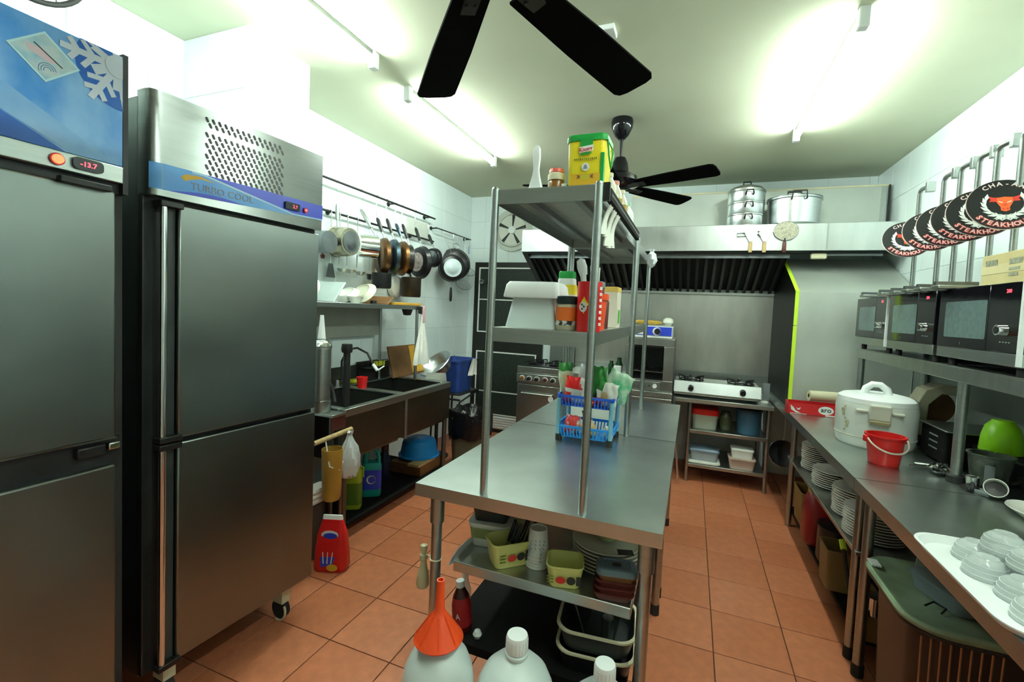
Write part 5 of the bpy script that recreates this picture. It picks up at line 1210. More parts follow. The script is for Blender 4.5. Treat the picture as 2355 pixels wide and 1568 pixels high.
g = G(); g.poly(circle(0.012, 18, (0, 0.070)), fb, 0.0005, 0.0014); g.build('cook_emblem', SIGNWHITE, t, smooth=False)
g = G(); g.poly([(-0.007, 0.064), (0.007, 0.064), (0.004, 0.074), (0, 0.078), (-0.004, 0.074)], fb, 0.0005, 0.0021); g.build('emblem_hat', PRINTGREY, t, smooth=False)
g = G(); g.poly(circle(0.013, 18, (0, 0.040), sy=0.7), fb, 0.0005, 0.0022); g.build('bowl_print', mat('mustard', (0.50, 0.42, 0.03), 0.5), t, smooth=False)
g = G()
for s in (-1, 1): g.poly([(s*0.016, 0.037), (s*0.026, 0.035), (s*0.023, 0.041), (s*0.026, 0.047), (s*0.016, 0.045)], fb, 0.0005, 0.0022)
g.build('ribbon_print', BROWN, t, smooth=False)
G().poly(rect(0.014, 0.006, 0.040, 0.018), fb, 0.0005, 0.0022).build('price_sticker', mat('pink_sticker', (0.72, 0.55, 0.50), 0.5), t, smooth=False)
G().rlathe([((0.10, 1.01), 0.02), ((0.10, 1.01), 0.11)], 0.060, 0.055, 0.2, c=(0.050, 0.0, 0)).build('green_side_stripe', GREEN, t)
G().tube([(0.060, 0.04, 0.15), (0.072, 0.0, 0.12), (0.070, -0.02, 0.07), (0.064, -0.03, 0.11), (0.062, -0.045, 0.15)], 0.003, 6).build('bail_handle', GREEN, t)
# row of bottles along the right edge
def shelf_bottle(y, r, h, body, capm, label, fill=None, x=-0.315):
    t = T('sauce_bottle', label, 'bottle', (x, y, ST), 0, 'bottles on the top shelf')
    G().lathe([(0, 0), (r*0.95, 0), (r, 0.006), (r, h*0.62), (r*0.85, h*0.72), (r*0.42, h*0.86), (r*0.40, h*0.93), (0, h*0.93)], 20).build('bottle', body, t)
    G().lathe([(r*0.48, h*0.90), (r*0.48, h*0.99), (r*0.4, h), (0, h)], 16).build('cap', capm, t)
    if fill: G().lathe([(0, 0.007), (r*1.01, 0.007), (r*1.01, h*fill), (0, h*fill)], 20).build('contents', OIL, t)
MILKY = mat('milky_clear', (0.58, 0.56, 0.42), 0.25, 0, 0.05)
shelf_bottle(1.56, 0.026, 0.155, MILKY, WHITE, 'milky sauce bottle with white cap just behind the yellow tub')
shelf_bottle(1.70, 0.026, 0.15, MILKY, CREAM, 'milky bottle with cream cap, second behind the yellow tub', 0.4)
shelf_bottle(1.84, 0.027, 0.16, MILKY, mat('rosy_cap', (0.60, 0.25, 0.20), 0.4), 'oil bottle with rosy cap, third behind the yellow tub', 0.55)
shelf_bottle(2.00, 0.027, 0.165, MILKY, CREAM, 'oil bottle, fourth behind the yellow tub', 0.6)
shelf_bottle(2.19, 0.030, 0.155, WHITESOFT, mat('mint_cap', (0.35, 0.66, 0.42), 0.4), 'white bottle with mint green cap at the far end of the row')
c = on_x(1480, 582, -0.262)
t = T('tied_bag', 'small white plastic bag tied on the far overshelf corner', 'bag', (-0.258, 2.60, 1.72))
g = G(); n = 18; v = []
for r_, z in ((0.01, -0.035), (0.026, -0.02), (0.035, 0.005), (0.028, 0.035), (0.012, 0.05), (0.018, 0.065)):
    for k in range(n): a = 2*math.pi*k/n; q = r_*(1+0.2*math.sin(4*a+z*90)); v.append((q*math.cos(a)*0.8+0.03, q*math.sin(a)*1.3, z))
g.add(v, [(i*n+k, i*n+(k+1) % n, (i+1)*n+(k+1) % n, (i+1)*n+k) for i in range(5) for k in range(n)]+[tuple(range(n-1, -1, -1)), tuple(5*n+k for k in range(n))]); g.build('bag', CLEARBAG, t, angle=35)

# ------------------------------------------------------------------ middle shelf goods
t = T('white_canister', 'white plastic canister with overhanging lid on the middle shelf', 'canister', (-0.488, 1.43, SM))
G().rlathe([(1.0, 0), (1.0, 0.004), (0.78, 0.10), (0.76, 0.11)], 0.088, 0.062, 0.25).build('body', JUG, t, bevel=0)
G().rlathe([((1.08, 1.12), 0.098), ((1.10, 1.14), 0.102), ((1.02, 1.06), 0.140), ((0.92, 0.96), 0.150), ((0.5, 0.5), 0.152)], 0.088, 0.062, 0.25).build('lid', WHITE, t)
t = T('pickle_jar', 'glass jar with black lid and orange label on the middle shelf', 'jar', (-0.370, 1.385, SM))
G().lathe([(0, 0), (0.030, 0), (0.034, 0.006), (0.034, 0.075), (0.030, 0.084), (0, 0.084)], 26).build('jar', mat('jar_glass', (0.40, 0.38, 0.26), 0.12, 0, 0.1), t)
G().lathe([(0.0345, 0.020), (0.0347, 0.072)], 26, close=False).build('label', ORANGE, t)
G().lathe([(0.0349, 0.016), (0.0351, 0.030)], 26, close=False).build('label_base', mat('black_white_print', (0.02, 0.02, 0.02), 0.4, 0, 0, 60, col2=(0.6, 0.6, 0.55), contrast=(0.5, 0.56)), t)
G().lathe([(0.033, 0.082), (0.035, 0.086), (0.035, 0.104), (0.032, 0.107), (0, 0.107)], 26).build('lid', mat('dark_teal_lid', (0.006, 0.022, 0.022), 0.4), t)
t = T('seasoning_bottle', 'white seasoning shaker with green cap and yellow band', 'bottle', (-0.432, 1.60, SM))
G().rlathe([(0.95, 0), (1, 0.005), (1, 0.13), (0.85, 0.175), (0.8, 0.18)], 0.036, 0.026, 0.6).build('bottle', WHITESOFT, t)
G().rlathe([(1.02, 0.120), (0.97, 0.155)], 0.036, 0.026, 0.6, close=False).build('yellow_band', YELLOW, t)
G().rlathe([(0.82, 0.178), (0.82, 0.200), (0.7, 0.204)], 0.036, 0.026, 0.6).build('cap', GREEN, t)
g = G(); g.poly(circle(0.016, 14, (0.016, 0.10), sy=0.8), face_ny((0, -0.0265, 0)), 0.0006); g.build('leaf_print', GREEN, t)
t = T('red_canister', 'tall red snack canister full of scoops and tongs', 'canister', (-0.298, 1.375, SM))
G().lathe([(0, 0), (0.036, 0), (0.037, 0.004), (0.037, 0.152), (0.034, 0.152), (0.034, 0.01), (0, 0.01)], 28).build('canister', RED, t)
lab_ = mat('snack_print', (0.70, 0.06, 0.02), 0.4, 0, 0, 50, col2=(0.75, 0.50, 0.05), contrast=(0.56, 0.66))
g = G(); M0 = Matrix.Rotation(math.radians(-35), 4, 'Z')
for k in range(8):
    a = math.radians(-90-34+k*6); 
    if k == 7: break
    a2 = math.radians(-90-34+(k+1)*6); z0, z1 = 0.055+0.008*abs(k-3), 0.105-0.006*abs(k-3)
    g.add([(0.0374*math.cos(a), 0.0374*math.sin(a), z0), (0.0374*math.cos(a2), 0.0374*math.sin(a2), z0), (0.0374*math.cos(a2), 0.0374*math.sin(a2), z1), (0.0374*math.cos(a), 0.0374*math.sin(a), z1)], [(0, 1, 2, 3)])
g.build('yellow_splash', YELLOW, t); g = G(); g.M = Matrix.Rotation(math.radians(-16), 4, 'Z'); g.poly(circle(0.013, 16, (0, 0.075), sy=1.2), face_ny((0, -0.0375, 0)), 0.0008); g.build('white_emblem', SIGNWHITE, t)
g = G(); g.M = Matrix.Rotation(math.radians(-16), 4, 'Z')
for q in ((-0.004, 0.082), (-0.003, 0.069), (0.003, 0.076)): g.poly(circle(0.003, 8, q), face_ny((0, -0.0386, 0)), 0.0004)
g.build('emblem_dots', PRINTDARK, t)
g = G()
for k in range(7): g.poly(rect(0.020, 0.02+k*0.018, 0.028, 0.029+k*0.018), frame((0.0185, -0.0335, 0), (0.8, 0.6, 0), (0, 0, 1)), 0.0006, 0.001) if k != 9 else None
g.M = Matrix.Identity(4); g.build('white_lettering', SIGNWHITE, t)
t = T('scoop', 'clear plastic scoop standing in the red canister', 'scoop', (-0.31, 1.375, SM+0.012))
g = G(); g.tube([(0.005, 0, 0), (-0.004, 0, 0.10), (-0.012, 0, 0.165)], [0.006, 0.007, 0.010], 8); g.M = Matrix.Translation((-0.016, 0, 0.185)) @ Matrix.Rotation(-0.25, 4, 'Y'); g.lathe([(0, -0.03), (0.012, -0.025), (0.016, 0.0), (0.013, 0.022), (0, 0.03)], 14, sy=0.5); g.build('scoop', CLEAR, t)
t = T('tongs', 'clear plastic tongs standing upright in the red canister', 'tongs', (-0.288, 1.38, SM+0.012))
g = G(); g.tube([(-0.002, 0, 0), (0.0, 0, 0.12), (-0.006, 0, 0.19)], [0.005, 0.007, 0.009], 8); g.tube([(0.004, 0, 0), (0.010, 0, 0.12), (0.010, 0, 0.185)], [0.005, 0.006, 0.008], 8); g.build('arms', mat('frosted', (0.55, 0.60, 0.56), 0.3), t)
t = T('red_box', 'orange-red plastic beaker behind the tall red canister', 'beaker', (-0.318, 1.58, SM))
G().rlathe([(0.8, 0), (0.95, 0.10), (1.12, 0.105), (1.12, 0.125), (0.9, 0.125), (0.75, 0.01)], 0.036, 0.036, 0.5).build('beaker', ORANGERED, t)
t = T('spray_gun', 'spray bottle with dark trigger head on the middle shelf', 'bottle', (-0.330, 1.72, SM))
G().lathe([(0, 0), (0.032, 0), (0.034, 0.10), (0.014, 0.135), (0.012, 0.15), (0, 0.15)], 18).build('bottle', MAROON, t)
G().box(-0.012, -0.03, 0.15, 0.012, 0.025, 0.178).build('trigger_head', GREYPLASTIC, t, bevel=0.005)
G().tube([(0, -0.015, 0.15), (0, -0.035, 0.125)], 0.005, 6).build('trigger', GREYPLASTIC, t)
t = T('carton', 'cream and pink drink carton at the far end of the middle shelf', 'carton', (-0.322, 1.90, SM))
G().box(-0.042, -0.045, 0, 0.036, 0.045, 0.155).build('carton', mat('cream_carton', (0.66, 0.60, 0.50), 0.5, 0, 0.05), t, bevel=0.003)
G().box(-0.0425, -0.0455, 0.145, 0.0365, 0.0455, 0.168).build('yellow_top', mat('carton_top', (0.70, 0.48, 0.12), 0.5), t, bevel=0.003)
g = G(); g.poly(rect(-0.02, 0.02, 0.02, 0.075), face_px((0.0365, 0, 0)), 0.0005); g.poly(rect(-0.035, 0.0, 0.0, 0.05), face_ny((0, -0.0455, 0)), 0.0005); g.build('green_print', mat('fresh_green', (0.10, 0.50, 0.04), 0.5), t)
t = T('black_capped_bottle', 'pale pink bottle with black cap behind the carton', 'bottle', (-0.345, 2.02, SM))
G().lathe([(0, 0), (0.034, 0), (0.035, 0.12), (0.016, 0.16), (0, 0.16)], 18).build('bottle', PINK, t)
G().lathe([(0.014, 0.16), (0.015, 0.195), (0, 0.197)], 14).build('cap', BLACK, t)

# ------------------------------------------------------------------ two-tier basket rack on the island
t = T('basket_rack', 'two-tier blue plastic basket rack on the island', 'basket', (-0.435, 2.12, TZ))
def basket(z, h, m):
    g = G(); w, d = 0.128, 0.10
    g.rlathe([(0.94, z), (0.94, z+0.004)], w, d, 0.25)
    g.rlathe([(1.02, z+h-0.012), (1.05, z+h-0.008), (1.05, z+h), (0.99, z+h), (0.99, z+h-0.012), (1.02, z+h-0.012)], w, d, 0.25, close=False)
    o = g.build('basket', m, t)
    g = G()
    for k in range(17):
        x = -w*0.93+k*w*1.86/16
        for s in (-1, 1): g.tube([(x, s*d*0.94, z+0.004), (x*1.05, s*d*1.02, z+h-0.01)], 0.0035, 5)
    for k in range(11):
        y = -d*0.85+k*d*1.7/10
        for s in (-1, 1): g.tube([(s*w*0.94, y, z+0.004), (s*w*1.02, y*1.05, z+h-0.01)], 0.0035, 5)
    g.build('basket_bars', m, o)
basket(0.020, 0.055, SKYBLUE); basket(0.165, 0.052, BLUE)
for sx in (-1, 1):
    for sy in (-1, 1):
        G().cyl((sx*0.122, sy*0.095, 0.03), (sx*0.122, sy*0.095, 0.20), 0.010, n=10).build('upright', mat('pale_blue_post', (0.16, 0.36, 0.46), 0.35), t)
        G().cyl((sx*0.118, sy*0.09, 0.0), (sx*0.118, sy*0.09, 0.03), 0.016, n=10).build('foot', BLACK, t)
def packet(name, label, c, w, h, d, m, rot, deco=None, cat='packet'):
    """pillow-shaped bag; deco = [(material, test(a, b))] prints areas of its surface"""
    t = T(name, label, cat, c); t.rotation_euler = rot
    g = G(); N = 14; v = []
    for s in (-1, 1):
        for i in range(N+1):
            for k in range(N+1):
                a, b = i/N*2-1, k/N*2-1; bul = (1-a*a)*(1-b*b)
                v.append((a*w/2*(1+0.05*math.sin(7*b)), s*d/2*math.sqrt(max(bul, 0))*(1+0.15*math.sin(6*a+4*b))+0.003*math.sin(9*a+5*b), h/2+b*h/2*(1+0.04*math.sin(6*a))))
    f = []; mi = []; Q = (N+1)**2
    for i in range(N):
        for k in range(N):
            a = i*(N+1)+k; f += [(a, a+N+1, a+N+2, a+1), (Q+a, Q+a+1, Q+a+N+2, Q+a+N+1)]
            ca, cb = (i+0.5)/N*2-1, (k+0.5)/N*2-1; q = 0
            for n_, (mm, test) in enumerate(deco or []):
                if test(ca, cb): q = n_+1
            mi += [q, q]
    g.add(v, f); g.mi = mi
    g.build('wrapper', [m]+[x[0] for x in (deco or [])], t, angle=60)
    return t
WRAP = mat('clear_white_wrap', (0.62, 0.62, 0.56), 0.3, 0, 0.1, 14)
packet('snack_bag', 'white snack bag with red corner in the upper basket', (-0.495, 2.06, TZ+0.172), 0.10, 0.125, 0.05, WRAP, (0, 0.1, 0.2), [(RED, lambda a, b: b > 0.15 and a+b*0.4 < 0.6), (TOMATO, lambda a, b: b < -0.2 and a < -b*0.4-0.5)])
packet('lettuce_bag', 'bag with dark green top behind the white snack bag', (-0.540, 2.11, TZ+0.172), 0.07, 0.185, 0.05, mat('pale_leafy', (0.45, 0.50, 0.36), 0.4, 0, 0.2, 25), (0, -0.1, 0.1), [(LEAF, lambda a, b: b > 0.55), (TAN, lambda a, b: a*a+(b-0.1)**2 < 0.12)])
packet('silver_bag', 'silvery clear bag standing at the back of the upper basket', (-0.46, 2.15, TZ+0.172), 0.09, 0.175, 0.05, mat('silvery_wrap', (0.50, 0.53, 0.52), 0.22, 0.3, 0.2, 20), (0, 0.05, 0))
packet('herb_bunch', 'dark green herb bunch in the upper basket', (-0.390, 2.12, TZ+0.172), 0.07, 0.18, 0.06, LEAF, (0.1, 0.0, 0))
packet('vegetable_bag', 'white and green vegetable bag at the right of the upper basket', (-0.350, 2.06, TZ+0.172), 0.10, 0.115, 0.05, WRAP, (0, 0.12, -0.2), [(TAN, lambda a, b: (a+0.1)**2+(b+0.1)**2 < 0.16), (TOMATO, lambda a, b: b < -0.35 and a < -0.2), (LEAF, lambda a, b: b > 0.35 and a < -0.3)])
packet('green_wrap', 'crinkled bright green wrapper leaning over the right basket edge', (-0.335, 2.15, TZ+0.185), 0.12, 0.15, 0.04, mat('mint_wrap', (0.12, 0.50, 0.24), 0.35, 0, 0, 16, col2=(0.55, 0.68, 0.55), contrast=(0.45, 0.6)), (0.05, 0.35, -0.1))
tag(G().lathe([(0, -0.022), (0.015, -0.018), (0.023, 0.0), (0.015, 0.018), (0, 0.02)], 16).build('tomato', TOMATO, None, loc=(-0.408, 2.045, TZ+0.193)), 'red tomato tucked between the bags of the upper basket', 'tomato')
packet('red_sachet', 'red and white sachet in the lower basket', (-0.505, 2.06, TZ+0.026), 0.07, 0.09, 0.035, mat('red_white_wrap', (0.62, 0.05, 0.04), 0.4, 0, 0, 18, col2=(0.72, 0.66, 0.60), contrast=(0.48, 0.56)), (0, 0.15, 0.2))
packet('tan_sachet', 'tan snack sachet in the lower basket', (-0.40, 2.06, TZ+0.026), 0.07, 0.075, 0.04, mat('tan_wrap', (0.45, 0.24, 0.06), 0.4, 0, 0, 20, col2=(0.66, 0.52, 0.28), contrast=(0.4, 0.62)), (0, -0.5, 0.1))
packet('brown_sachet', 'small brown sachet beside the tan one in the lower basket', (-0.425, 2.11, TZ+0.026), 0.04, 0.11, 0.03, mat('brown_wrap', (0.20, 0.05, 0.02), 0.4), (0, -0.2, 0))
packet('white_sachet', 'small white sachet at the right of the lower basket', (-0.335, 2.07, TZ+0.026), 0.05, 0.055, 0.03, WRAP, (0, 0.2, 0))
t = T('small_scissors_box', 'black wire clip lying in the lower basket', 'clip', (-0.475, 2.05, TZ+0.026))
G().tube([(-0.01, 0, 0.004), (0.0, 0, 0.03), (0.012, 0, 0.004)], 0.003, 6).build('wire', BLACK, t)

# ------------------------------------------------------------------ goods on the island undershelf
UZ = 0.556
def at(px, py, z=UZ): return on_z(px, py, z)
c = Vector((-0.650, 1.525, UZ))
t = T('green_tub', 'white tub with green band under the dark containers', 'tub', c, 0.15)
G().rlathe([(0.86, 0), (1, 0.075), (1.06, 0.078), (1.06, 0.088), (0.96, 0.088)], 0.075, 0.075, 0.3).build('tub', WHITESOFT, t)
G().rlathe([(0.93, 0.03), (1.0, 0.07)], 0.0755, 0.0755, 0.3, close=False).build('green_band', mat('pale_green', (0.30, 0.38, 0.14), 0.5), t)
dk = T('dark_container', 'dark grey food container, lowest of the stack on the green-banded tub', 'container', c+Vector((0, 0, 0.089)), 0.15, 'dark grey container stack')
G().rlathe([(0.85, 0), (1, 0.06), (1.05, 0.062), (1.05, 0.07), (0.95, 0.07), (0.82, 0.008)], 0.07, 0.065, 0.3).build('container', DARKTUB, dk)
dup(dk, c+Vector((0.002, 0.003, 0.117)), 0.12, 'dark grey food container in the middle of the stack on the green-banded tub')
dup(dk, c+Vector((0.0, 0.0, 0.145)), 0.18, 'dark grey food container on top of the stack on the green-banded tub')
t = T('small_bowl_stack', 'cream bowl half hidden under the table top behind the dark containers', 'bowl', (-0.60, 1.66, UZ))
G().lathe([(0, 0), (0.05, 0), (0.085, 0.18), (0.08, 0.18), (0.045, 0.01), (0, 0.01)], 24).build('bowl', CREAM, t)
# yellow tub full of cutlery
def butter_tub(label, c, rz, w, d, h, tilt=0.0):
    t = T('butter_tub', label, 'tub', c, rz, 'yellow butter tubs under the table')
    G().rlathe([(0.80, 0), (0.82, 0.003), (1, h-0.004), (1.04, h-0.004), (1.04, h), (0.97, h), (0.79, 0.008)], w, d, 0.45).build('tub', SOFTYELLOW, t)
    fb = frame((0, -d*0.905, 0), (1, 0, 0), (0, -d*0.2/h*1.0, 1))
    g = G(); g.poly(circle(0.016, 18, (-0.012, h*0.45), sy=0.75), fb, 0.001, 0.002); g.build('red_badge', SIGNRED, t)
    g = G(); g.poly(circle(0.014, 18, (0.020, h*0.46)), fb, 0.001, 0.002); g.poly(rect(0.036, h*0.25, 0.05, h*0.7), fb, 0.001, 0.002); g.build('dark_print', PRINTDARK, t)
    g = G(); 
    for k in range(3): g.poly(rect(-0.055, h*(0.3+0.14*k), -0.034, h*(0.36+0.14*k)), fb, 0.001, 0.002)
    g.build('green_text', mat('olive_print', (0.16, 0.20, 0.02)), t)
    return t
c1 = Vector((-0.538, 1.415, UZ)); butter_tub('yellow butter tub packed with dark-handled cutlery', c1, 0.75, 0.078, 0.05, 0.085)
for k in range(9):
    tt = T('knife', 'dark-handled table knife standing in the yellow butter tub', 'knife', c1+Vector((random.uniform(-.03, .03), random.uniform(-.03, .03), 0.012)), 0, 'knives in the yellow tub')
    d = Vector((random.uniform(0.01, 0.05), random.uniform(0.02, 0.08), 0.115))
    G().tube([(0, 0, 0), d*0.45], 0.003, 6).build('blade', STEEL, tt); G().tube([d*0.45, d*0.7, d], [0.005, 0.0065, 0.005], 8).build('handle', BLACK, tt)
butter_tub('empty yellow butter tub at the front of the undershelf', Vector((-0.335, 1.385, UZ)), 0.25, 0.058, 0.052, 0.07)
cs = Vector((-0.445, 1.435, UZ))
cup = T('paper_cup', 'white printed paper cup, lowest of the upturned stack', 'cup', cs, 0, 'upturned paper cups')
G().lathe([(0.039, 0), (0.040, 0.003), (0.038, 0.006), (0.030, 0.085), (0.029, 0.088), (0.027, 0.084), (0, 0.083)], 26).build('cup', WHITESOFT, cup)
g = G(); 
for k in range(4):
    for j in range(3): g.poly(rect(-0.023+k*0.014, 0.028+j*0.013, -0.019+k*0.014, 0.033+j*0.013), frame((0, -0.0375, 0), (1, 0, 0), (0, 0.1, 1)), 0.0006, 0.0005)
g.build('print', mat('faint_blue_print', (0.30, 0.42, 0.48), 0.6), cup)
for k in range(4): dup(cup, cs+Vector((0, 0, 0.010*(k+1))), 0.1*k, 'white printed paper cup, '+('second', 'third', 'fourth', 'topmost')[k]+' of the upturned stack')
# plates with a bowl on top
ps = Vector((-0.228, 1.545, UZ))
plate = T('serving_plate', 'broad cream plate, lowest of the stack on the undershelf', 'plate', ps, 0, 'cream plates on the undershelf')
G().lathe([(0, 0), (0.07, 0), (0.085, 0.006), (0.120, 0.018), (0.119, 0.021), (0.084, 0.010), (0, 0.006)], 36).build('plate', mat('cream_ceramic', (0.60, 0.60, 0.48), 0.25), plate)
for k in range(6): dup(plate, ps+Vector((0.003*math.sin(k), 0.002*k, 0.011*(k+1))), 0.3*k, 'broad cream plate, '+('second', 'third', 'fourth', 'fifth', 'sixth', 'topmost')[k]+' of the stack on the undershelf')
t = T('glass_bowl', 'greenish bowl sitting on the stack of cream plates', 'bowl', ps+Vector((0.0, 0.01, 0.084)))
G().lathe([(0, 0), (0.03, 0), (0.065, 0.05), (0.061, 0.05), (0.028, 0.006), (0, 0.005)], 26).build('bowl', mat('greenish_bowl', (0.40, 0.46, 0.24), 0.25), t)
tag(G().cbox((0, 0, 0.002), (0.05, 0.03, 0.003)).build('green_tag', PRINTDARK, None, loc=ps+Vector((0.07, -0.07, 0.087)), rz=0.3), 'dark label lying on the rim of the top cream plate', 'label')
# lidded boxes
bs = Vector((-0.178, 1.378, UZ))
for k in range(4):
    t = T('lunch_box', ('brown lunch box, lowest of the stack by the right table leg', 'brown lunch box, second of the stack by the right table leg', 'brown lunch box, third of the stack by the right table leg', 'lunch box with slate blue lid on top of the stack by the right leg')[k], 'box', bs+Vector((0.002*k, 0.002*k, 0.019*k)), 0.2, 'stacked lunch boxes')
    G().rlathe([(0.86, 0), (1, 0.016), (1.03, 0.017), (1.03, 0.0188)], 0.060, 0.040, 0.5).build('box', MAROON if k < 3 else BROWN, t)
    if k == 3:
        G().rlathe([(1.04, 0.0189), (1.04, 0.028), (0.92, 0.036), (0.7, 0.037), (0.66, 0.034)], 0.060, 0.040, 0.5).build('lid', mat('slate_lid', (0.11, 0.16, 0.19), 0.35), t)
        G().cbox((0, 0, 0.0362), (0.026, 0.016, 0.002)).build('lid_label', PRINTDARK, t)
# white sheet hanging over the shelf edge on the left
drape('plastic_sheet', 'white plastic sheet hanging over the left end of the undershelf', (-0.722, 1.46, 0.585), 0.16, 0.07, CLEARBAG, (0.15, 1, 0), 'plastic sheet', 0.008)
# tins on the lower shelf
for k, (z, m, lab) in enumerate(((0.276, BLACKPAN, 'black roasting tin with cream rim, lower of the two'), (0.345, DARKTUB, 'dark roasting tin with cream rim, upper of the two'))):
    t = T('roasting_tin', lab, 'tin', (-0.235, 1.475, z), 0.1, 'roasting tins under the table')
    G().rlathe([(0.85, 0), (0.97, 0.062), (0.93, 0.062), (0.82, 0.006)], 0.125, 0.11, 0.5).build('tin', m, t)
    G().rlathe([(0.97, 0.060), (1.03, 0.062), (1.03, 0.068), (0.95, 0.068), (0.95, 0.060)], 0.125, 0.11, 0.5, close=False).build('rim', CREAM, t)
tag(G().lathe([(0, 0), (0.02, 0), (0.02, 0.07), (0.018, 0.07), (0, 0.005)], 16).build('steel_cutter', STEEL, None, loc=(-0.20, 1.46, 0.354)), 'small steel ring cutter standing in the upper roasting tin', 'cutter')
t = T('tray_lid', 'thin black tray leaning upright in the upper roasting tin', 'tray', (-0.275, 1.50, 0.355))
g = G(); g.M = Matrix.Rotation(-0.35, 4, 'Y'); g.box(-0.003, -0.06, 0, 0.003, 0.06, 0.13); g.build('tray', BLACKPAN, t); g = G(); g.M = Matrix.Rotation(-0.35, 4, 'Y'); g.tube([(0.004, -0.062, 0), (0.004, -0.062, 0.13)], 0.0025, 6); g.build('edge', STEEL, t)
# bottles beside the left leg
t = T('squeeze_bottle', 'yellowed squeeze bottle tied to the left table leg', 'bottle', (-0.862, 1.385, 0.395), 0)
G().lathe([(0, 0), (0.020, 0), (0.024, 0.01), (0.020, 0.05), (0.012, 0.085), (0.011, 0.10), (0.015, 0.105), (0.014, 0.12), (0.008, 0.125), (0.014, 0.14), (0.012, 0.155), (0, 0.158)], 18).build('bottle', mat('yellowed_plastic', (0.50, 0.46, 0.28), 0.35, 0, 0.1), t)
G().tube([(0.004, 0, 0.12), (0.035, -0.015, 0.13), (0.048, -0.028, 0.135)], 0.0025, 6).build('tie_cord', CREAM, t)
G().tube(arcpts((0.067, -0.028, 0.135), 0.0195, (1, 0, 0), (0, 1, 0), 0, 360, 16)[:-1], 0.0025, 6, True).build('tie_loop', CREAM, t)
t = T('soda_bottle', 'bottle with red lettered label behind the red funnel', 'bottle', (-0.700, 1.40, 0.276)); t.rotation_euler = (0.0, -0.10, 0)
G().lathe([(0, 0), (0.032, 0), (0.034, 0.01), (0.034, 0.09), (0.028, 0.12), (0.013, 0.150), (0.012, 0.165), (0, 0.165)], 22).build('bottle', mat('cola_dark', (0.05, 0.008, 0.006), 0.2), t)
G().lathe([(0.0346, 0.02), (0.0346, 0.09), (0.029, 0.118)], 22, close=False).build('label', mat('deep_red_label', (0.28, 0.01, 0.012), 0.35), t)
G().lathe([(0.015, 0.150), (0.015, 0.172), (0, 0.174)], 16).build('cap', WHITE, t)
g = G(); g.text('A', 0.028, frame((0.004, -0.0352, 0.052), (0.96, -0.1, 0.1), (-0.1, 0, 1)), 0.0005); g.build('label_letter', SIGNWHITE, t)
tag(G().lathe([(0, -0.016), (0.010, -0.013), (0.016, 0.0), (0.010, 0.013), (0, 0.016)], 16).build('white_ball_knob', WHITE, None, loc=(-0.63, 1.375, 0.292)), 'round white knob beside the red-labelled bottle', 'knob')
t = T('clear_bottle', 'clear bottle with orange rim behind the red funnel', 'bottle', (-0.735, 1.475, 0.276))
G().lathe([(0, 0), (0.022, 0), (0.024, 0.09), (0.012, 0.13), (0.011, 0.175), (0, 0.175)], 16).build('bottle', CLEAR, t)
G().lathe([(0.014, 0.16), (0.014, 0.176), (0, 0.178)], 14).build('cap', mat('peach_cap', (0.55, 0.36, 0.22), 0.4), t)

# ------------------------------------------------------------------ three white jugs in front
def jug(label, c, r, top, cap=True):
    t = T('white_jug', label, 'jug', c, 0, 'white jugs in front of the island')
    G().lathe([(0, 0), (r*0.9, 0), (r, 0.02), (r, top-0.21), (r*0.985, top-0.175), (r*0.93, top-0.14), (r*0.80, top-0.108), (r*0.58, top-0.083), (r*0.34, top-0.068), (r*0.26, top-0.062), (r*0.25, top-0.045), (0, top-0.045)], 44).build('body', JUG, t)
    G().lathe([(r*0.26, top-0.060), (r*0.29, top-0.056), (r*0.29, top-0.050), (r*0.26, top-0.047)], 24).build('neck_ring', JUG, t)
    if cap:
        g = G(); g.lathe([(r*0.265, top-0.044), (r*0.275, top-0.041), (r*0.27, top-0.006), (r*0.25, top), (0, top+0.001)], 28); cp_ = g.build('cap', WHITE, t)
        g = G()
        for k in range(20): a = 2*math.pi*k/20; g.tube([(r*0.273*math.cos(a), r*0.273*math.sin(a), top-0.040), (r*0.27*math.cos(a), r*0.27*math.sin(a), top-0.008)], 0.0012, 4)
        g.build('cap_ridges', WHITE, cp_)
    sh = top-0.145
    return t
jug('white jug topped by the red funnel, left of the three', (-0.60, 1.06, 0), 0.1005, 0.56, False)
jug('white jug with white screw cap, middle of the three', (-0.396, 1.128, 0), 0.111, 0.532)
jug('white jug with white screw cap, right of the three at the frame bottom', (-0.160, 1.165, 0), 0.104, 0.500)
t = T('red_funnel', 'orange-red plastic funnel turned upside down over the left jug', 'funnel', (-0.60, 1.055, 0.507))
G().lathe([(0.066, 0), (0.068, 0.004), (0.020, 0.072), (0.014, 0.082), (0.0105, 0.166), (0.008, 0.166), (0.011, 0.082), (0.064, 0.0), (0.066, 0)], 36, close=False).build('cone', ORANGERED, t)
g = G()
for a in (200, 250, 300, 345): a = math.radians(a); g.tube([(0.064*math.cos(a), 0.064*math.sin(a), 0.012), (0.022*math.cos(a), 0.022*math.sin(a), 0.071)], 0.0015, 5)
g.build('ribs', ORANGERED, t)

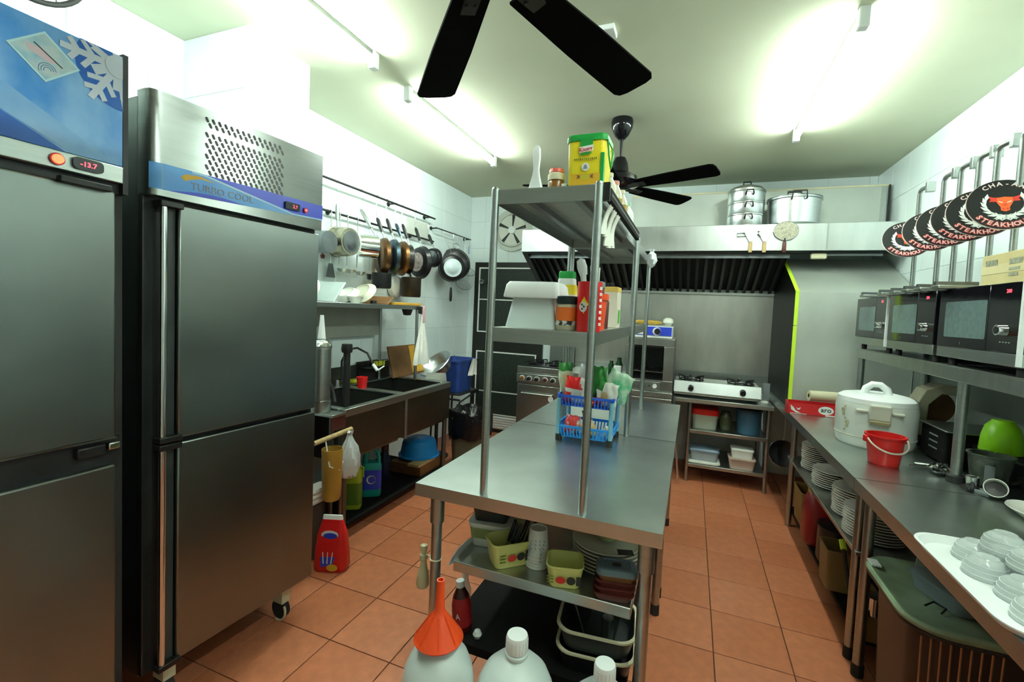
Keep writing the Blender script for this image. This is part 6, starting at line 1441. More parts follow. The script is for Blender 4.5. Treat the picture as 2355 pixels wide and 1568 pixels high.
# ================================================================== RIGHT COUNTER
CZ, CX0 = 0.79, 0.658
def counter(label, y0, y1):
    t = T('steel_counter', label, 'counter', ((CX0+XR)/2, (y0+y1)/2, 0), 0, 'right hand steel counters')
    hw, hl = (XR-0.012-CX0)/2, (y1-y0)/2
    g = G(); g.box(-hw, -hl, CZ-0.006, hw, hl, CZ); g.box(-hw, -hl, CZ-0.05, -hw+0.02, hl, CZ-0.006); g.box(hw-0.02, -hl, CZ-0.05, hw, hl, CZ-0.006); g.box(-hw+0.02, -hl, CZ-0.05, hw-0.02, -hl+0.02, CZ-0.006); g.box(-hw+0.02, hl-0.02, CZ-0.05, hw-0.02, hl, CZ-0.006)
    g.build('counter_top', TOPSTEEL, t, smooth=False)
    for lx in (-hw+0.045, hw-0.045):
        for ly in (-hl+0.05, hl-0.05):
            l = G().cyl((lx, ly, 0), (lx, ly, CZ-0.04), 0.019, n=16).build('leg', STEEL, t); G().cyl((lx, ly, 0), (lx, ly, 0.05), 0.022, n=12).build('foot', RUBBER, l)
    return t, hw, hl
t, hw, hl = counter('stainless counter under the microwaves with the rice cooker', 2.214, 4.72)
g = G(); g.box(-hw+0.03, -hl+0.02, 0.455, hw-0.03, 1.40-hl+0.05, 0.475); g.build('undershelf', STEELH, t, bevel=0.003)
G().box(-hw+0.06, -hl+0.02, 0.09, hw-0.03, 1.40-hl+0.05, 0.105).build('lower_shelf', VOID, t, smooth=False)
G().cyl((-hw+0.045, 1.36-hl, 0), (-hw+0.045, 1.36-hl, CZ-0.04), 0.019, n=16).build('leg', STEEL, t)
t, hw, hl = counter('stainless counter nearest the camera with the tray of bowls', 0.40, 2.208)
# microwave shelf
MX0, MZ = 1.02, 1.268
t = T('microwave_shelf', 'steel shelf above the right counter carrying the microwaves', 'shelf', ((MX0+XR)/2, 2.45, CZ))
hw = (XR-0.012-MX0)/2
g = G(); g.box(-hw, -1.25, MZ-CZ-0.006, hw, 1.12, MZ-CZ); g.box(-hw, -1.25, MZ-CZ-0.062, -hw+0.012, 1.12, MZ-CZ-0.006); g.box(-hw+0.012, 1.108, MZ-CZ-0.062, hw, 1.12, MZ-CZ-0.006)
g.build('shelf_plate', STEELH, t, bevel=0.002)
for ly in (-0.09, 1.10, -1.2):
    p = G().cyl((-hw+0.025, ly, 0), (-hw+0.025, ly, MZ-CZ-0.01), 0.019, n=18).build('post', STEEL, t)
    G().lathe([(0, 0), (0.03, 0), (0.03, 0.028), (0.021, 0.034), (0, 0.034)], 18, (-hw+0.025, ly, 0)).build('post_foot', RUBBER, p)
for ly in (1.10, -1.2): G().cyl((hw-0.03, ly, 0), (hw-0.03, ly, MZ-CZ-0.01), 0.019, n=12).build('post', STEEL, t)
t = T('dark_backboard', 'dark steel sheet on the wall behind the right counter', 'panel', (XR-0.010, 2.45, CZ+0.002))
G().box(-0.006, -1.25, 0.0, 0.006, 1.30, 0.40).build('sheet', mat('dull_dark_steel', (0.20, 0.23, 0.21), 0.42, 0.5, 0.15, 3), t, smooth=False)

# microwaves: built facing -X, origin at front bottom centre
def microwave(label, y, w, strip):
    t = T('microwave', label, 'microwave', (0.998, y, MZ), 0, 'microwaves on the shelf')
    h0, h1 = 0.034, 0.318
    G().box(0.022, -w/2, h0, 0.40, w/2, h1).build('body', BLACKGLOSS, t, bevel=0.004)
    d = G().box(0.0, -w/2+0.17*w/0.5, h0+0.045, 0.022, w/2, h1).build('door', BLACKGLOSS, t, bevel=0.002)
    fr = face_nx((0, 0, 0))
    G().poly(rrect(-w/2+0.055, h0+0.085, 0.075, h1-0.055, 0.008), fr, 0.001, 0.0002).build('door_window', MWGLASS, d, smooth=False)
    g = G(); g.text('E', 0.014, fr @ Matrix.Translation((-0.085, h0+0.058, 0)), 0.0004); g.build('door_mark', GREYPLASTIC, d, smooth=False)
    p = G().box(0.0, -w/2, h0+0.045, 0.022, -w/2+0.17*w/0.5, h1).build('control_panel', BLACKGLOSS, t, bevel=0.002)
    ky = w/2-0.075
    g = G(); g.text('200', 0.018, fr @ Matrix.Translation((ky, h1-0.035, 0.0005)), 0.0004); g.build('clock_digits', LED, p, smooth=False)
    g = G(); g.cyl((-0.001, -ky, 0.155), (-0.026, -ky, 0.155), 0.020, 0.018, 24); k = g.build('dial', CHROME, p)
    G().cyl((-0.0255, -ky, 0.155), (-0.0275, -ky, 0.155), 0.013, n=20).build('dial_face', BLACK, k)
    g = G()
    for q in range(4): g.poly(rect(ky-0.03+q*0.016, 0.112, ky-0.02+q*0.016, 0.116), fr, 0.0003)
    g.build('panel_marks', GREYPLASTIC, p)
    G().box(0.002, -w/2, h0, 0.022, w/2, h0+0.044).build('bottom_trim', STEEL, t, bevel=0.002)
    if strip: G().box(-0.004, -w/2-0.006, h0+0.004, 0.008, -w/2+0.004, h1-0.002).build('side_strip', mat('pale_strip', (0.70, 0.74, 0.74), 0.35), t, smooth=False)
    for fy in (-w/2+0.05, w/2-0.05):
        for fxx in (0.04, 0.36): G().cyl((fxx, fy, 0), (fxx, fy, h0), 0.014, n=10).build('foot', RUBBER, t)
    return t
microwave('black microwave at the far end by the steel partition', 3.285, 0.49, True)
microwave('black microwave in the middle of the row of three', 2.765, 0.50, False)
microwave('black microwave nearest the camera, under the cardboard box', 2.215, 0.53, True)
MT = MZ+0.319
# cardboard box
c = on_x(2272, 655, 1.10)
t = T('cardboard_box', 'yellowish cardboard box on top of the nearest microwave', 'box', (1.20, 2.165, MT))
G().box(-0.13, -0.20, 0, 0.13, 0.19, 0.125).build('box', CARD, t, bevel=0.002)
G().box(-0.131, -0.20, 0.05, -0.1302, 0.19, 0.085).build('tape', mat('pale_tape', (0.58, 0.50, 0.28), 0.5), t)
g = G(); fb = face_nx((-0.131, 0, 0))
for k in range(7): g.poly(rect(-0.165+k*0.011, 0.082, -0.158+k*0.011+0.002*(k % 2), 0.104), fb, 0.0005)
g.build('box_print', mat('faded_blue_grey', (0.26, 0.27, 0.20), 0.7, 0, 0.3, 60), t, smooth=False)
g = G()
for k, (za, zb_) in enumerate(((0.078, 0.098), (0.056, 0.066), (0.036, 0.046))): g.poly(rect(-0.02, za, 0.05-0.01*k, zb_), fb, 0.0005)
g.build('box_stamp', mat('faded_blue_grey', (0.26, 0.27, 0.20), 0.7, 0, 0.3, 60), t, smooth=False)

# ------------------------------------------------------------------ round restaurant signs on stands
def sign_stand():
    t = T('sign_stand', '', 'sign', (0, 0, 0), 0, 'round bull-head signs on stands')
    G().box(-0.20, -0.035, 0, 0.10, 0.035, 0.014).build('base_plate', STEEL, t, bevel=0.003)
    G().box(-0.20, -0.012, 0.014, -0.06, 0.012, 0.030).build('base_channel', GREYPAN, t, smooth=False)
    ps_ = [(0.04, 0.0, 0.014), (0.04, 0.0, 0.60), (0.04, -0.012, 0.618), (0.04, -0.03, 0.622), (0.045, -0.10, 0.622)]
    G().tube(ps_, 0.0115, 10).build('post', STEEL, t)
    G().box(0.025, -0.125, 0.585, 0.065, -0.10, 0.64).build('top_clip', STEEL, t, bevel=0.002)
    R_ = 0.113
    fr = frame((-0.012, -0.028, 0.0), (0.985, -0.17, 0), (0.05, 0.36, 0.93))
    fr = Matrix.Translation((0, 0, 0.34)) @ fr
    d = G().poly(circle(R_, 48), fr, 0.004, -0.002).build('sign_disc', mat('sign_black', (0.008, 0.009, 0.010), 0.35, 0, 0.2), t, smooth=False)
    g = G(); g.poly(circle(R_*1.02, 48)+[], fr, 0.002, -0.0042); g.build('disc_rim', SIGNPINK, t, smooth=False)
    g = G()
    for s in (-1, 1):
        for k in range(9):
            a0, a1 = math.radians(-128+k*18), math.radians(-128+k*18+30)
            r0, r1 = 0.048+0.001*k, 0.079-0.0012*k
            b = (-s*r0*math.cos(a0)*-1, r0*math.sin(a0)); tp = (s*r1*math.cos(a1), r1*math.sin(a1)); b = (s*r0*math.cos(a0), r0*math.sin(a0))
            mx, my = (b[0]+tp[0])/2, (b[1]+tp[1])/2; dx, dy = tp[0]-b[0], tp[1]-b[1]; L_ = math.hypot(dx, dy); nx, ny = -dy/L_*0.0068, dx/L_*0.0068
            g.poly([b, (mx+nx, my+ny), tp, (mx-nx, my-ny)], fr, 0.0008, 0.0021+0.0001*k)
    for s in (-1, 1): g.poly([(s*0.004, -0.062), (-s*0.03, -0.073), (-s*0.03, -0.070), (s*0.006, -0.056)], fr, 0.0008, 0.0026)
    g.build('laurel', SIGNWHITE, d, smooth=False)
    g = G()
    for s in (-1, 1):
        g.poly([(s*0.018, 0.016), (s*0.034, 0.018), (s*0.047, 0.030), (s*0.050, 0.044), (s*0.040, 0.034), (s*0.028, 0.030), (s*0.016, 0.030)], fr, 0.0008, 0.0024)
        g.poly([(s*0.020, 0.010), (s*0.046, 0.012), (s*0.040, 0.022), (s*0.022, 0.018)], fr, 0.0008, 0.0026)
    g.build('horns', SIGNRED, d, smooth=False)
    g = G(); g.poly([(-0.022, 0.028), (-0.024, 0.008), (-0.013, -0.016), (-0.013, -0.030), (0, -0.036), (0.013, -0.030), (0.013, -0.016), (0.024, 0.008), (0.022, 0.028), (0, 0.032)], fr, 0.0008, 0.003); g.build('bull_head', SIGNORANGE, d, smooth=False)
    g = G()
    for s in (-1, 1): g.poly([(s*0.006, 0.006), (s*0.018, 0.012), (s*0.019, 0.009), (s*0.007, 0.003)], fr, 0.0006, 0.0042)
    g.build('bull_eyes', SIGNWHITE, d, smooth=False)
    g = G()
    for s in (-1, 1): g.poly(circle(0.0035, 10, (s*0.006, -0.024)), fr, 0.0006, 0.0042)
    g.poly([(-0.008, -0.008), (0.008, -0.008), (0, -0.002)], fr, 0.0006, 0.0042); g.build('bull_marks', SIGNRED, d, smooth=False)
    G().text('CHA-AM', 0.026, fr, 0.0006, 0.0022, arc=(0.085, math.pi/2, 1), bold=0.0014).build('upper_letter_outline', mat('sign_letter_brown', (0.22, 0.06, 0.05), 0.5), d, smooth=False)
    G().text('CHA-AM', 0.026, fr, 0.0006, 0.0030, arc=(0.085, math.pi/2, 1), bold=0.0001).build('upper_letters', SIGNWHITE, d, smooth=False)
    G().text('STEAKHOUSE', 0.027, fr, 0.0006, 0.0022, arc=(0.105, -math.pi/2, -1), bold=0.0022).build('lower_letter_outline', mat('sign_letter_red', (0.55, 0.06, 0.06), 0.5), d, smooth=False)
    G().text('STEAKHOUSE', 0.027, fr, 0.0006, 0.0030, arc=(0.105, -math.pi/2, -1), bold=0.0002).build('lower_letters', SIGNPINK, d, smooth=False)
    return t
sg = sign_stand()
ords = ('nearest the camera, whole and in front of the rest', 'second from the camera', 'third from the camera', 'fourth from the camera', 'fifth from the camera', 'farthest from the camera')
spots = ((1.15, 2.42), (1.15, 2.58), (1.15, 2.715), (1.15, 2.865), (1.15, 3.025), (1.145, 3.285))
for k, (x, y) in enumerate(spots):
    lab = 'round bull-head sign on a stand, '+ords[k]
    if k == 0: sg.location = (x, y, MT); sg['label'] = lab
    else: dup(sg, (x, y, MT), 0, lab)
# ------------------------------------------------------------------ goods on the right counter
c = Vector((0.938, 2.90, CZ))
t = T('rice_cooker', 'big white rice cooker with domed lid on the right counter', 'rice cooker', c, math.radians(-12))
G().lathe([(0, 0), (0.155, 0), (0.165, 0.012), (0.172, 0.05), (0.174, 0.06), (0.176, 0.20), (0.172, 0.225), (0, 0.225)], 48).build('body', WHITESOFT, t)
G().lathe([(0.1745, 0.052), (0.1765, 0.056), (0.1745, 0.060)], 48, close=False).build('base_ring', mat('warm_white', (0.58, 0.58, 0.50), 0.4), t)
G().lathe([(0.172, 0.226), (0.168, 0.25), (0.15, 0.262), (0.10, 0.272), (0.09, 0.268), (0, 0.272)], 48).build('lid', WHITE, t)
g = G(); g.tube([(-0.055, 0.0, 0.262), (-0.048, 0.0, 0.295), (-0.022, 0.0, 0.318), (0.012, 0.0, 0.318), (0.040, 0.0, 0.295), (0.048, 0.0, 0.262)], [0.020, 0.018, 0.016, 0.016, 0.018, 0.020], 12); g.build('lid_handle', WHITE, t)
G().box(-0.045, -0.198, 0.155, 0.045, -0.165, 0.235).build('latch', mat('warm_white', (0.58, 0.58, 0.50)), t, bevel=0.008)
G().box(-0.042, -0.203, 0.135, 0.042, -0.168, 0.157).build('latch_lip', mat('tea_stain', (0.34, 0.29, 0.17), 0.5), t, bevel=0.006)
for s in (-1, 1): G().box(s*0.072-0.025, -0.182, 0.190, s*0.072+0.025, -0.150, 0.202).build('side_lug', mat('warm_white', (0.58, 0.58, 0.50)), t, bevel=0.004)
g = G()
for k in range(7): a = math.radians(-140+5*math.sin(k)); z = 0.08+0.02*k; g.cyl((0.1765*math.cos(a), 0.1765*math.sin(a), z), (0.178*math.cos(a), 0.178*math.sin(a), z), 0.006+0.003*(k % 3), n=8)
g.build('flower_print', mat('faded_print', (0.46, 0.45, 0.28), 0.5), t)
t = T('red_bucket', 'small red bucket with white wire handle in front of the rice cooker', 'bucket', (0.855, 2.505, CZ), math.radians(15))
G().lathe([(0, 0), (0.054, 0), (0.057, 0.004), (0.072, 0.125), (0.078, 0.127), (0.078, 0.135), (0.070, 0.135), (0.054, 0.01), (0, 0.008)], 36).build('bucket', RED, t)
for s in (-1, 1): G().box(s*0.079-0.012, -0.010, 0.10, s*0.079+0.012, 0.010, 0.128).build('ear', RED, t, bevel=0.003)
G().tube(arcpts((0, -0.012, 0.118), 0.082, (1, 0, 0), (0, -0.75, -0.62), 0, 180, 20), 0.004, 8).build('wire_handle', mat('cream_wire', (0.70, 0.62, 0.52), 0.5), t)
# aro box with roll
t = T('cling_film_box', 'open red cling film box with white oval badge by the partition', 'box', (0.815, 3.60, CZ), math.radians(3))
g = G(); g.box(-0.165, -0.04, 0, 0.165, 0.04, 0.004); g.box(-0.165, -0.04, 0, 0.165, -0.037, 0.075); g.box(-0.165, 0.037, 0, 0.165, 0.04, 0.085); g.box(-0.165, -0.04, 0, -0.162, 0.04, 0.085); g.box(0.162, -0.04, 0, 0.165, 0.04, 0.085)
g.build('box', mat('aro_red', (0.52, 0.012, 0.016), 0.4), t, smooth=False)
fr = face_ny((0, -0.0401, 0))
G().poly(circle(0.045, 28, (0.062, 0.040), sy=0.62), fr, 0.0006).build('logo_oval', SIGNWHITE, t, smooth=False)
G().text('aro', 0.046, fr @ Matrix.Translation((0.062, 0.029, 0.0009)), 0.0005, bold=0.0006).build('logo_letters', PRINTDARK, t, smooth=False)
g = G(); g.poly([(-0.15, 0.062), (-0.145, 0.03), (-0.115, 0.012), (-0.085, 0.010), (-0.118, 0.026), (-0.132, 0.048)], fr, 0.0006); g.poly([(-0.115, 0.046), (-0.10, 0.040), (-0.088, 0.050), (-0.092, 0.034), (-0.105, 0.030)], fr, 0.0006); g.poly(rect(-0.15, 0.003, -0.05, 0.006), fr, 0.0006); g.poly(rect(0.06, 0.003, 0.16, 0.010), fr, 0.0006)
g.build('white_swash', SIGNWHITE, t, smooth=False)
t = T('film_roll', 'cream roll of film lying across the red box', 'roll', (0.90, 3.665, CZ+0.086), math.radians(8))
g = G(); g.M = Matrix.Translation((0, 0, 0.036)) @ Matrix.Rotation(math.pi/2, 4, 'Y'); g.lathe([(0.014, -0.11), (0.036, -0.11), (0.036, 0.13), (0.014, 0.13), (0.014, -0.11)], 28, close=False); g.build('roll', CREAM, t)
g = G(); g.M = Matrix.Translation((0, 0, 0.036)) @ Matrix.Rotation(math.pi/2, 4, 'Y'); g.lathe([(0.012, -0.111), (0.0138, -0.111), (0.0138, 0.131), (0.012, 0.131), (0.012, -0.111)], 18, close=False); g.build('core', BROWN, t)
# toaster / pads behind the cooker
t = T('slicer_machine', 'beige curved kitchen machine behind the rice cooker', 'appliance', (1.24, 3.12, CZ))
G().box(-0.08, -0.13, 0, 0.14, 0.13, 0.05).build('base', BLACK, t, bevel=0.006)
g = G(); pr = [(-0.10, 0.05), (-0.095, 0.20), (-0.05, 0.30), (0.02, 0.335), (0.10, 0.325), (0.12, 0.28), (0.02, 0.28), (-0.03, 0.22), (-0.04, 0.05)]
g.add([(x, -0.10, z) for x, z in pr]+[(x, 0.02, z) for x, z in pr], [tuple(range(9)), tuple(range(17, 8, -1))]+[(i, (i+1) % 9, 9+(i+1) % 9, 9+i) for i in range(9)]); g.build('arm_cover', mat('beige_shell', (0.42, 0.40, 0.28), 0.45), t, bevel=0.006)
G().lathe([(0, -0.02), (0.09, -0.02), (0.09, 0.02), (0, 0.02)], 26).build('wheel', BROWN, t).matrix_local = Matrix.Translation((0.02, -0.01, 0.20)) @ Matrix.Rotation(math.pi/2, 4, 'X')
t = T('black_toaster', 'black appliance with three slots behind the red bucket', 'appliance', (1.20, 2.715, CZ))
G().box(-0.09, -0.12, 0.008, 0.16, 0.12, 0.16).build('body', VOID, t, bevel=0.01)  # body coloured darker for the shade behind the bucket
for k in range(3): G().box(-0.0915, -0.05, 0.06+k*0.03, -0.0895, 0.03, 0.066+k*0.03).build('slot', GREYPLASTIC, t)
for fx_ in (-0.06, 0.13):
    for fy_ in (-0.09, 0.09): G().cyl((fx_, fy_, 0), (fx_, fy_, 0.01), 0.01, n=8).build('foot', RUBBER, t)
t = T('flat_rack', 'thin steel rack lying on the black appliance', 'rack', (1.20, 2.715, CZ+0.161))
G().box(-0.10, -0.14, 0, 0.17, 0.14, 0.006).build('plate', STEEL, t, bevel=0.002)
# shiny spoons by the post
for k in range(6):
    t = T('steel_spoon', 'shiny steel spoon lying in the heap beside the shelf post', 'spoon', (1.02+0.018*(k % 3), 2.43+0.022*(k//2), CZ+0.004+0.012*(k//2)), 0.6*k, 'spoons beside the shelf post')
    g = G(); g.M = Matrix.Translation((0.0, 0.0, 0.012)) ; g.lathe([(0, -0.008), (0.012, -0.005), (0.019, 0.004), (0.017, 0.004), (0, -0.006)], 14, sy=1.35); g.tube([(0, 0.024, 0.004), (0.0, 0.06, 0.004), (0, 0.10, 0.0)], 0.0028, 6); g.build('spoon', CHROME, t)
t = T('steel_egg_cup', 'small shiny steel cup behind the shelf post', 'cup', (1.075, 2.295, CZ))
G().lathe([(0, 0), (0.018, 0), (0.024, 0.05), (0.022, 0.05), (0.016, 0.004), (0, 0.004)], 16).build('cup', CHROME, t)
# measuring jug, lime bowl
t = T('measuring_jug', 'smoky clear measuring jug beside the lime bowl', 'jug', (1.155, 2.36, CZ))
G().lathe([(0, 0), (0.052, 0), (0.055, 0.006), (0.068, 0.125), (0.074, 0.13), (0.074, 0.134), (0.065, 0.134), (0.051, 0.01), (0, 0.008)], 32).build('jug', mat('smoky_plastic', (0.13, 0.15, 0.12), 0.15, 0, 0.15, alpha=0.75), t)
G().box(-0.045, -0.066, 0.03, -0.015, -0.060, 0.10).build('scale_label', GREYPLASTIC, t)
G().tube([(0.06, -0.02, 0.12), (0.095, -0.03, 0.11), (0.095, -0.03, 0.05), (0.06, -0.02, 0.03)], 0.007, 8).build('handle', mat('smoky_plastic', (0.13, 0.15, 0.12)), t)
c = Vector((1.265, 2.49, CZ))
t = T('box_stand', 'dark box carrying the upturned lime green bowl', 'box', c)
G().box(-0.07, -0.08, 0, 0.09, 0.09, 0.125).build('box', BLACK, t, bevel=0.005)
t = T('lime_bowl', 'bright lime green bowl turned upside down', 'bowl', (1.235, 2.465, CZ+0.126))
G().lathe([(0.066, 0), (0.068, 0.003), (0.064, 0.06), (0.054, 0.105), (0.036, 0.128), (0.034, 0.133), (0, 0.134)], 36).build('bowl', LIME, t)
t = T('round_glass_dish', 'dark glass dish with black looped handle on the right edge', 'dish', (1.27, 2.215, CZ))
G().lathe([(0, 0), (0.06, 0), (0.09, 0.07), (0.095, 0.075), (0.086, 0.075), (0.056, 0.008), (0, 0.006)], 32).build('dish', mat('dark_glass', (0.03, 0.04, 0.035), 0.08, 0, 0.2, alpha=0.85), t)
G().tube(arcpts((-0.045, 0.03, 0.085), 0.05, (0.5, 0.86, 0), (0, 0, 1), 20, 330, 22), 0.004, 8).build('cord_loop', BLACK, t)
t = T('white_mug', 'white cup tipped on its side with a dark inside', 'cup', (1.10, 2.20, CZ+0.036)); 
g = G(); g.M = Matrix.Rotation(math.radians(62), 4, 'X') @ Matrix.Rotation(math.radians(-25), 4, 'Y'); g.lathe([(0, -0.035), (0.022, -0.035), (0.030, -0.01), (0.034, 0.03), (0.031, 0.03), (0.026, -0.01), (0, -0.028)], 24); g.build('cup', CERAMIC, t)
g = G(); g.M = Matrix.Rotation(math.radians(62), 4, 'X') @ Matrix.Rotation(math.radians(-25), 4, 'Y'); g.lathe([(0, 0.010), (0.0275, 0.012), (0.0275, 0.013), (0, 0.011)], 20); g.build('cup_inside', BLACK, t)  # black disc across the inside of the cup
t = T('white_saucer', 'white oval dish at the right frame edge below the tipped cup', 'dish', (1.13, 2.02, CZ))
G().lathe([(0, 0), (0.05, 0), (0.075, 0.016), (0.10, 0.03), (0.098, 0.033), (0.07, 0.02), (0, 0.006)], 32, sx=0.8).build('dish', CERAMIC, t)
for k, (x, y) in enumerate(((1.06, 2.27), (1.085, 2.235), (1.12, 2.275))):
    tag(G().rlathe([(0.9, 0), (1, 0.004), (1, 0.012), (0.9, 0.016)], 0.022, 0.03, 0.3).build('small_remote', GREYPLASTIC if k == 1 else BLACK, None, loc=(x, y, CZ), rz=0.5*k), ('small black pad beside the shelf post foot', 'small grey pad between two black ones by the post', 'small black pad under the measuring jug')[k], 'pad')

# tray of upturned bowls
TC = on_z(2112, 1240, CZ+0.02)
t = T('white_tray', 'white rounded tray of upturned bowls on the near counter', 'tray', (0.832, 1.425, CZ))
G().rlathe([(0.93, 0), (0.95, 0.003), (1.0, 0.020), (1.03, 0.021), (1.03, 0.024), (0.99, 0.024), (0.93, 0.006)], 0.19, 0.235, 0.35, 8).build('tray', WHITE, t)
bowl = T('clear_bowl', 'small clear ridged bowl turned upside down on the white tray', 'bowl', (0, 0, 0), 0, 'clear bowls on the white tray')
CLB = mat('clear_ridged', (0.70, 0.77, 0.76), 0.10, 0, 0.05, alpha=0.62, coat=0.3)
G().lathe([(0.046, 0), (0.047, 0.003), (0.0455, 0.012), (0.045, 0.016), (0.042, 0.025), (0.0415, 0.029), (0.036, 0.039), (0.028, 0.046), (0.024, 0.048), (0.022, 0.051), (0, 0.050)], 28).build('bowl', CLB, bowl)
g = G()
for r_, z in ((0.0460, 0.010), (0.0428, 0.022), (0.0385, 0.034)): g.tube(arcpts((0, 0, z), r_, (1, 0, 0), (0, 1, 0), 0, 360, 26)[:-1], 0.0010, 5, True)
g.build('ridges', WHITE, bowl)
first = True; k = 0
for r_ in range(4):
    for c_ in range(3):
        x, y = 0.735+c_*0.096+0.02*(r_ % 2), 1.285+r_*0.0955
        lab = 'small clear ridged bowl on the white tray, %s row from the camera, %s' % (('first', 'second', 'third', 'fourth')[r_], ('left', 'middle', 'right')[c_])
        if first: bowl.location = (x, y, CZ+0.007); bowl['label'] = lab; first = False
        else: dup(bowl, (x, y, CZ+0.007), 0.4*k, lab)
        k += 1
for (x, y) in ((0.790, 1.335), (0.895, 1.335), (0.80, 1.435), (0.905, 1.43), (0.79, 1.525), (0.89, 1.53)): dup(bowl, (x, y, CZ+0.058), 0.3, 'small clear ridged bowl stacked on other bowls, %s, %s' % ('near pair' if y < 1.4 else 'middle pair' if y < 1.5 else 'far pair', 'left' if x < 0.85 else 'right'), 'upper clear bowls on the tray')

# ------------------------------------------------------------------ under the right counter
ORD = ('first', 'second', 'third', 'fourth', 'fifth', 'sixth', 'seventh', 'eighth', 'ninth', 'tenth', 'eleventh', 'twelfth', 'thirteenth')
pl0 = T('dinner_plate', 'white dinner plate, first from the bottom of the farthest plate stack', 'plate', (0, 0, 0), 0, 'plates, farthest stack')
G().lathe([(0, 0), (0.065, 0), (0.075, 0.005), (0.118, 0.013), (0.118, 0.016), (0.074, 0.009), (0, 0.005)], 32).build('plate', CERAMIC, pl0)
first = True
for si, (x, y, n, nm) in enumerate(((0.835, 3.37, 13, 'farthest'), (0.83, 3.06, 8, 'middle'), (0.83, 2.66, 11, 'third'), (0.815, 2.42, 10, 'nearest'))):
    for k in range(n):
        p = (x+random.uniform(-.003, .003), y+random.uniform(-.003, .003), 0.476+0.0122*k)
        if first: pl0.location = p; first = False
        else: dup(pl0, p, 0.3*k, 'white dinner plate, %s from the bottom of the %s plate stack' % (ORD[k], nm), 'plates, %s stack' % nm)
# lower storage
def crate(name, label, x, y, w, d, h, m, cat='box', z=0.106):
    t = T(name, label, cat, (x, y, z)); G().rlathe([(0.92, 0), (1, h-0.006), (1.03, h-0.006), (1.03, h), (0.96, h), (0.9, 0.008)], w/2, d/2, 0.2).build('shell', m, t); return t
crate('brown_carton', 'brown carton under the far end of the right counter', 0.83, 3.42, 0.22, 0.24, 0.22, mat('brown_carton', (0.22, 0.12, 0.03), 0.7))
t = T('red_snack_sack', 'dark red sack with yellow top below the plate shelf', 'sack', (0.80, 3.14, 0.106))
G().rlathe([((0.9, .9), 0), ((1.03, 1.03), 0.02), ((1, 0.95), 0.18), ((0.9, 0.7), 0.26), ((0.8, 0.3), 0.30)], 0.10, 0.10, 0.6).build('sack', mat('dark_red_sack', (0.24, 0.010, 0.012), 0.4), t)
G().rlathe([((0.82, 0.32), 0.295), ((0.85, 0.12), 0.33)], 0.10, 0.10, 0.5).build('yellow_top', mat('dull_yellow', (0.30, 0.24, 0.02), 0.5), t)
t = T('black_pot', 'black pot with lid behind the wooden boxes under the counter', 'pot', (0.83, 2.90, 0.106))
G().lathe([(0, 0), (0.10, 0), (0.11, 0.02), (0.11, 0.20), (0.115, 0.205), (0, 0.225)], 28).build('pot', BLACKPAN, t)
crate('plastic_caddy', 'tan plastic caddy standing on the lower shelf of the counter', 0.77, 2.66, 0.16, 0.16, 0.20, mat('tan_plastic', (0.22, 0.15, 0.055), 0.5), 'caddy')
t = T('dustpan_brush', 'long dark-handled brush with a yellow tip under the counter', 'brush', (0.74, 2.44, 0.106))
G().tube([(0, -0.10, 0.02), (0, 0.02, 0.16), (0, 0.10, 0.25)], 0.008, 8).build('handle', DARKMETAL, t); G().tube([(0, 0.09, 0.24), (0, 0.125, 0.27)], 0.014, 8).build('tip', LIMETRIM, t)
tag(G().cbox((0, 0, 0.04), (0.03, 0.06, 0.08)).build('spice_box', mat('tan_plastic', (0.22, 0.15, 0.055)), None, bevel=0.003, loc=(0.80, 2.36, 0.20)), 'small tan box on the dark tin under the counter', 'box')
crate('dark_tin', 'dark tin on the lower shelf below the small tan box', 0.82, 2.36, 0.14, 0.09, 0.093, DARKTUB, 'tin')
t = T('steel_tiffin', 'small shiny steel tin beside the counter leg', 'tin', (0.785, 2.255, 0.216))
G().lathe([(0, 0), (0.035, 0), (0.037, 0.004), (0.037, 0.075), (0.039, 0.078), (0, 0.08)], 24).build('tin', CHROME, t)
crate('wooden_caddy', 'wooden caddy under the small shiny tin', 0.785, 2.262, 0.10, 0.07, 0.109, mat('dull_wood', (0.24, 0.13, 0.04), 0.6), 'caddy')
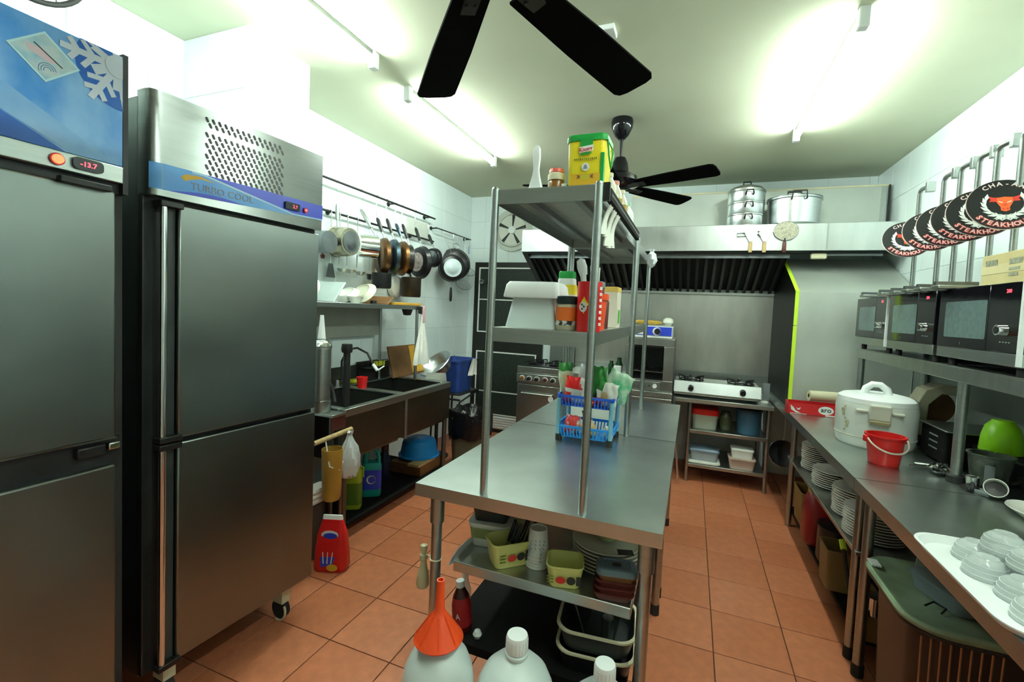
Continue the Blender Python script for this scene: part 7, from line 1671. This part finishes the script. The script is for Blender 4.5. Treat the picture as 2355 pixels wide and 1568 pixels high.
# big lidded bin nearest the camera
t = T('dry_food_bin', 'large dark food bin with a translucent green lid under the near counter', 'bin', (0.885, 1.885, 0), 0)
G().rlathe([(0.90, 0), (0.92, 0.02), (1, 0.50), (0.95, 0.50), (0.88, 0.03)], 0.185, 0.195, 0.5, 8).build('bin', mat('brown_barrel', (0.022, 0.012, 0.008), 0.35, 0, 0.3, 5), t)
g = G()
for k in range(9): g.tube([(-0.166+k*0.022, -0.182, 0.02), (-0.178+k*0.024, -0.196, 0.485)], 0.003, 5)
g.build('bin_ribs', mat('rib_copper', (0.34, 0.20, 0.11), 0.3, 0.7), t)
G().rlathe([(0.95, 0.50), (1.0, 0.508), (1.02, 0.520), (1.0, 0.530), (0.92, 0.528), (0.86, 0.520)], 0.218, 0.228, 0.5, 8).build('lid', mat('green_clear_lid', (0.22, 0.30, 0.19), 0.2, 0, 0.3, 6), t)
G().rlathe([(0.97, 0.492), (0.99, 0.496), (0.99, 0.504), (0.97, 0.508)], 0.218, 0.228, 0.5, 8, close=False).build('lid_seal', BLACK, t)
t = T('clear_lunch_box', 'translucent grey box lying on the green bin lid', 'box', (0.86, 1.88, 0.522), 0.35)
G().rlathe([(0.9, 0), (1, 0.045), (1.04, 0.047), (1.04, 0.056), (0.85, 0.062)], 0.07, 0.10, 0.35).build('box', mat('grey_clear_box', (0.20, 0.25, 0.28), 0.2), t)
t = T('clear_sheet_box', 'upright clear plastic sheet standing behind the grey box', 'sheet', (0.90, 2.03, 0.522))
g = G(); g.M = Matrix.Rotation(0.25, 4, 'X'); g.box(-0.09, -0.002, 0, 0.09, 0.002, 0.14); g.build('sheet', CLEAR, t)
t = T('white_tag_clip', 'white tag clipped on the rim of the green bin lid', 'tag', (0.69, 2.02, 0.531))
G().box(-0.015, -0.02, 0, 0.015, 0.03, 0.006).build('tag', WHITE, t)
t = T('spoon_rest', 'dark wire handle lying on the green bin lid', 'handle', (0.755, 1.80, 0.522))
G().tube([(0, 0, 0.004), (0.03, 0.02, 0.012), (0.05, -0.01, 0.012), (0.03, -0.03, 0.004)], 0.003, 6).build('wire', BLACK, t)
